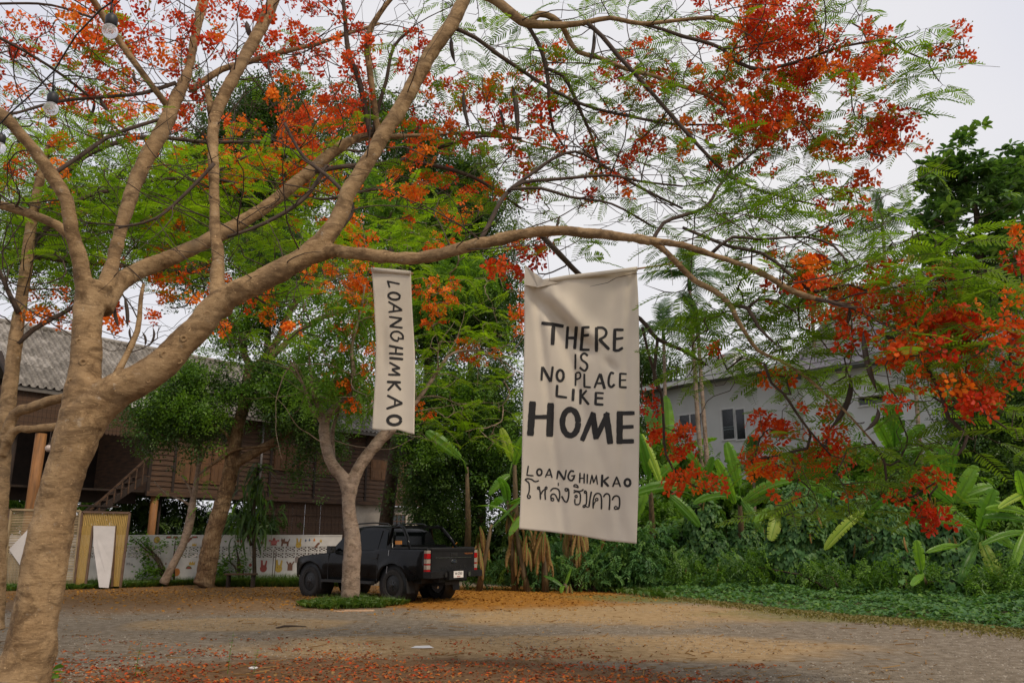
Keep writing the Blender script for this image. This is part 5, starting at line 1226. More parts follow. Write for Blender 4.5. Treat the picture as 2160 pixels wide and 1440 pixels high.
for i, p in enumerate(gp[:300]):
    a = rd.uniform(0,6.28); part('leaf_rosette', rme[i % 3], gt, M=m44(xf(p-OG, Vector((math.cos(a), math.sin(a), rd.uniform(-.1,.5))), rd.gauss(0,.5), rd.uniform(.8,1.25))))
sets = []
for k in range(3):
    q = gp[300+k::3]; sets.append((RO[k], [xf(p, Vector((math.cos(z), math.sin(z), rd.uniform(-.1,.5))), rd.gauss(0,.5), rd.uniform(.8,1.25)) for p in q for z in (rd.uniform(0,6.28),)], rng.random(len(q))))
part('foliage', inst_mesh('foliage', sets, M['mango_leaf'], off=OG), gt, kind='stuff')
shrub('dark small leaved evergreen at the right edge in front of the pale house wall', [(2080,860,60,23),(2120,930,70,23),(2060,960,50,23),(2150,820,50,23),(2110,1010,60,22.5),(2170,1000,50,22.5),(2060,1040,40,22.5),(2040,900,30,23),(2140,1080,50,22)], 300, 10, SP_FINE, M['dark_leaf'], .33, .9, 'evergreen_shrub')
# ================================================================== palms
def palm_frond_mesh(L, droop, lw, npair=26, seed=0, hang=.5):
    r = random.Random(seed); b = MB(); P = []
    for i in range(9):
        t = i/8; P.append(Vector((L*(t-.22*droop*t*t*t), 0, L*(.30*t-droop*t*t))))
    b.tube(P, [.022*(1-.8*i/8) for i in range(9)], 4, 1)
    for i in range(npair):
        t = .12+.88*i/(npair-1); k = min(7, int(t*8)); f = t*8-k; c = P[k].lerp(P[k+1], f); tg = (P[k+1]-P[k]).normalized()
        ll = lw*math.sin(math.pi*(.2+.72*t))**.7
        for s_ in (-1,1):
            d = (tg*.55+Vector((0,s_*.85,-hang*r.uniform(.4,1.1)+.15))).normalized(); n_ = tg*.03
            b.add([c-n_, c+n_, c+d*ll*.55+n_*.8+Vector((0,0,.01)), c+d*ll-Vector((0,0,ll*.18)), c+d*ll*.55-n_*.8+Vector((0,0,.01))], [(0,1,2,4),(4,2,3)])
    return b.mesh('frond', [M['palm_leaf'], M['mid_leaf']])
def palm(label, px, Y, pytop, nfr, L, droop, lw, hang=.5, r0=.075, tilt=0, m='bark3', pxb=None, spear=True):
    Y *= 1.42; L *= 1.4; lw *= 1.3; r0 *= 1.25
    top = at(px, pytop, Y); base = at(pxb or px, 1150, Y); base.z = 0
    t = thing('palm_tree', base, label, 'palm', 'slender palms by the pale house'); b = MB(); mid = base.lerp(top, .5)+Vector((tilt,0,0))
    Q = [base.lerp(mid, k/5) if k < 5 else mid.lerp(top, (k-5)/5) for k in range(11)]; b.tube(Q, [r0*(1.2-.5*k/10) for k in range(11)], 10, wob=.04)
    for k in range(1, 30):
        q = base.lerp(top, k/30)+Vector((tilt*(1-abs(k/15-1)),0,0)); b.lathe(q, [(r0*(1.22-.5*k/30),-.012),(r0*(1.27-.5*k/30),0),(r0*(1.22-.5*k/30),.012)], 10)
    part('trunk', b.mesh('trunk', M[m], True, off=base), t)
    b = MB(); b.tube([top-Vector((0,0,.05)), top+Vector((0,0,.5))], [r0*1.1, r0*.6], 8); part('crown_shaft', b.mesh('crown_shaft', M['mid_leaf'], True, off=base), t)
    ms_ = [palm_frond_mesh(L, droop*f, lw, seed=i, hang=hang) for i, f in enumerate((.7,1.0,1.35))]
    for i in range(nfr):
        a = 6.283*i/nfr+rd.uniform(-.25,.25); part('frond', ms_[i % 3], t, M=m44(xf(top+Vector((0,0,.45))-base, Vector((math.cos(a), math.sin(a), rd.uniform(0,.55))), rd.gauss(0,.15), rd.uniform(.85,1.1))))
    if spear:
        for k in range(3): part('frond', ms_[0], t, M=m44(xf(top+Vector((0,0,.45))-base, Vector((rd.uniform(-.15,.15), rd.uniform(-.15,.15), 1)), rd.uniform(0,3), .8), ))
    return t
palm('areca palm standing just right of the banner pole with arching fronds', 1455, 21, 610, 9, 1.35, .55, .5, tilt=-.1, pxb=1500)
palm('palm with spiky crown against the sky near the glossy tree', 1862, 24, 490, 10, 1.5, .5, .5, pxb=1905)
palm('palm with grey hanging fronds before the shingle roof', 1712, 22, 640, 12, 1.6, 1.1, .55, hang=1.1, pxb=1740)
palm('slim palm trunk crossing the windows of the pale house', 1472, 20, 700, 7, 1.2, .9, .45, hang=.9, pxb=1505, r0=.07)
palm('palm with low crown close to the right edge of the banner', 1400, 23, 720, 9, 1.5, .8, .55, pxb=1410)
palm('thin palm trunk rising before the awning window wall', 1925, 18, 720, 8, 1.0, 1.0, .4, pxb=1945, r0=.06, tilt=.03)
palm('palm far right beyond the glossy leaved tree top', 2140, 27, 420, 9, 1.7, .4, .55, pxb=2140)
palm('young low palm with bent fronds beside the banana leaves', 1590, 18.5, 1010, 9, .9, .8, .35, pxb=1590, r0=.05)
# ================================================================== banana plants
def banana_leaf_mesh(L, W, droop, seed, fold=.25, torn=.25, m=None):
    r = random.Random(seed); b = MB(); n = 16; rows = []
    for i in range(n+1):
        t = i/n; c = Vector((L*(t-.18*droop*t**3), 0, L*(.18*t-droop*t*t*.7))); ww = W*.5*(math.sin(math.pi*min(1,(t*.93+.05)))**.55)*(1 if t < .98 else .4)
        rows.append((c, ww))
    for s_ in (-1,1):
        for i in range(n):
            (c0, w0), (c1, w1) = rows[i], rows[i+1]; gap = .0 if r.random() > torn else .12
            dz0 = -w0*fold*(1+r.uniform(-.3,.5)); dz1 = -w1*fold*(1+r.uniform(-.3,.5)); q = (c1-c0)*(1-gap)
            m0 = c0+Vector((0,s_*w0*.5,w0*.10)); m1 = c0+q+Vector((0,s_*w1*.5,w1*.10))
            b.add([c0, c0+q, m1, m0, c0+q+Vector((0,s_*w1,dz1)), c0+Vector((0,s_*w0,dz0))], [(0,1,2,3),(3,2,4,5)])
    b.tube([r_[0]-Vector((0,0,.006)) for r_ in rows], [.018*(1-.8*i/n) for i in range(n+1)], 5, 1)
    return b.mesh('leaf', [m or M['banana_leaf'], M['light_leaf']])
M['lime'] = leafmat('lime_banana_leaf', [(0.20,0.34,0.03),(0.30,0.42,0.04),(0.34,0.40,0.08)], .4)  # lime green is the own colour of these leaves
BLM = [banana_leaf_mesh(1.5,.42,.45,1), banana_leaf_mesh(1.3,.38,.9,2,.3,.4), banana_leaf_mesh(1.7,.45,.15,3,.2,.15), banana_leaf_mesh(1.4,.40,1.3,4,.35,.5)]
DRYL = banana_leaf_mesh(.8,.10,.5,7,1.2,.7,M['dry'])
M['bstem'] = simple('banana_stem', (0.10,0.065,0.028), .7, var=.5, scale=4, stretch=(5,5,.6))
def banana(label, px, pyb, Y, h, leaves, dry=3, r=.12, group='banana plants along the edge of the lot', sc=1.0):
    if px > 1380: Y = Y*1.33+(1.2 if h > 1 else 0); h *= 1.36; sc *= 1.5; r *= 1.1
    else: r = .085
    base = at(px, pyb, Y); base.z = 0; t = thing('banana_plant', base, label, 'banana plant', group)
    b = MB(); top = Vector((rd.uniform(-.4,.4), rd.uniform(-.3,.3), h)); b.tube([Vector((0,0,-.02)), top*.3, top*.6, top], [r*1.25, r, r*.8, r*.5], 10, wob=.1, sd=px); part('stem', b.mesh('stem', M['bstem'], True), t)
    for i, (az, el, k, s_) in enumerate(leaves):
        a = R(az); part('leaf', BLM[k], t, M=m44(xf(top-Vector((0,0,.1)), Vector((math.cos(a)*math.cos(R(el)), math.sin(a)*math.cos(R(el)), math.sin(R(el)))), rd.gauss(0,.25), s_*sc)))
    for i in range(dry*2):
        a = rd.uniform(0,6.28); part('dry_leaf', DRYL, t, M=m44(xf(Vector((math.cos(a)*r*.8, math.sin(a)*r*.8, h*rd.uniform(.45,1))), Vector((math.cos(a)*.6, math.sin(a)*.6, -1.2)), 0, rd.uniform(.8,1.3))))
    return t
full = lambda n, k0=0: [(360*i/n+rd.uniform(-20,20), rd.uniform(15,75), rd.randrange(4), rd.uniform(.7,1.1)) for i in range(n)]
for a in [('banana plant with brown drooping leaves just right of the pickup', 1010,1200,24.5,1.9,full(1),5), ('banana plant with tan peeling stem left of the banner bottom', 1087,1195,24.5,2.6,full(3),7), ('leaning banana stem beneath the banner bottom left', 1112,1198,24.2,2.0,full(2),6),
          ('banana stem with peeling bark beneath the banner middle', 1150,1198,24,2.2,full(3),7), ('dark banana stem under the banner centre', 1205,1200,25,2.3,full(3),6), ('banana plant with yellowish stem under the banner right half', 1223,1195,24.5,2.2,full(3),7), ('shaded banana plant under the right corner of the banner', 1290,1200,25,2.5,full(3),5),
          ('banana plant with a bright lime leaf beside the banner edge', 1392,1180,22,3.3,[(120,60,2,1.0),(60,80,2,1.0),(200,40,1,1.0),(0,30,0,1.0),(300,20,1,.9)],2),
          ('banana sucker on the grass below the banner', 1200,1222,23.6,.25,[(160,35,0,.5),(250,15,1,.45),(30,60,2,.35)],1)]:
    banana(*a)
def leaf_mesh_ab(A, B, wdt, arch, seed, m=None, tip=.9, fold=.16):
    r = random.Random(seed); n = 14; d = B-A; L = d.length; mid_up = Vector((0,0,1)); view = (CAM-(A+B)/2).normalized(); sidev = d.normalized().cross(view)
    sidev = sidev.normalized() if sidev.length > .1 else Vector((1,0,0)); nrm = sidev.cross(d.normalized()).normalized(); b = MB(); rows = []
    for i in range(n+1):
        t = i/n; c = A+d*t+mid_up*arch*L*4*t*(1-t)+nrm*.06*L*math.sin(t*3.1); ww = wdt*.5*(math.sin(math.pi*min(1, t*tip+.06)))**.5*(1 if t < .97 else .45); rows.append((c, ww))
    for s_ in (-1, 1):
        for i in range(n):
            (c0, w0), (c1, w1) = rows[i], rows[i+1]; gp_ = .3 if r.random() < .38 else 0; k0, k1 = r.uniform(.7,1.5), r.uniform(.7,1.5)
            c1_ = c0+(c1-c0)*(1-gp_*.0); e0 = c0+sidev*s_*w0-nrm*w0*fold*k0+d.normalized()*w0*.35; e1 = c1_+sidev*s_*w1-nrm*w1*fold*k1+d.normalized()*w1*.35*(1-gp_*3)
            m0 = c0+sidev*s_*w0*.5+nrm*w0*.10+d.normalized()*w0*.16; m1 = c1_+sidev*s_*w1*.5+nrm*w1*.10+d.normalized()*w1*.16
            b.add([c0, c1_, m1, m0, e1, e0], [(0,1,2,3),(3,2,4,5)] if s_ > 0 else [(3,2,1,0),(5,4,2,3)])
    b.tube([q[0]+nrm*.006 for q in rows], [.02*(1-.8*i/n) for i in range(n+1)], 5, 1); return b
def banana_x(label, px, Y, pytop, leaves, stem_r=.11):
    base = at(px, 1200, Y); base.z = 0; base.y += 2.2; base.x *= 1+2.2/Y; t = thing('banana_plant', base, label, 'banana plant', 'banana plants along the edge of the lot'); top = at(px, pytop, Y+.3)
    b = MB(); b.tube([base-Vector((0,0,.02)), base.lerp(top,.5)+Vector((.05,0,0)), top], [stem_r*1.2, stem_r, stem_r*.5], 10, wob=.1, sd=px); part('stem', b.mesh('stem', M['bstem'], True, off=base), t)
    for i, q in enumerate(leaves):
        x0, y0, x1, y1, w_ = q[:5]; arch = q[5] if len(q) > 5 else .03; mm = M[q[6]] if len(q) > 6 else M['banana_leaf']; dY = rd.uniform(-.5,.1)
        x1 = x0+(x1-x0)*1.22; y1 = y0+(y1-y0)*1.22; A, B = at(x0, y0, Y-.1), at(x1, y1, Y-.25+dY); W = w_*ppm(x0, y0, Y)*.92
        part('leaf', leaf_mesh_ab(A, B, W, arch, px*7+i).mesh('leaf', [mm, M['light_leaf']], off=base), t)
        b = MB(); b.tube([top-Vector((0,0,.2)), (top+A)/2+Vector((0,0,.05)), A], [.045,.03,.02], 6); part('leaf_stalk', b.mesh('leaf_stalk', M['light_leaf'], True, off=base), t)
for q in [
 ('upright banana plant with a tall pointed leaf before the pale house window', 1560, 24.3, 1050, [(1559,1026,1538,949,30),(1550,1062,1518,985,24),(1567,1058,1652,1022,24,.10),(1578,1070,1636,1040,20,.08),(1560,1050,1480,1060,20,.12),(1565,1055,1600,1110,22,.05)]),
 ('banana plant with low arched leaves just right of the big banner', 1475, 25.2, 1040, [(1491,1014,1453,956,17),(1466,1032,1347,1046,24,.10),(1410,1042,1464,1098,24,.06),(1480,1030,1500,975,20),(1430,1028,1470,1020,20,.04),(1490,1030,1540,1050,20,.1)]),
 ('banana plant with a lime green leaf hanging against the banner edge', 1372, 25.8, 1010, [(1352,915,1386,1000,22,.02,'lime'),(1370,1010,1350,930,24),(1375,1020,1420,980,22,.05),(1370,1020,1345,1085,22,.04)]),
 ('banana stump with a folded tan and lime leaf among the vines', 1648, 22.6, 1070, [(1646,1066,1629,1126,30,.0,'lime'),(1640,1070,1600,1095,20,.05),(1650,1066,1700,1050,20,.08)]),
 ('banana plant with one bright lime leaf hanging out of the vines', 1830, 21.6, 1085, [(1822,1077,1754,1144,23,.05,'lime'),(1835,1080,1870,1050,16,.03),(1830,1085,1890,1110,20,.06),(1760,1047,1700,1022,22,.06)]),
 ('banana plant with a broad pointed leaf rising against the pale wall', 1886, 25.0, 940, [(1888,938,1883,868,48),(1880,950,1850,890,30),(1895,950,1940,905,24,.05)]),
 ('banana clump with tall light green leaves and torn fan at right', 2010, 20.8, 1060, [(2005,1004,2016,942,18),(1995,1012,1990,950,24),(2010,1060,1938,1008,32),(2016,1060,2052,996,32),(2020,1052,2080,1030,26,.05),(2000,948,1920,955,16,.08),(1990,1010,1960,960,20),(2025,1060,2110,1070,22,.08),(2015,1070,1960,1100,26,.07),(2020,1080,2060,1140,26,.05)]),
 ('banana plant at right with a long yellow edged leaf hanging down', 2072, 19.2, 1125, [(2067,1114,2092,1046,38),(2070,1140,2112,1234,30,.02,'lime'),(2060,1110,1990,1100,24,.07),(2022,1150,1966,1162,14,.04),(2080,1120,2130,1150,20,.05),(2060,1150,2030,1215,20,.02)]),
 ('banana plant cut by the right edge of the photo', 2180, 18.8, 1100, [(2165,1082,2094,1074,18,.05),(2165,1098,2088,1092,18,.05),(2168,1122,2088,1144,16,.06),(2168,1072,2150,1006,24),(2165,1040,2116,1066,16,.03,'lime'),(2170,1110,2140,1190,20)]),
 ('young banana sucker with a single oval leaf low in the vines at right', 1944, 18.6, 1215, [(1944,1202,1935,1150,24),(1948,1212,1926,1230,16,.02)]),
 ('banana plant with a pale bluish leaf behind the pickup bed', 985, 28.0, 985, [(972,966,912,920,28,.02)]),
 ('banana plant with lime leaves showing left of the banner middle', 1085, 27.0, 960, [(1082,972,1062,915,22,.0,'lime'),(1085,980,1100,930,20),(1075,1000,1040,1035,20,.08)])]: banana_x(*q)
# ================================================================== vine draped thickets
def thicket(label, cols, dens, sc=1.0, name='vine_thicket'):
    """cols: (px, py_top, Y, radius m) draped columns standing on the ground"""
    cols = [(a, b__, Y*1.33, r*1.33) for a, b__, Y, r in cols]; sc *= 1.25; dens = dens*.62
    c0 = cols[len(cols)//2]; base = at(c0[0], 1200, c0[2]); base.z = 0; t = thing(name, base, label, 'climbing vines', 'vine covered thickets at the right')
    ms_ = [[], []]
    for (px, pyt, Y, r) in cols:
        top = at(px, pyt, Y); h = top.z; cx, cy = top.x, Y
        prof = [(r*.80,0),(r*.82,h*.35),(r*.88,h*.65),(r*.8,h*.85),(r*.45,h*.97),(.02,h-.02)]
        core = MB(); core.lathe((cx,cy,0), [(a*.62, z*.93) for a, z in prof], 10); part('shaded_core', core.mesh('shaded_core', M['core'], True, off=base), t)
        n = int(dens*6.283*r*h)
        for _ in range(n):
            u_ = rd.random(); z = h*u_; a = rd.uniform(0,6.283)
            if math.sin(a) > .55: a = -a
            j = 0
            while j < 4 and prof[j+1][1] < z: j += 1
            f = (z-prof[j][1])/(prof[j+1][1]-prof[j][1]+1e-6); rr = prof[j][0]*(1-f)+prof[j+1][0]*f
            lump = 1+.28*mnoise.noise(Vector((math.cos(a)*r*1.5+cx, math.sin(a)*r*1.5+cy, z*1.1)))+.10*mnoise.noise(Vector((cx*7+math.cos(a)*4, z*3.5, a)))
            hole = mnoise.noise(Vector((cx+math.cos(a)*r*1.1, cy+5, z*1.4)))
            if hole < -.28: rr *= .72
            rr = rr*lump+rd.uniform(-.06,.03)
            p = Vector((cx+math.cos(a)*rr, cy+math.sin(a)*rr, z)); steep = .9 if u_ < .85 else .2
            d = Vector((math.cos(a)*.6+rd.gauss(0,.25), math.sin(a)*.6+rd.gauss(0,.25), -steep+rd.gauss(0,.25)))
            ms_[rd.random() < .5].append(xf(p, d, rd.gauss(0,.4), rd.uniform(.6,1.3)*sc, upv=Vector((math.cos(a), math.sin(a), .6))))
    for _ in range(3):
        cx, cyt = rd.choice([(c[0], c) for c in cols]); zt_ = at(cyt[0], cyt[1], cyt[2]); p = zt_+Vector((rd.uniform(-.5,.5), -cyt[3]-.05, -rd.uniform(.15,.9)))
        part('dry_leaf', DRYL, t, M=m44(xf(p-base, Vector((rd.uniform(-.4,.4), -.3, -1)), rd.gauss(0,.5), rd.uniform(.35,.6))))
    part('leaves', inst_mesh('leaves', [(HEART[k], ms_[k], rng.random(len(ms_[k]))) for k in range(2) if ms_[k]], M['vine_leaf'], off=base), t, kind='stuff')
    return t
thicket('low dark vine heap between banner and the tall vine column', [(1372,1105,21.8,.75),(1425,1095,20.6,.6),(1345,1170,21.2,.5),(1462,1150,19.6,.5)], 210)
thicket('vine column under the red flowers beside the banana leaves', [(1482,1046,19.6,.52),(1500,1120,19.3,.42),(1530,1165,18.8,.4)], 230)
thicket('vine heap with dark hollow beneath the upright banana leaf', [(1566,1092,19.4,.55),(1618,1150,18.2,.42)], 210)
thicket('tallest rounded column of lighter heart shaped vine leaves', [(1676,1022,17.0,.68),(1712,1080,16.9,.42),(1648,1125,17.0,.42)], 260)
thicket('vine column behind the hanging bright banana leaf', [(1782,1012,17.8,.66),(1752,1150,16.8,.36),(1815,1085,17.2,.42)], 210)
thicket('narrow vine curtain under the low red flower cluster', [(1872,1062,16.2,.55),(1902,1160,15.3,.38)], 210)
thicket('tangled vines around the banana clump at right', [(1978,1078,16.4,.55),(2032,1150,15.0,.42),(2000,1215,14.4,.35)], 190)
thicket('dark vines at the right edge of the lot', [(2105,1130,15.4,.5),(2160,1150,14.6,.5),(2225,1130,14.6,.7)], 170)
shrub('leafy bank of mixed green bushes behind the vine columns near the pale house', [(1400,1060,50,30),(1450,1010,50,30),(1520,1060,50,30),(1600,1060,45,29.5),(1640,1010,40,29),(1700,1050,50,28),(1380,960,40,30),(1420,1130,60,28),(1740,1000,40,28),(1500,1020,35,29),(1360,1080,40,29)], 420, 9, SP_BIG, M['mid_leaf'], .4, 1.3, 'bush', 'bush')
shrub('leafy bank of mixed green bushes filling behind the vines at far right', [(1780,1000,50,26),(1850,1050,50,25),(1930,1080,50,24),(2000,1040,50,23),(2080,1100,60,22),(2160,1080,60,22),(1880,980,40,26),(1760,1080,50,26),(1820,990,45,26.5),(1940,1010,45,25),(2060,1010,40,24),(2130,1000,40,23.5)], 460, 9, SP_BIG, M['mid_leaf'], .36, 1.1, 'bush', 'bush')
shrub('shaded bushes along the foot of the banana stems below the banner', [(1000,1195,22,25.5),(1060,1200,18,25),(1130,1205,22,24.6),(1185,1200,22,24.6),(1250,1200,26,24.4),(1310,1190,36,24.2),(1350,1160,40,24.4),(1170,1160,24,26),(1260,1150,30,26)], 230, 8, SP_BIG, M['vine_leaf'], .22, .75, 'bush', 'bush')
shrub('trailing weeds and saplings tumbling before the vine columns at right', [(1440,1190,30,24),(1530,1200,22,23.3),(1600,1195,28,22.5),(1720,1205,26,21.5),(1790,1215,22,20.8),(1860,1215,26,20.2),(1960,1225,26,19.4),(2080,1225,30,18.6),(2150,1230,34,18.2)], 170, 7, SP_COMP, M['mid_leaf'], .24, .8, 'weed_bank', 'weeds')
# ground cover
def band(px0, px1, pyn, pyf):
    """ground point between near edge curve pyn(px) and far edge pyf(px)"""
    def f():
        u = rd.uniform(px0, px1); a = gr(u, pyn(u)); c = gr(u, pyf(u)); t = rd.random(); p = a.lerp(c, t)
        p.x += rd.gauss(0,.15); p.y += .35*mnoise.noise(Vector((p.x*2.3,0,0)))+.6*mnoise.noise(Vector((p.x*.7,3,0)))
        rag = 1+.9*mnoise.noise(Vector((p.x*1.1, p.y*.8, 9)))
        return p.x, p.y, max(.02, .04+.18*min(1, t*4)*rag+1.5*max(0, t-.35)**1.3*max(.15, rag)+.12*mnoise.noise(Vector((p.x*1.2,p.y*1.2,1)))+rd.uniform(-.04,.05))
    return f
near = lambda u: np.interp(u, [1230,1300,1400,1500,1600,1700,1800,1900,2000,2160,2260], [1238,1244,1256,1269,1279,1291,1300,1307,1315,1330,1340])
far_ = lambda u: np.interp(u, [1230,1400,1600,1800,2000,2160,2260], [1218,1222,1228,1238,1255,1268,1275])
def flat_leaves(name, fn, n, m, label, sc=1.0):
    S = [[], []]
    for _ in range(n):
        p = fn(); a = rd.uniform(0,6.283); S[rd.random() < .5].append(xf(Vector(p), Vector((math.cos(a), math.sin(a), rd.gauss(-.1,.3))), rd.gauss(0,.35), rd.uniform(.6,1.25)*sc))
    return part(name, inst_mesh(name, [(HEART[k], S[k], rng.random(len(S[k]))) for k in range(2)], m), kind='stuff', label=label)
flat_leaves('ground_cover', band(1230, 2270, near, far_), 34000, M['vine_leaf'], 'low carpet of heart shaped vine leaves along the right side of the lot', .85)
g2n = lambda u: np.interp(u, [960,1000,1100,1250,1400,1500], [1226,1230,1236,1244,1262,1272]); g2f = lambda u: np.interp(u, [960,1500], [1205,1215])
def gfn(fn, z=0):
    def f():
        p = fn(); return p[0], p[1], z
    return f
grass_patch('grass_strip', gfn(band(960, 1420, g2n, g2f)), 9000, M['grass'], 'rough grass strip along the foot of the banana plants', .7, 1.6)
n3 = lambda u: np.interp(u, [-60,150,300,420,640], [1248,1243,1238,1232,1232]); f3 = lambda u: 1215 if u < 450 else 1205
def fence_grass():
    u = rd.uniform(-60, 720); a = gr(u, n3(u)); y = rd.uniform(a.y, 27.6); return at(u, 1200, y).x, y, 0
grass_patch('grass_strip', fence_grass, 9000, M['grass'], 'ragged grass and weeds along the foot of the breeze block fence', .6, 1.7)
def tall_grass():
    u = rd.uniform(460, 720); y = rd.uniform(26.6, 27.5); return at(u, 1200, y).x, y, 0
grass_patch('weeds', tall_grass, 3500, M['grass'], 'taller weeds below the fence behind the pickup', 1.2, 2.4)
def dry_edge():
    u = rd.uniform(1300, 2200); a = gr(u, near(u)); y = a.y-abs(rd.gauss(0,.55)); return at(u, 1300, y).x, y, 0
M['dry_grass'] = leafmat('dry_grass', [(0.14,0.13,0.03),(0.26,0.20,0.07),(0.10,0.12,0.02)], .2)
grass_patch('dry_grass', dry_edge, 6000, M['dry_grass'], 'thin yellowing grass where the ground cover meets the gravel', .2, .55)
def vine_weed():
    u = rd.gauss(100, 26); a = gr(min(max(u,60),150), 1436); return a.x+rd.gauss(0,.12), 8.95+rd.gauss(0,.12), rd.uniform(0,.12)
wl = thing('weed', (at(102,1436,8.9).x, 8.9, 0), 'small broad leaved green weed at the foot of the large tree', 'weed')
ws = MB(); ws.tube([(0,0,0),(.02,0,.1),(0,.02,.2)], [.006,.005,.003], 5); part('stem', ws.mesh('stem', M['mid_leaf']), wl)
hm = heart_t(.13).mesh('leaf', M['mid_leaf'])
for i in range(12): a = i*2.4; part('leaf', hm, wl, M=m44(xf(Vector((math.cos(a)*.05, math.sin(a)*.05, .05+.012*i)), Vector((math.cos(a), math.sin(a), .1)), rd.gauss(0,.3), rd.uniform(.7,1.1))))
for k, (u, v, h, lab) in enumerate([(285,1425,.36,'slender upright weed at lower left in the fallen petals, nearest the trunk'),(480,1420,.45,'tallest slender weed standing in the fallen petals'),(535,1422,.28,'short slender weed right of the tall one in the petals')]):
    c = gr(u, v); o = thing('weed', c, lab, 'weed', 'slender weeds in the fallen petals'); b = MB(); b.tube([(0,0,0),(.01,0,h*.5),(.03,.01,h)], [.004,.003,.0015], 4); part('stem', b.mesh('stem', M['mid_leaf']), o)
    for j in range(9): a = j*2.4; part('leaf', SP_COMP[0].mesh('leaf', M['mid_leaf']) if j == 0 and k == 0 else bpy.data.meshes['leaf.005'] if False else hm, o, M=m44(xf(Vector((.02*j/9,0,h*(.2+.09*j))), Vector((math.cos(a), math.sin(a), .2)), 0, .35)))
# fallen dry banana leaves on the edge
# ================================================================== banners
def clothm(name, col):
    m, nt, b, o = mat(name); f = noise(nt, 2.2, 4, rough=.5); f2 = noise(nt, 260, 2)
    c = ramp(nt, f, [(.3, tuple(x*.93 for x in col)), (.7, tuple(min(1, x*1.04) for x in col))]); nt.links.new(c, b.inputs['Base Color'])
    b.inputs['Roughness'].default_value = .9; b.inputs['Specular IOR Level'].default_value = .1; bump(nt, b, f2, .12, .002)
    t = nt.nodes.new('ShaderNodeBsdfTranslucent'); nt.links.new(c, t.inputs[0]); ms = nt.nodes.new('ShaderNodeMixShader'); ms.inputs[0].default_value = .18
    nt.links.new(b.outputs[0], ms.inputs[1]); nt.links.new(t.outputs[0], ms.inputs[2]); nt.links.new(ms.outputs[0], o.inputs[0]); return m
M['cloth'] = clothm('cream_canvas', (0.76,0.68,0.56)); M['ink'] = simple('black_paint_brushed', (0.016,0.014,0.013), .75, var=.3, scale=30)
M['bamboo_pole'] = simple('bamboo_pole', (0.42,0.24,0.10), .5, var=.3, scale=8)
def sstep(a, b_, x): t = min(1, max(0, (x-a)/(b_-a))); return t*t*(3-2*t)
# big banner: edges in the picture, folds in depth
bl = [(560,1107),(600,1106),(700,1106),(800,1104),(900,1102),(1000,1100),(1115,1095)]; brt = [(566,1343),(640,1347),(760,1349),(900,1349),(1030,1347),(1145,1343)]
def big_pt(u, v):          # u 0..1 left-right, v 0..1 top-bottom
    ytop = np.interp(u, [0,.05,.11,.16,.5,.9,1], [592,590,592,598,584,572,568]); ybot = np.interp(u, [0,.25,.5,.75,1], [1115,1121,1129,1140,1146])
    y = ytop+(ybot-ytop)*v
    xl = np.interp(y, *zip(*bl)); xr_ = np.interp(y, *zip(*brt)); return xl+(xr_-xl)*u, y
def big_depth(px, py):
    u = (px-1100)/245; v = (py-590)/545
    Y = 9.25-.42*u
    # long diagonal pocket fold running down from the upper left corner
    dx, dy = px-1120, py-598; s_ = (dx*.70+dy*.71); d_ = (-dx*.71+dy*.70)
    k = sstep(-10, 60, s_)*(1-sstep(150, 215, s_)); Y += k*(-.085*math.exp(-((d_+14)/20)**2)+.11*math.exp(-((d_-12)/15)**2))
    for x0, sl_, a, w_ in ((1128,.12,.035,9),(1150,.32,.04,14),(1175,.2,.022,12),(1330,-.05,.03,8),(1300,-.1,.015,14)):
        Y += a*math.exp(-((px-(x0+sl_*(py-600)))/w_)**2)*(1-.6*v)
    Y += .02*math.sin(px*.045+py*.012)*(.4+.6*v)+.03*math.sin(py*.011+px*.02)
    Y += .05*math.exp(-(((px-1290)/14)**2+((py-772-.6*(px-1290))/12)**2))*1
    Y += .10*sstep(.45,1,v)*math.sin((px-1100)/245*math.pi*1.2)
    return Y
def big_w(px, py, lift=0.0): return at(px, py, big_depth(px, py)-lift)
def cloth_mesh(ptf, wf, nu, nv, name, m, off, th=.004):
    V = []; F = []
    for side in (0, 1):
        for j in range(nv+1):
            for i in range(nu+1):
                px, py = ptf(i/nu, j/nv); V.append(tuple(wf(px, py, -th*side)-off))
    N = (nu+1)*(nv+1)
    for j in range(nv):
        for i in range(nu):
            a = j*(nu+1)+i; F.append((a, a+nu+1, a+nu+2, a+1)); F.append((N+a, N+a+1, N+a+nu+2, N+a+nu+1))
    for i in range(nu): a = i; F.append((a, a+1, N+a+1, N+a)); a = nv*(nu+1)+i; F.append((a, N+a, N+a+1, a+1))
    for j in range(nv): a = j*(nu+1); F.append((a, N+a, N+a+nu+1, a+nu+1)); a = j*(nu+1)+nu; F.append((a, a+nu+1, N+a+nu+1, N+a))
    F = np.array(F, np.int32); return arr_mesh(name, V, F.ravel(), np.full(len(F), 4), m, smooth=True)
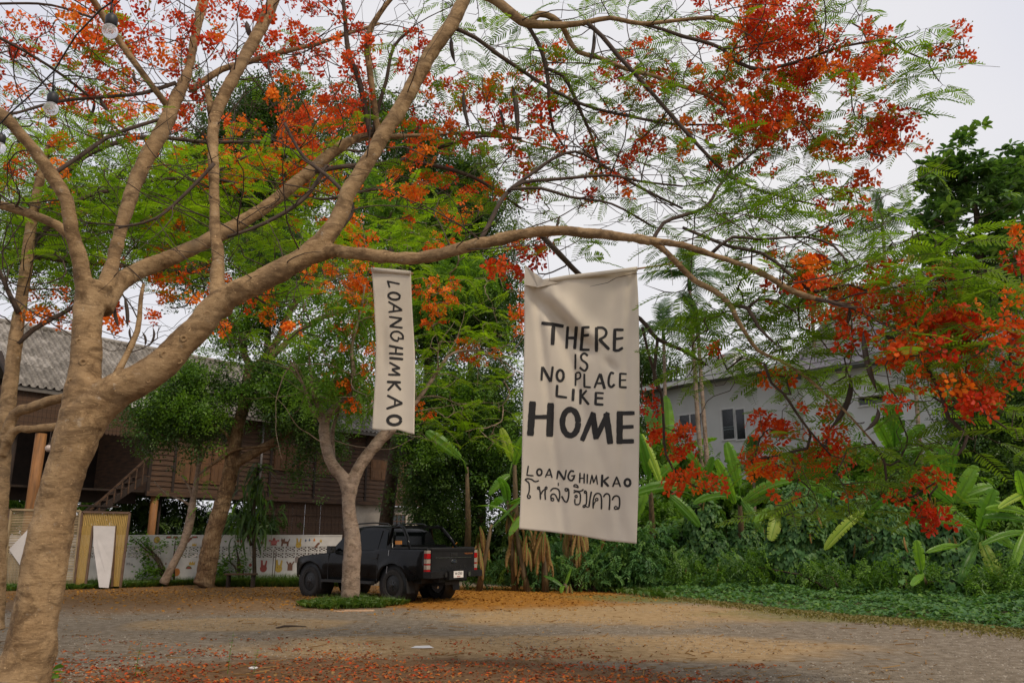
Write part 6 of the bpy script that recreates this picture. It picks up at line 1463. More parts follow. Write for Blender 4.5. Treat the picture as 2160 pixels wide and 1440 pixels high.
def stroke(b, pts, w_, wf, lift=.004, smooth=True, taper=.12):
    """a brushed line on the cloth: pts in picture px, width in px"""
    P = [Vector((x, y)) for x, y in pts]
    if smooth and len(P) > 2:
        Q = []
        for i in range(len(P)-1):
            p0, p1, p2, p3 = P[max(i-1,0)], P[i], P[i+1], P[min(i+2,len(P)-1)]
            for k in range(5):
                t = k/5; Q.append(.5*((2*p1)+(-p0+p2)*t+(2*p0-5*p1+4*p2-p3)*t*t+(-p0+3*p1-3*p2+p3)*t**3))
        Q.append(P[-1]); P = Q
    R_ = []
    for i in range(len(P)-1):
        L = (P[i+1]-P[i]).length; n = max(1, int(L/4))
        for k in range(n): R_.append(P[i].lerp(P[i+1], k/n))
    R_.append(P[-1]); base = len(b.v); n = len(R_); sd = rd.uniform(0, 99)
    for i, p in enumerate(R_):
        t = (R_[min(i+1,n-1)]-R_[max(i-1,0)]).normalized(); nn = Vector((-t.y, t.x)); ww = w_*.5*(1+.13*mnoise.noise(Vector((i*.45, sd, 0))))
        e = min(i, n-1-i)
        if e == 0: ww *= .82
        for s_ in (-1, -.33, .33, 1): q = p+nn*ww*s_; b.v.append(tuple(wf(q.x, q.y, lift)))
    for i in range(n-1):
        for k in range(3): a = base+i*4+k; b.f.append((a, a+1, a+5, a+4)); b.m.append(0)
def ell_pts(cx, cy, rx, ry, n=14, rot=0): return [(cx+rx*math.cos(6.283*i/n)*math.cos(rot)-ry*math.sin(6.283*i/n)*math.sin(rot), cy+rx*math.cos(6.283*i/n)*math.sin(rot)+ry*math.sin(6.283*i/n)*math.cos(rot)) for i in range(n+1)]
OB = big_w(1225, 585); 
ban = thing('banner', OB, 'large cream cloth banner reading THERE IS NO PLACE LIKE HOME hung from the branch', 'banner')
part('cloth', cloth_mesh(big_pt, big_w, 70, 130, 'cloth', M['cloth'], OB), ban)
# folded up top left corner and pole sleeve
b = MB(); A_ = [at(1107,558,9.22), at(1106,600,9.2), at(1135,606,9.12), at(1180,596,9.08), at(1150,592,9.10), at(1125,574,9.14)]
b.add([p for p in A_]+[p+Vector((0,.006,0)) for p in A_], [(0,1,2,5),(5,2,4),(2,3,4),(6,11,8,7),(11,10,8),(8,10,9),(0,5,11,6),(5,4,10,11),(4,3,9,10)]); part('folded_corner', b.mesh('folded_corner', M['cloth'], off=OB), ban)
b = MB(); S_ = [at(x, y, 9.22-.42*(x-1100)/245+.02) for x, y in ((1120,598),(1150,594),(1200,586),(1260,579),(1300,574),(1344,568))]; b.tube([s_-Vector((0,.02,0)) for s_ in S_], [.018,.026,.028,.027,.027,.026], 10, wob=.12); part('pole_sleeve', b.mesh('pole_sleeve', M['cloth'], True, off=OB), ban)
b = MB(); b.tube([at(1130,597,9.2), at(1344,567,8.83), at(1440,553,8.67)], [.011,.012,.009], 8); part('pole', b.mesh('pole', M['bamboo_pole'], True, off=OB), ban)
b = MB(); b.tube([at(1345,505,8.0), at(1347,540,8.5), at(1346,566,8.82)], .003, 4); b.tube([at(1150,500,8.1), at(1156,550,8.7), at(1160,592,9.1)], .003, 4); part('hanging_cord', b.mesh('hanging_cord', M['pod'], off=OB), ban)
L1_ = lambda pts: [(1080+x/4, 540+y/4) for x, y in pts]; L2_ = lambda pts: [(720+x/3, 480+y/3) for x, y in pts]; L3_ = lambda pts: [(1080+x/4.967, 880+y/4.967) for x, y in pts]
def word(name, f, k, sts):
    b = MB()
    for w_, pts, *sm in sts: stroke(b, f(pts), w_/k, big_w, smooth=len(pts) > 3)
    part(name, b.mesh(name, M['ink'], off=OB), ban)
word('painted_word', L1_, 4, [(30,[(248,565),(340,575),(436,592)]),(33,[(350,590),(342,750)]),(24,[(470,592),(460,780)]),(27,[(543,592),(528,785)]),(24,[(468,690),(538,690)]),
  (27,[(598,595),(582,798)]),(22,[(598,601),(655,599)]),(24,[(595,672),(650,665)]),(22,[(580,790),(655,790)]),(28,[(713,600),(712,808)]),(22,[(715,605),(765,605),(795,635),(785,675),(735,705)]),(27,[(735,700),(820,788)]),
  (27,[(868,612),(862,802)]),(22,[(868,620),(942,622)]),(22,[(865,700),(940,690)]),(24,[(862,798),(900,795),(936,772)])])
word('painted_word', L1_, 4, [(17,[(535,825),(534,955)]),(19,[(640,842),(612,820),(585,838),(588,872),(628,905),(634,940),(610,966),(570,938)])])
word('painted_word', L1_, 4, [(20,[(255,932),(249,1050)]),(25,[(258,935),(325,1058)]),(20,[(344,930),(328,1060)]),(22,ell_pts(407,1007,29,46)),(17,[(538,985),(535,1095)]),(15,[(540,985),(568,982),(578,1005),(570,1028),(543,1038)]),
  (18,[(610,990),(610,1105)]),(17,[(605,1102),(665,1106)]),(18,[(742,990),(695,1112)]),(25,[(744,992),(782,1120)]),(16,[(715,1072),(770,1072)]),(20,[(860,992),(836,984),(818,1025),(816,1080),(838,1104),(866,1080)]),
  (19,[(912,986),(910,1108)]),(17,[(908,990),(968,994)]),(14,[(910,1046),(964,1045)]),(19,[(908,1104),(968,1107)])])
word('painted_word', L1_, 4, [(22,[(382,1085),(376,1182)]),(20,[(372,1180),(465,1192)]),(26,[(519,1118),(513,1222)]),(22,[(580,1120),(576,1250)]),(19,[(630,1132),(585,1182)]),(22,[(585,1175),(648,1252)]),(22,[(708,1145),(704,1255)]),(17,[(706,1152),(774,1156)]),(19,[(704,1196),(770,1198)]),(22,[(702,1248),(772,1252)])])
word('painted_word', L2_, 3, [(44,[(1211,1098),(1196,1316)]),(44,[(1325,1108),(1318,1322)]),(27,[(1215,1198),(1320,1196)]),(37,ell_pts(1449,1232,50,82,16)),(33,[(1597,1168),(1522,1348)]),(36,[(1592,1172),(1612,1338)]),(32,[(1688,1168),(1612,1332)]),(40,[(1676,1172),(1702,1368)]),
  (40,[(1762,1160),(1760,1368)]),(26,[(1758,1174),(1856,1172)]),(24,[(1758,1262),(1850,1258)]),(28,[(1758,1352),(1852,1350)])])
word('painted_word', L3_, 4.967, [(15,[(172,505),(156,605)]),(15,[(152,603),(226,610)]),(19,ell_pts(287,573,26,33)),(15,[(392,535),(348,626)]),(17,[(392,535),(420,632)]),(13,[(365,602),(412,600)]),(17,[(483,555),(470,646)]),(24,[(486,556),(548,655)]),(17,[(568,548),(550,652)]),
  (19,[(650,566),(618,560),(592,600),(592,640),(618,660),(642,645),(652,612)]),(14,[(620,612),(664,606)]),(16,[(713,578),(708,686)]),(17,[(757,584),(755,690)]),(14,[(712,636),(755,634)]),(16,[(790,592),(788,692)]),(14,[(838,600),(818,698)]),(15,[(838,602),(856,686)]),(13,[(886,603),(856,682)]),(14,[(882,603),(896,702)]),
  (26,[(946,598),(940,728)]),(22,[(1014,622),(956,668)]),(26,[(958,662),(1012,722)]),(18,[(1098,618),(1054,726)]),(18,[(1096,620),(1136,728)]),(13,[(1070,694),(1126,692)]),(26,ell_pts(1210,682,30,36))])
word('painted_word', L3_, 4.967, [(15,[(282,658),(262,668),(235,668),(205,648),(165,640),(140,650),(158,668),(178,690),(182,740),(176,790),(164,815),(165,838),(182,846),(192,830),(180,812)]),
  (15,ell_pts(278,738,10,12,8)),(16,[(288,742),(296,790),(298,858)]),(14,[(298,812),(320,770),(345,748)]),(14,ell_pts(358,738,10,11,8)),(16,[(350,748),(346,800),(350,862)]),
  (16,[(402,772),(428,744),(470,744),(494,768),(500,820),(488,884)]),(15,[(410,858),(408,820),(430,800),(456,812),(474,850),(490,882)]),(14,ell_pts(424,858,14,14,9)),(14,[(485,682),(485,716)]),
  (15,ell_pts(568,756,13,14,9)),(17,[(578,740),(594,765),(592,830),(574,882),(548,872),(520,822)]),
  (13,[(645,722),(655,704),(678,706),(694,732),(662,724),(645,722)]),(15,[(645,762),(690,772),(720,770),(750,752)]),(15,[(645,790),(670,776),(700,784),(716,810),(714,880),(700,908),(665,908),(658,880),(660,850)]),(14,ell_pts(672,826,12,12,8)),
  (14,ell_pts(768,780,10,12,8)),(15,[(780,776),(782,840),(778,905),(756,918)]),(13,ell_pts(755,930,11,10,8)),(14,[(762,918),(790,938),(806,934)]),(17,[(832,774),(818,850),(806,936)]),
  (16,[(850,952),(850,880),(866,815),(896,794),(928,810),(938,870),(936,962)]),(13,ell_pts(888,858,13,13,8)),(13,[(880,870),(862,895),(852,930)]),
  (17,[(958,834),(975,806),(1000,798),(1022,820),(1024,880),(1018,968)]),(17,[(1050,866),(1066,832),(1095,820),(1122,838),(1128,890),(1122,940),(1104,964)]),(14,ell_pts(1088,946,15,15,9))])
# small banner
def sm_pt(u, v):
    yt = 568+9*u; yb = np.interp(u, [0,.3,.6,.85,1], [905,908,906,913,916]); y = yt+(yb-yt)*v
    return np.interp(y, [568,620,720,800,905], [784,788,793,791,785])*(1-u)+np.interp(y, [577,640,740,800,916], [867,869,875,876,874])*u, y
def sm_w(px, py, lift=0.0):
    return at(px, py, 9.8-.06*(px-785)/85+.035*math.sin((py-570)*.019+px*.02)+.02*math.sin(px*.09)*((py-570)/340)+.03*math.exp(-(((px-810)/10)**2+((py-735)/50)**2))-lift)
OSB = sm_w(826, 572)
sb = thing('banner', OSB, 'narrow cream cloth banner with LOANGHIMKAO painted sideways down it', 'banner')
part('cloth', cloth_mesh(sm_pt, sm_w, 24, 90, 'cloth', M['cloth'], OSB), sb)
b = MB(); b.tube([at(777,567,9.78), at(826,572,9.75), at(871,577,9.72)], [.016,.016,.016], 8); part('pole', b.mesh('pole', M['bamboo_pole'], True, off=OSB), sb)
b = MB(); b.tube([at(784,568,9.76), at(826,572,9.73), at(866,576,9.70)], [.028,.030,.028], 10, wob=.1); part('pole_sleeve', b.mesh('pole_sleeve', M['cloth'], True, off=OSB), sb)
b = MB(); b.tube([at(790,540,8.3), at(788,555,9), at(786,567,9.75)], .003, 4); b.tube([at(862,545,8.3), at(864,560,9), at(865,575,9.7)], .003, 4); part('hanging_cord', b.mesh('hanging_cord', M['pod'], off=OSB), sb)
L4_ = lambda pts: [(760+x/3.6, 540+y/3.6) for x, y in pts]; b = MB()
for w_, pts in [(15,[(207,186),(222,238)]),(13,[(207,192),(300,212)]),(17,ell_pts(257,304,44,26,14,.15)),(14,[(213,345),(318,408)]),(14,[(318,410),(214,424)]),(13,[(256,368),(252,418)]),
   (14,[(218,460),(318,474)]),(18,[(314,478),(228,530)]),(15,[(222,532),(322,544)]),(15,[(290,645),(255,636),(232,606),(248,577),(290,574),(322,600),(322,628)]),(12,[(290,612),(288,642)]),(12,[(288,625),(332,628)]),
   (18,[(218,680),(326,702)]),(17,[(218,737),(326,744)]),(14,[(272,688),(270,738)]),(20,[(220,772),(326,782)]),(15,[(220,806),(302,850)]),(18,[(302,850),(240,858)]),(15,[(240,862),(304,902)]),(15,[(304,902),(212,898)]),
   (20,[(202,954),(308,958)]),(17,[(258,966),(208,1020)]),(18,[(262,964),(308,1016)]),(17,[(204,1056),(320,1116)]),(18,[(320,1116),(198,1158)]),(14,[(264,1090),(262,1142)]),(24,ell_pts(258,1245,50,34,14))]:
    stroke(b, L4_(pts), w_/3.6, sm_w, smooth=len(pts) > 3)
part('painted_word', b.mesh('painted_word', M['ink'], off=OSB), sb)

# ================================================================== string of bulbs, nearest the camera
M['rubber'] = simple('black_rubber', (0.012,0.012,0.013), .5, var=.2)
gm_, nt_, gb_, go_ = mat('bulb_glass'); gb_.inputs['Base Color'].default_value = (.9,.9,.9,1); gb_.inputs['Roughness'].default_value = .12; gb_.inputs['Transmission Weight'].default_value = .75; gb_.inputs['IOR'].default_value = 1.15
def bulb(px, py, r_px, Y, pys, label):
    c = at(px, py, Y); r = r_px*ppm(px, py, Y); o = thing('light_bulb', c, label, 'light bulb', 'unlit string light bulbs at upper left'); s_ = at(px, pys, Y)-c; h = s_.z
    b = MB(); b.lathe((0,0,0), [(r*math.sin(a), -r*math.cos(a)) for a in np.linspace(.05, 2.5, 10)]+[(r*.55, r*.95)], 16); part('globe', b.mesh('globe', gm_, True), o)
    b = MB(); b.lathe((0,0,0), [(r*.55,r*.75),(r*.72,r*.9),(r*.78,h*.75),(r*.6,h*.9),(r*.25,h),(r*.1,h*1.08)], 14); b.tube([(0,0,h), (0,0,h*1.6)], .004, 5); part('socket', b.mesh('socket', M['rubber'], True), o)
    b = MB(); b.tube([(0,0,r*.7),(0,0,-r*.1)], [r*.2,r*.12], 6); part('filament_stem', b.mesh('filament_stem', M['glassy']), o)
bulb(232, 66, 16, 5.0, 30, 'clear unlit globe bulb hanging highest at upper left below its black socket'); bulb(108, 229, 14.5, 5.6, 195, 'clear unlit globe bulb hanging lower, left of the forked limb'); bulb(-2, 312, 13, 6.2, 282, 'clear unlit bulb cut off by the left edge of the photo')
b = MB(); Pc = [at(u, v, Y) for u, v, Y in ((250,-40,4.9),(236,5,5.0),(213,20,5.05),(160,75,5.3),(114,150,5.6),(60,205,5.9),(20,240,6.1),(-5,268,6.2),(-60,300,6.4))]
b.tube(Pc, .007, 6); b.tube([at(114,150,5.6), at(113,168,5.6), at(111,192,5.6)], .006, 5); b.tube([at(236,5,5.0), at(233,28,5.0)], .006, 5)
c0 = Pc[3]; part('light_cable', b.mesh('light_cable', M['rubber'], True, off=c0), loc=c0, label='black cable of the string lights sloping across the upper left corner', cat='cable')

# ================================================================== bamboo screens against the fence
M['bamboo'] = simple('bamboo_slats', (0.42,0.27,0.07), .65, var=.25, scale=3, stretch=(20,20,1)); M['bamboo_g'] = simple('grey_bamboo', (0.30,0.22,0.12), .75, var=.25, scale=4); M['frame_b'] = simple('dark_screen_frame', (0.13,0.075,0.045), .7, var=.3)
M['board_w'] = simple('white_board', (0.56,0.52,0.49), .6, var=.09, scale=2.5)
YS = 25.6
def sp2(px, py, y=YS): return at(px, py, y)
def quadpanel(b, c4, th=.03, mi=0):
    V = [Vector(c) for c in c4]+[Vector(c)+Vector((0,th,0)) for c in c4]; b.add(V, [(0,1,2,3),(7,6,5,4),(0,4,5,1),(1,5,6,2),(2,6,7,3),(3,7,4,0)], mi)
O1 = sp2(205, 1240); O1.z = 0
sc = thing('bamboo_screen', O1, 'yellow woven bamboo screen with a white board standing in its opening', 'screen')
def slats(name, c4, n, horiz, m, par, off, w_=.7, y=YS):
    b = MB(); (a, b1, c_, d) = [Vector(q) for q in c4]      # tl tr br bl px
    for i in range(n):
        t0, t1 = (i+.5-w_/2)/n, (i+.5+w_/2)/n
        if horiz: q = [a.lerp(d,t0), b1.lerp(c_,t0), b1.lerp(c_,t1), a.lerp(d,t1)]
        else: q = [a.lerp(b1,t0), a.lerp(b1,t1), d.lerp(c_,t1), d.lerp(c_,t0)]
        quadpanel(b, [sp2(p.x, p.y, y+rd.uniform(-.008,.008)) for p in q], .015)
    part(name, b.mesh(name, m, off=off), par, kind='stuff')
V2 = lambda *a: [Vector((x, y, 0)) for x, y in a]
slats('bamboo_slats', V2((175,1080),(272,1082),(268,1109),(170,1108)), 26, False, M['bamboo'], sc, O1)
slats('bamboo_slats', V2((172,1108),(197,1108),(180,1238),(157,1238)), 9, False, M['bamboo'], sc, O1)
slats('bamboo_slats', V2((243,1108),(268,1109),(252,1236),(236,1236)), 8, False, M['bamboo'], sc, O1)
def frame(par, off, pts, w_=.06, y=YS, m=None, name='frame'):
    for p, q in pts:
        b = MB(); b.bar(sp2(*p, y-.02), sp2(*q, y-.02), w_, .05, up=Vector((0,1,0))); part(name, b.mesh(name, m or M['frame_b'], off=off), par)
frame(sc, O1, [((174,1079),(274,1081)),((174,1079),(156,1239)),((274,1081),(254,1238)),((197,1108),(180,1238)),((243,1108),(236,1237))])
# back lining of dark paper behind slats is absent: the fence shows through
b = MB(); quadpanel(b, [sp2(197,1108,YS-.12), sp2(243,1109,YS-.12), sp2(229,1239,YS-.35), sp2(209,1238,YS-.35), ][:4], .02); c_ = sp2(215,1238,YS-.3); c_.z = 0
Pb = [sp2(197,1108,YS-.1), sp2(243,1109,YS-.1), sp2(240,1150,YS-.15), sp2(236,1190,YS-.22), sp2(229,1239,YS-.35), sp2(209,1238,YS-.35), sp2(202,1190,YS-.22), sp2(197,1150,YS-.15)]
b = MB(); b.add(Pb+[p+Vector((0,.02,0)) for p in Pb], [tuple(range(8)), tuple(range(15,7,-1))]+[(i, i+8, (i+1) % 8+8, (i+1) % 8) for i in range(8)])
part('board', b.mesh('board', M['board_w'], off=c_), loc=c_, label='tapered dirty white board leaning in the opening of the yellow bamboo screen', cat='board')
O2 = sp2(80, 1240); O2.z = 0
s2_ = thing('bamboo_screen', O2, 'grey bamboo slat screen with a white diamond panel half hidden by the big trunk', 'screen')
slats('bamboo_slats', V2((24,1075),(168,1078),(152,1238),(4,1238)), 48, True, M['bamboo_g'], s2_, O2, .62)
frame(s2_, O2, [((24,1074),(170,1077)),((24,1074),(4,1239)),((170,1077),(154,1238)),((4,1238),(154,1238))], m=M['bamboo_g'])
Dm = [sp2(19,1158,YS-.06), sp2(70,1104,YS-.06), sp2(120,1160,YS-.06), sp2(48,1200,YS-.06)]
b = MB(); quadpanel(b, Dm, .02); part('diamond_panel', b.mesh('diamond_panel', M['board_w'], off=O2), s2_)
slats('bamboo_strips', V2((14,1162),(60,1200),(56,1236),(6,1236)), 16, False, M['bamboo_g'], s2_, O2, .6, YS-.04)
O3 = sp2(-20, 1240); O3.z = 0
s4 = thing('bamboo_screen', O3, 'dark framed screen with purplish panes cut by the left edge', 'screen')
M['purple'] = simple('faded_purple_panel', (0.075,0.04,0.06), .7)
for (ya, yb_) in ((1076,1098),(1100,1122),(1124,1150),(1152,1238)):
    b = MB(); quadpanel(b, [sp2(-60,ya,YS+.1), sp2(20,ya,YS+.1), sp2(18-(yb_-1076)*.06,yb_,YS+.1), sp2(-60,yb_,YS+.1)], .02); part('panel', b.mesh('panel', M['purple'] if ya < 1099 else M['plank_dk'], off=O3), s4)
frame(s4, O3, [((22,1075),(2,1239)),((-60,1075),(22,1075)),((-60,1099),(20,1099))], y=YS+.06)
# bench and two thin stakes by the fence
O4 = at(507, 1226, 26.3); O4.z = 0; bn = thing('bench', O4, 'small low wooden bench among the weeds by the painted fence', 'bench')
b = MB(); b.box((0,0,.40),(.98,.3,.045)); part('seat', b.mesh('seat', M['plank']), bn)
for x in (-.38,.4):
    b = MB(); b.box((x,0,.19),(.07,.24,.38)); part('leg', b.mesh('leg', M['plank_dk']), bn)
for k, (u, v0, v1) in enumerate(((574,1160,1215),(579,1163,1216))):
    a = at(u, v1, 26.8); a.z = 0; b = MB(); h = at(u, v0, 26.8).z; b.tube([(0,0,0),(0,0,h)], .012, 5); part('stake', b.mesh('stake', M['twig']), loc=a, label=('thin upright stake by the fence, left one of the pair','thin upright stake by the fence, right one of the pair')[k], cat='stake', group='thin stakes by the fence')
# ================================================================== black pickup
pr_, pf_ = gr(826, 1269), gr(655, 1257)      # near side rear and front wheel contacts
hd_ = (pf_-pr_).normalized(); print('TRUCK base', (pf_-pr_).length, pr_, pf_)
ctr = pr_; ang = math.atan2(hd_.y, hd_.x)
left = Vector((-hd_.y, hd_.x, 0))            # truck's left = near side? camera side is -Y
side = -left if left.y > 0 else left         # towards the camera
WB, TW = 3.22, 1.56
yc = -side*(TW/2+.13)
OTk = Vector((pr_.x, pr_.y, 0))+yc
tk = thing('pickup_truck', OTk, 'black double cab pickup truck parked behind the small pale tree, tailgate to the right', 'pickup truck', rotz=ang)
# local: x forward, y left ; near side is local y = ys
ys = 1 if (Matrix.Rotation(ang,3,'Z') @ Vector((0,1,0))).dot(side) > 0 else -1
def carpaint(name, col, rough=.28, coat=.6):
    m, nt, b, o = mat(name); b.inputs['Base Color'].default_value = (*col, 1); b.inputs['Roughness'].default_value = rough; b.inputs['Coat Weight'].default_value = coat; b.inputs['Specular IOR Level'].default_value = .06; b.inputs['Coat Roughness'].default_value = .04
    f = noise(nt, 3, 5); nt.links.new(ramp(nt, f, [(.3, tuple(c*.9 for c in col)), (.75, tuple(c*1.3+.004 for c in col))]), b.inputs['Base Color'])
    nt.links.new(ramp(nt, noise(nt, 5, 6), [(.3, (rough*.7,)*3), (.7, (min(1,rough*1.6),)*3)]), b.inputs['Roughness']); return m
M['paint'] = carpaint('black_paint', (0.0025,0.0025,0.003), .3, .3); M['gate'] = carpaint('lit_rear_paint', (0.016,0.016,0.017), .45, .15); M['plastic'] = simple('black_plastic', (0.010,0.010,0.010), .6, var=.2)  # rear paint greyer: brighter reflections on that side put into the colour
M['tyre'] = simple('dusty_tyre', (0.022,0.019,0.017), .9, var=.3, scale=12); M['rim'] = simple('black_rim', (0.02,0.02,0.021), .25, .4, var=.1); M['cglass'] = simple('tinted_glass', (0.002,0.003,0.003), .1, var=.1, spec=.2)
M['chrome'] = simple('dark_chrome', (0.35,0.35,0.36), .25, .9, var=.05); M['lamp_r'] = simple('red_lamp', (0.35,0.008,0.012), .15, var=.1); M['lamp_w'] = simple('clear_lamp', (0.30,0.25,0.21), .15, var=.2, scale=40); M['orange'] = simple('orange_strip', (0.60,0.22,0.02), .4); M['plate_w'] = simple('number_plate', (0.72,0.70,0.66), .5, var=.05)
RW = .385                                    # wheel radius
xR, xF = 0.0, WB; xTail, xNose = -1.13, WB+.86
zbelt, zbed, zhood = 1.16, 1.20, 1.12
def ztop(x):
    return np.interp(x, [xTail, -.05, .62, .75, 2.35, 2.75, 3.5, 3.9, xNose], [1.235, 1.235, 1.235, 1.20, 1.14, 1.10, 1.04, .98, .80])
def zlow(x):
    z = np.interp(x, [xTail, -.9, -.55, .6, 2.6, 3.75, xNose], [.62, .55, .50, .43, .43, .46, .52])
    for xw in (xR, xF):
        d = abs(x-xw)
        if d < .50: z = max(z, RW+.02+math.sqrt(max(0, .50**2-d**2)))
    return z
def half(x, z):
    w0 = np.interp(z, [.4,.55,.85,1.05,1.24], [.86,.90,.925,.91,.875]); w0 *= np.interp(x, [xTail, xTail+.1, .8, 2.6, 3.7, xNose-.15, xNose], [.975,.99,1,1,.97,.90,.74])
    for xw in (xR, xF):
        d = math.hypot(x-xw, z-RW); w0 += .028*math.exp(-((d-.54)/.10)**2)
    return w0
xs = sorted(set([round(v, 3) for v in list(np.linspace(xTail, xNose, 40))+list(np.linspace(xR-.52, xR+.52, 25))+list(np.linspace(xF-.52, xF+.52, 25))]))
def body_mesh():
    b = MB(); n = 12; rows = []
    for x in xs:
        zl, zt = zlow(x), ztop(x); ring = []
        for s_ in (1,):
            for j in range(n+1):
                z = zl+(zt-zl)*j/n; ring.append((x, half(x, z)*1.0, z))
        h = half(x, zt)
        top = [(x, h-.03, zt+.012), (x, h-.08, zt+.016), (x, h*.5, zt+.03 if x > 2.4 else zt+.016), (x, 0, zt+.04 if x > 2.4 else zt+.016)]
        R1 = ring+top; R2 = [(a, -b_, c) for a, b_, c in reversed(R1[:-1])]; rows.append(R1+R2)
    k = len(rows[0])
    for r_ in rows: b.v += r_
    for i in range(len(rows)-1):
        for j in range(k-1): a = i*k+j; b.f.append((a, a+k, a+k+1, a+1)); b.m.append(0)
    b.f.append(tuple(range(k))); b.m.append(0); b.f.append(tuple(range((len(rows)-1)*k, len(rows)*k))[::-1]); b.m.append(0)
    return b.mesh('body', M['paint'], True)
bd = part('body', body_mesh(), tk)
# dark wheel wells / chassis
b = MB(); b.box((1.45,0,.62),(4.5,1.42,.34)); b.box((-.75,0,.66),(.7,1.5,.2)); b.tube([(0,-.7,.40),(0,.7,.40)], .07, 8); b.lathe((0,.02,.40), [(.02,-.16),(.16,-.08),(.18,0),(.16,.08),(.02,.16)], 10); b.box((-.9,0,.50),(.5,.5,.18)); part('chassis', b.mesh('chassis', M['plastic']), tk)
# cab
def cab():
    b = MB(); st_ = [(2.62,1.12,1.12,.80,.76),(2.30,1.14,1.40,.86,.72),(2.02,1.15,1.62,.87,.68),(1.80,1.16,1.74,.88,.66),(1.5,1.17,1.80,.88,.66),(1.1,1.18,1.82,.88,.66),(.7,1.19,1.80,.88,.66),(.42,1.20,1.74,.88,.66),(.30,1.21,1.66,.88,.68),(.16,1.22,1.24,.87,.80)]
    rows = []
    for x, zb, zt, wb, wt in st_:
        R1 = [(x, wb, zb), (x, wb+(wt-wb)*.5, zb+(zt-zb)*.5), (x, wt+.02, zt-.05*(zt > 1.3)), (x, wt-.05, zt), (x, wt*.5, zt+.02), (x, 0, zt+.025)]
        rows.append(R1+[(a, -b_, c) for a, b_, c in reversed(R1[:-1])])
    k = len(rows[0])
    for r_ in rows: b.v += r_
    for i in range(len(rows)-1):
        for j in range(k-1): a = i*k+j; b.f.append((a, a+1, a+k+1, a+k)); b.m.append(0)
    return b.mesh('cab', M['paint'], True)
part('cab', cab(), tk)
def side_pane(name, pts, mtl, proud=.012, par=None):
    """pts (x, t) where t runs from belt 0 to roof 1 on the cab side"""
    for s_ in (1, -1):
        b = MB(); V = []
        for x, t in pts: z = 1.17+.60*t; w_ = .88-.205*t; V.append(Vector((x, s_*(w_+proud), z)))
        V2_ = [v-Vector((0,s_*.01,0)) for v in V]; n = len(V); b.add(V+V2_, [tuple(range(n)), tuple(range(2*n-1,n-1,-1))]+[(i, i+n, (i+1) % n+n, (i+1) % n) for i in range(n)])
        part(name, b.mesh(name, mtl), tk)
side_pane('side_window', [(2.38,.06),(1.50,.06),(1.50,.90),(1.82,.88),(2.05,.62)], M['cglass']); side_pane('side_window', [(1.42,.06),(.62,.06),(.62,.88),(1.42,.91)], M['cglass']); side_pane('quarter_window', [(.54,.08),(.30,.08),(.40,.82),(.54,.86)], M['cglass'])
b = MB(); b.add([(2.60,-.70,1.15),(2.60,.70,1.15),(1.86,.62,1.72),(1.86,-.62,1.72)], [(0,1,2,3)]); part('windscreen', b.mesh('windscreen', M['cglass'], off=Vector((-.03,0,-.03))), tk)
b = MB(); b.add([(.17,-.72,1.30),(.17,.72,1.30),(.26,.62,1.66),(.26,-.62,1.66)], [(3,2,1,0)]); part('rear_window', b.mesh('rear_window', M['cglass'], off=Vector((.03,0,0))), tk)
for s_ in (1,-1):
    b = MB(); b.tube([(1.75,s_*.66,1.80),(1.6,s_*.65,1.87),(1.0,s_*.65,1.89),(.5,s_*.65,1.86),(.36,s_*.66,1.78)], [.012,.018,.018,.018,.012], 8); part('roof_rail', b.mesh('roof_rail', M['plastic'], True), tk)
# sport bar behind the cab
for s_ in (1,-1):
    b = MB(); V = [(.30,s_*.80,1.24),(.30,s_*.68,1.76),(.02,s_*.67,1.80),(-.10,s_*.68,1.76),(-.36,s_*.78,1.48),(-.52,s_*.83,1.24)]
    P3 = [Vector(v) for v in V]
    b.tube([P3[0].lerp(P3[1],.0), P3[1], P3[2], P3[3], P3[4], P3[5]], [.05,.05,.05,.05,.045,.04], 8); part('sport_bar', b.mesh('sport_bar', M['paint'], True), tk)
b = MB(); b.bar((-.10,-.68,1.78),(-.10,.68,1.78),.10,.07); b.bar((-.15,-.80,1.30),(-.15,.80,1.30),.05,.1); part('sport_bar_hoop', b.mesh('sport_bar_hoop', M['paint']), tk)
b = MB(); b.box((-.06,.80*ys,1.40),(.22,.015,.09)); b.box((-.46,-.815*ys,1.33),(.2,.015,.02), Matrix.Rotation(R(40)*1,3,'Y')); part('orange_stripe', b.mesh('orange_stripe', M['orange']), tk)
b = MB(); b.box((-.50,0,1.255),(1.36,1.56,.03)); b.tube([(-1.1,-.84,1.27),(.1,-.84,1.27)], .022, 6); b.tube([(-1.1,.84,1.27),(.1,.84,1.27)], .022, 6); part('bed_cover', b.mesh('bed_cover', M['plastic']), tk)
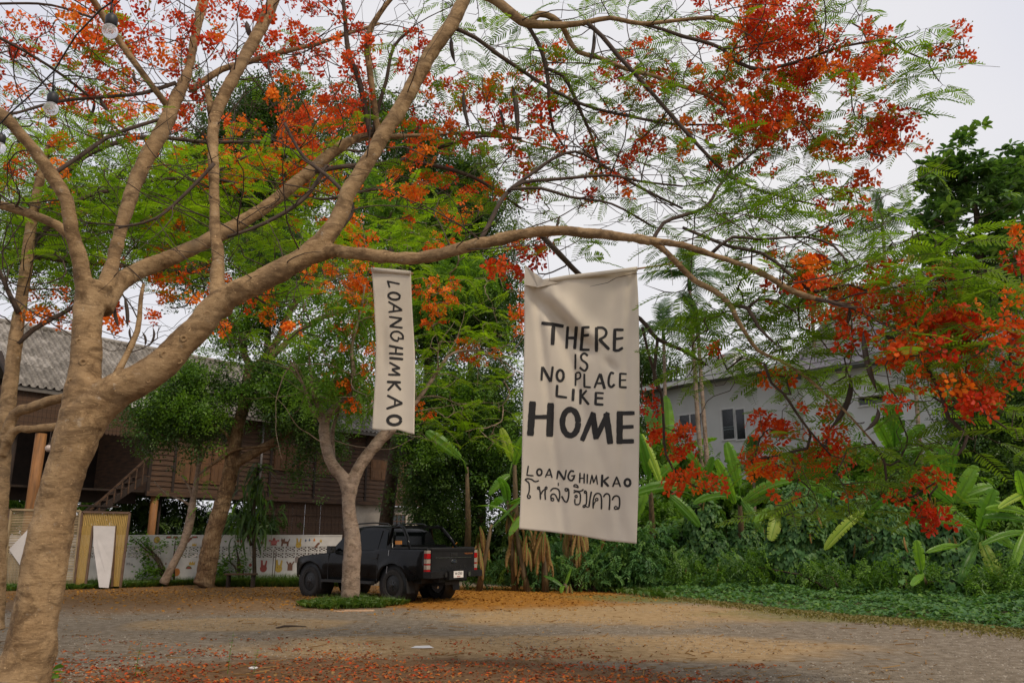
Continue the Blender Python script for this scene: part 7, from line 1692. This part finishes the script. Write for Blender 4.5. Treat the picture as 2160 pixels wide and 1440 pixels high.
# wheels
def wheel():
    o = bpy.data.objects.new('wheel', None); COL.objects.link(o)
    b = MB(); Rx = Matrix.Rotation(math.pi/2, 3, 'X'); b.lathe((0,0,0), [(.25,-.13),(.33,-.135),(.37,-.12),(RW,-.09),(RW+.003,0),(RW,.09),(.37,.12),(.33,.135),(.25,.13),(.24,.05),(.24,-.05)], 40, rot=Rx)
    for k in range(40):
        a = 6.283*k/40
        for q in (-.075,.075): b.box((math.cos(a)*(RW+.002), q, math.sin(a)*(RW+.002)), (.018,.07,.03), Matrix.Rotation(-a,3,'Y'))
    keep = [i for i, f in enumerate(b.f) if len(f) == 4]; b.f = [b.f[i] for i in keep]; b.m = [0]*len(b.f); part('tyre', b.mesh('tyre', M['tyre'], False), o)
    b = MB(); b.lathe((0,0,0), [(.255,-.10),(.262,-.06),(.25,.0),(.25,.10)], 28, rot=Rx); b.f = [f for f in b.f if len(f) == 4]; b.m = [0]*len(b.f); b.lathe((0,0,0), [(.02,-.09),(.25,-.09),(.25,-.10)], 28, rot=Rx)
    for k in range(6):
        a = 6.283*k/6
        for dd in (-.16,.16):
            b.bar((math.cos(a)*.04, -.105, math.sin(a)*.04), (math.cos(a+dd)*.245, -.09, math.sin(a+dd)*.245), .032, .02, up=Vector((0,1,0)))
    b.lathe((0,0,0), [(.05,.09),(.05,.115),(.03,.12)], 12, rot=Rx); part('rim', b.mesh('rim', M['rim'], False), o); return o
w0 = wheel()
wl_ = [(xR, TW/2, 1), (xR, -TW/2, -1), (xF, TW/2, 1), (xF, -TW/2, -1)]
for i, (x, y, s_) in enumerate(wl_):
    o = w0 if i == 0 else copy_tree(w0); o.parent = tk; o.location = (x, y, RW+.002); o.rotation_euler = (0, rd.uniform(0,1), math.pi if s_ > 0 else 0)
# wells so the arches read dark
for x in (xR, xF):
    for s_ in (1,-1):
        b = MB(); Rx = Matrix.Rotation(math.pi/2,3,'X'); b.lathe((x, s_*.66, RW+.02), [(.50,-.20),(.50,.22),(.05,.23)] if s_ < 0 else [(.05,-.23),(.50,-.22),(.50,.20)], 24, rot=Rx)
        b.f = [f for f in b.f if len(f) == 4]; b.m = [0]*len(b.f); part('wheel_well', b.mesh('wheel_well', M['plastic'], True), tk)
for s_ in (1,-1):
    for x, xo in ((xR,-.52),(xF,-.50)):
        b = MB(); b.box((x+xo, s_*.80, .40),(.02,.26,.36), Matrix.Rotation(R(8),3,'Y')); part('mud_flap', b.mesh('mud_flap', M['plastic']), tk)
    b = MB(); b.box((1.62, s_*.93, .43),(1.95,.20,.06)); b.box((1.62, s_*.99, .435),(1.9,.05,.03)); part('side_step', b.mesh('side_step', M['plastic']), tk)
    for x in (1.45, .66):
        b = MB(); b.box((x, s_*.93, 1.02),(.16,.03,.03)); part('door_handle', b.mesh('door_handle', M['plastic']), tk)
    for x in (2.46, 1.46, .56):
        b = MB(); b.box((x, s_*.915, .80),(.010,.02,.66)); part('door_gap', b.mesh('door_gap', M['rubber']), tk)
    b = MB(); b.bar((.24, s_*.895,.62),(.17, s_*.895,1.22),.012,.02); part('cab_seam', b.mesh('cab_seam', M['chrome']), tk)
    b = MB(); b.box((2.22, s_*1.04, 1.22),(.12,.20,.17), Matrix.Rotation(R(8*s_),3,'Z')); b.bar((2.24,s_*.88,1.17),(2.22,s_*.98,1.18),.04); mr_ = part('wing_mirror', b.mesh('wing_mirror', M['plastic']), tk)
    b = MB(); b.box((2.155, s_*1.04, 1.22),(.008,.16,.13), Matrix.Rotation(R(8*s_),3,'Z')); part('mirror_glass', b.mesh('mirror_glass', M['chrome']), mr_)
    # tail lamps on the corner
    lm = thing('tail_lamp', (0,0,0), None, None); lm.parent = tk
    for j, (z0, z1, mm) in enumerate(((1.15,1.22,'lamp_w'),(1.03,1.15,'lamp_r'),(.915,1.02,'lamp_w'),(.885,.91,'lamp_r'),(.78,.88,'lamp_w'),(.725,.775,'lamp_r'))):
        b = MB(); b.box((xTail+.02, s_*.845, (z0+z1)/2),(.09,.13,z1-z0-.004)); part('lens', b.mesh('lens', M[mm]), lm)
    b = MB(); b.box((xNose-.16, s_*.66, .92),(.22,.34,.14), Matrix.Rotation(R(-20*s_),3,'Z')); part('headlight', b.mesh('headlight', M['lamp_w']), tk)
# tailgate with recessed handle, emblem, pressed name, sticker
b = MB(); b.box((xTail-.025,0,.985),(.05,1.54,.50)); b.box((xTail-.03,0,1.215),(.06,1.54,.035)); tgd = part('tailgate', b.mesh('tailgate', M['gate']), tk)
b = MB(); b.box((xTail-.055,0,1.045),(.012,1.30,.010)); part('crease', b.mesh('crease', M['chrome']), tgd)
b = MB(); b.box((xTail-.058,0,1.115),(.012,.25,.085)); b.box((xTail-.068,0,1.125),(.012,.13,.04)); part('handle', b.mesh('handle', M['plastic']), tgd)
Ry = Matrix.Rotation(-math.pi/2,3,'Y'); em = MB(); V = []
for k in range(20): a = 6.283*k/20; V.append((xTail-.052, .105*math.cos(a), .955+.045*math.sin(a)))
em.add(V+[(x-.014,y,z) for x,y,z in V], [tuple(range(19,-1,-1)), tuple(range(20,40))]+[(i,(i+1)%20,(i+1)%20+20,i+20) for i in range(20)]); emb = part('emblem', em.mesh('emblem', M['chrome']), tgd)
em = MB(); V = [(xTail-.067, .092*math.cos(6.283*k/20), .955+.036*math.sin(6.283*k/20)) for k in range(20)]; em.add(V+[(x-.003,y,z) for x,y,z in V], [tuple(range(19,-1,-1)), tuple(range(20,40))]); part('emblem_field', em.mesh('emblem_field', simple('emblem_blue',(.01,.015,.04),.3)), emb)
def text_part(name, body, size, loc, m, par, ext=.002, sx=1.0, font=None):
    cu = bpy.data.curves.new(name, 'FONT'); cu.body = body; cu.size = size; cu.align_x = 'CENTER'; cu.align_y = 'CENTER'; cu.extrude = ext; cu.offset = size*.012
    tmp = bpy.data.objects.new('tmp', cu); COL.objects.link(tmp); dg = bpy.context.evaluated_depsgraph_get(); me = bpy.data.meshes.new_from_object(tmp.evaluated_get(dg)); bpy.data.objects.remove(tmp)
    me.name = name; me.materials.clear(); me.materials.append(m)
    # face backwards (-x), reading direction from left (+y side seen from behind is left when ys) 
    Mx = Matrix(((0,0,-1),(-1,0,0),(0,1,0))).to_4x4(); Mx = Matrix.Translation(loc) @ Mx @ Matrix.Diagonal((sx,1,1,1))
    return part(name, me, par, M=Mx)
text_part('emblem_script', 'Ford', .062, (xTail-.074,0,.957), M['chrome'], emb, sx=1.25)
text_part('pressed_name', 'R A N G E R', .135, (xTail-.053,0,.815), simple('pressed_dark',(.008,.008,.008),.6), tgd, sx=1.35)
text_part('sticker', 'WILDTRAK', .05, (xTail-.060,-.55,1.135), simple('sticker_orange',(.32,.11,.03),.5), tgd, sx=1.25)
# rear bumper, plate
b = MB(); b.box((xTail-.08,0,.63),(.26,.62,.20)); b.box((xTail-.04,.62,.66),(.24,.62,.15), Matrix.Rotation(R(6),3,'Z')); b.box((xTail-.04,-.62,.66),(.24,.62,.15), Matrix.Rotation(R(-6),3,'Z')); b.box((xTail+.05,0,.53),(.2,1.0,.1)); bmp_ = part('rear_bumper', b.mesh('rear_bumper', M['gate']), tk)
for y in (.42,-.42): b = MB(); b.box((xTail-.20,y*1.0,.655),(.02,.07,.10)); part('bumper_lamp', b.mesh('bumper_lamp', M['chrome'] if y*ys < 0 else M['plastic']), bmp_)
b = MB(); b.box((xTail-.22,0,.655),(.012,.34,.155)); plt = part('number_plate', b.mesh('number_plate', M['plate_w']), tk)
text_part('plate_number', '\u0e08\u0e07 2763', .085, (xTail-.228,0,.675), M['ink'], plt, .001, .9)
text_part('plate_province', '\u0e40\u0e0a\u0e35\u0e22\u0e07\u0e43\u0e2b\u0e21\u0e48', .035, (xTail-.228,0,.603), M['lamp_r'], plt, .001, 1.0)
b = MB(); b.tube([(xTail+.3,.3,.36),(xTail+.15,.32,.35)], .03, 8); part('exhaust_pipe', b.mesh('exhaust_pipe', M['chrome']), tk)
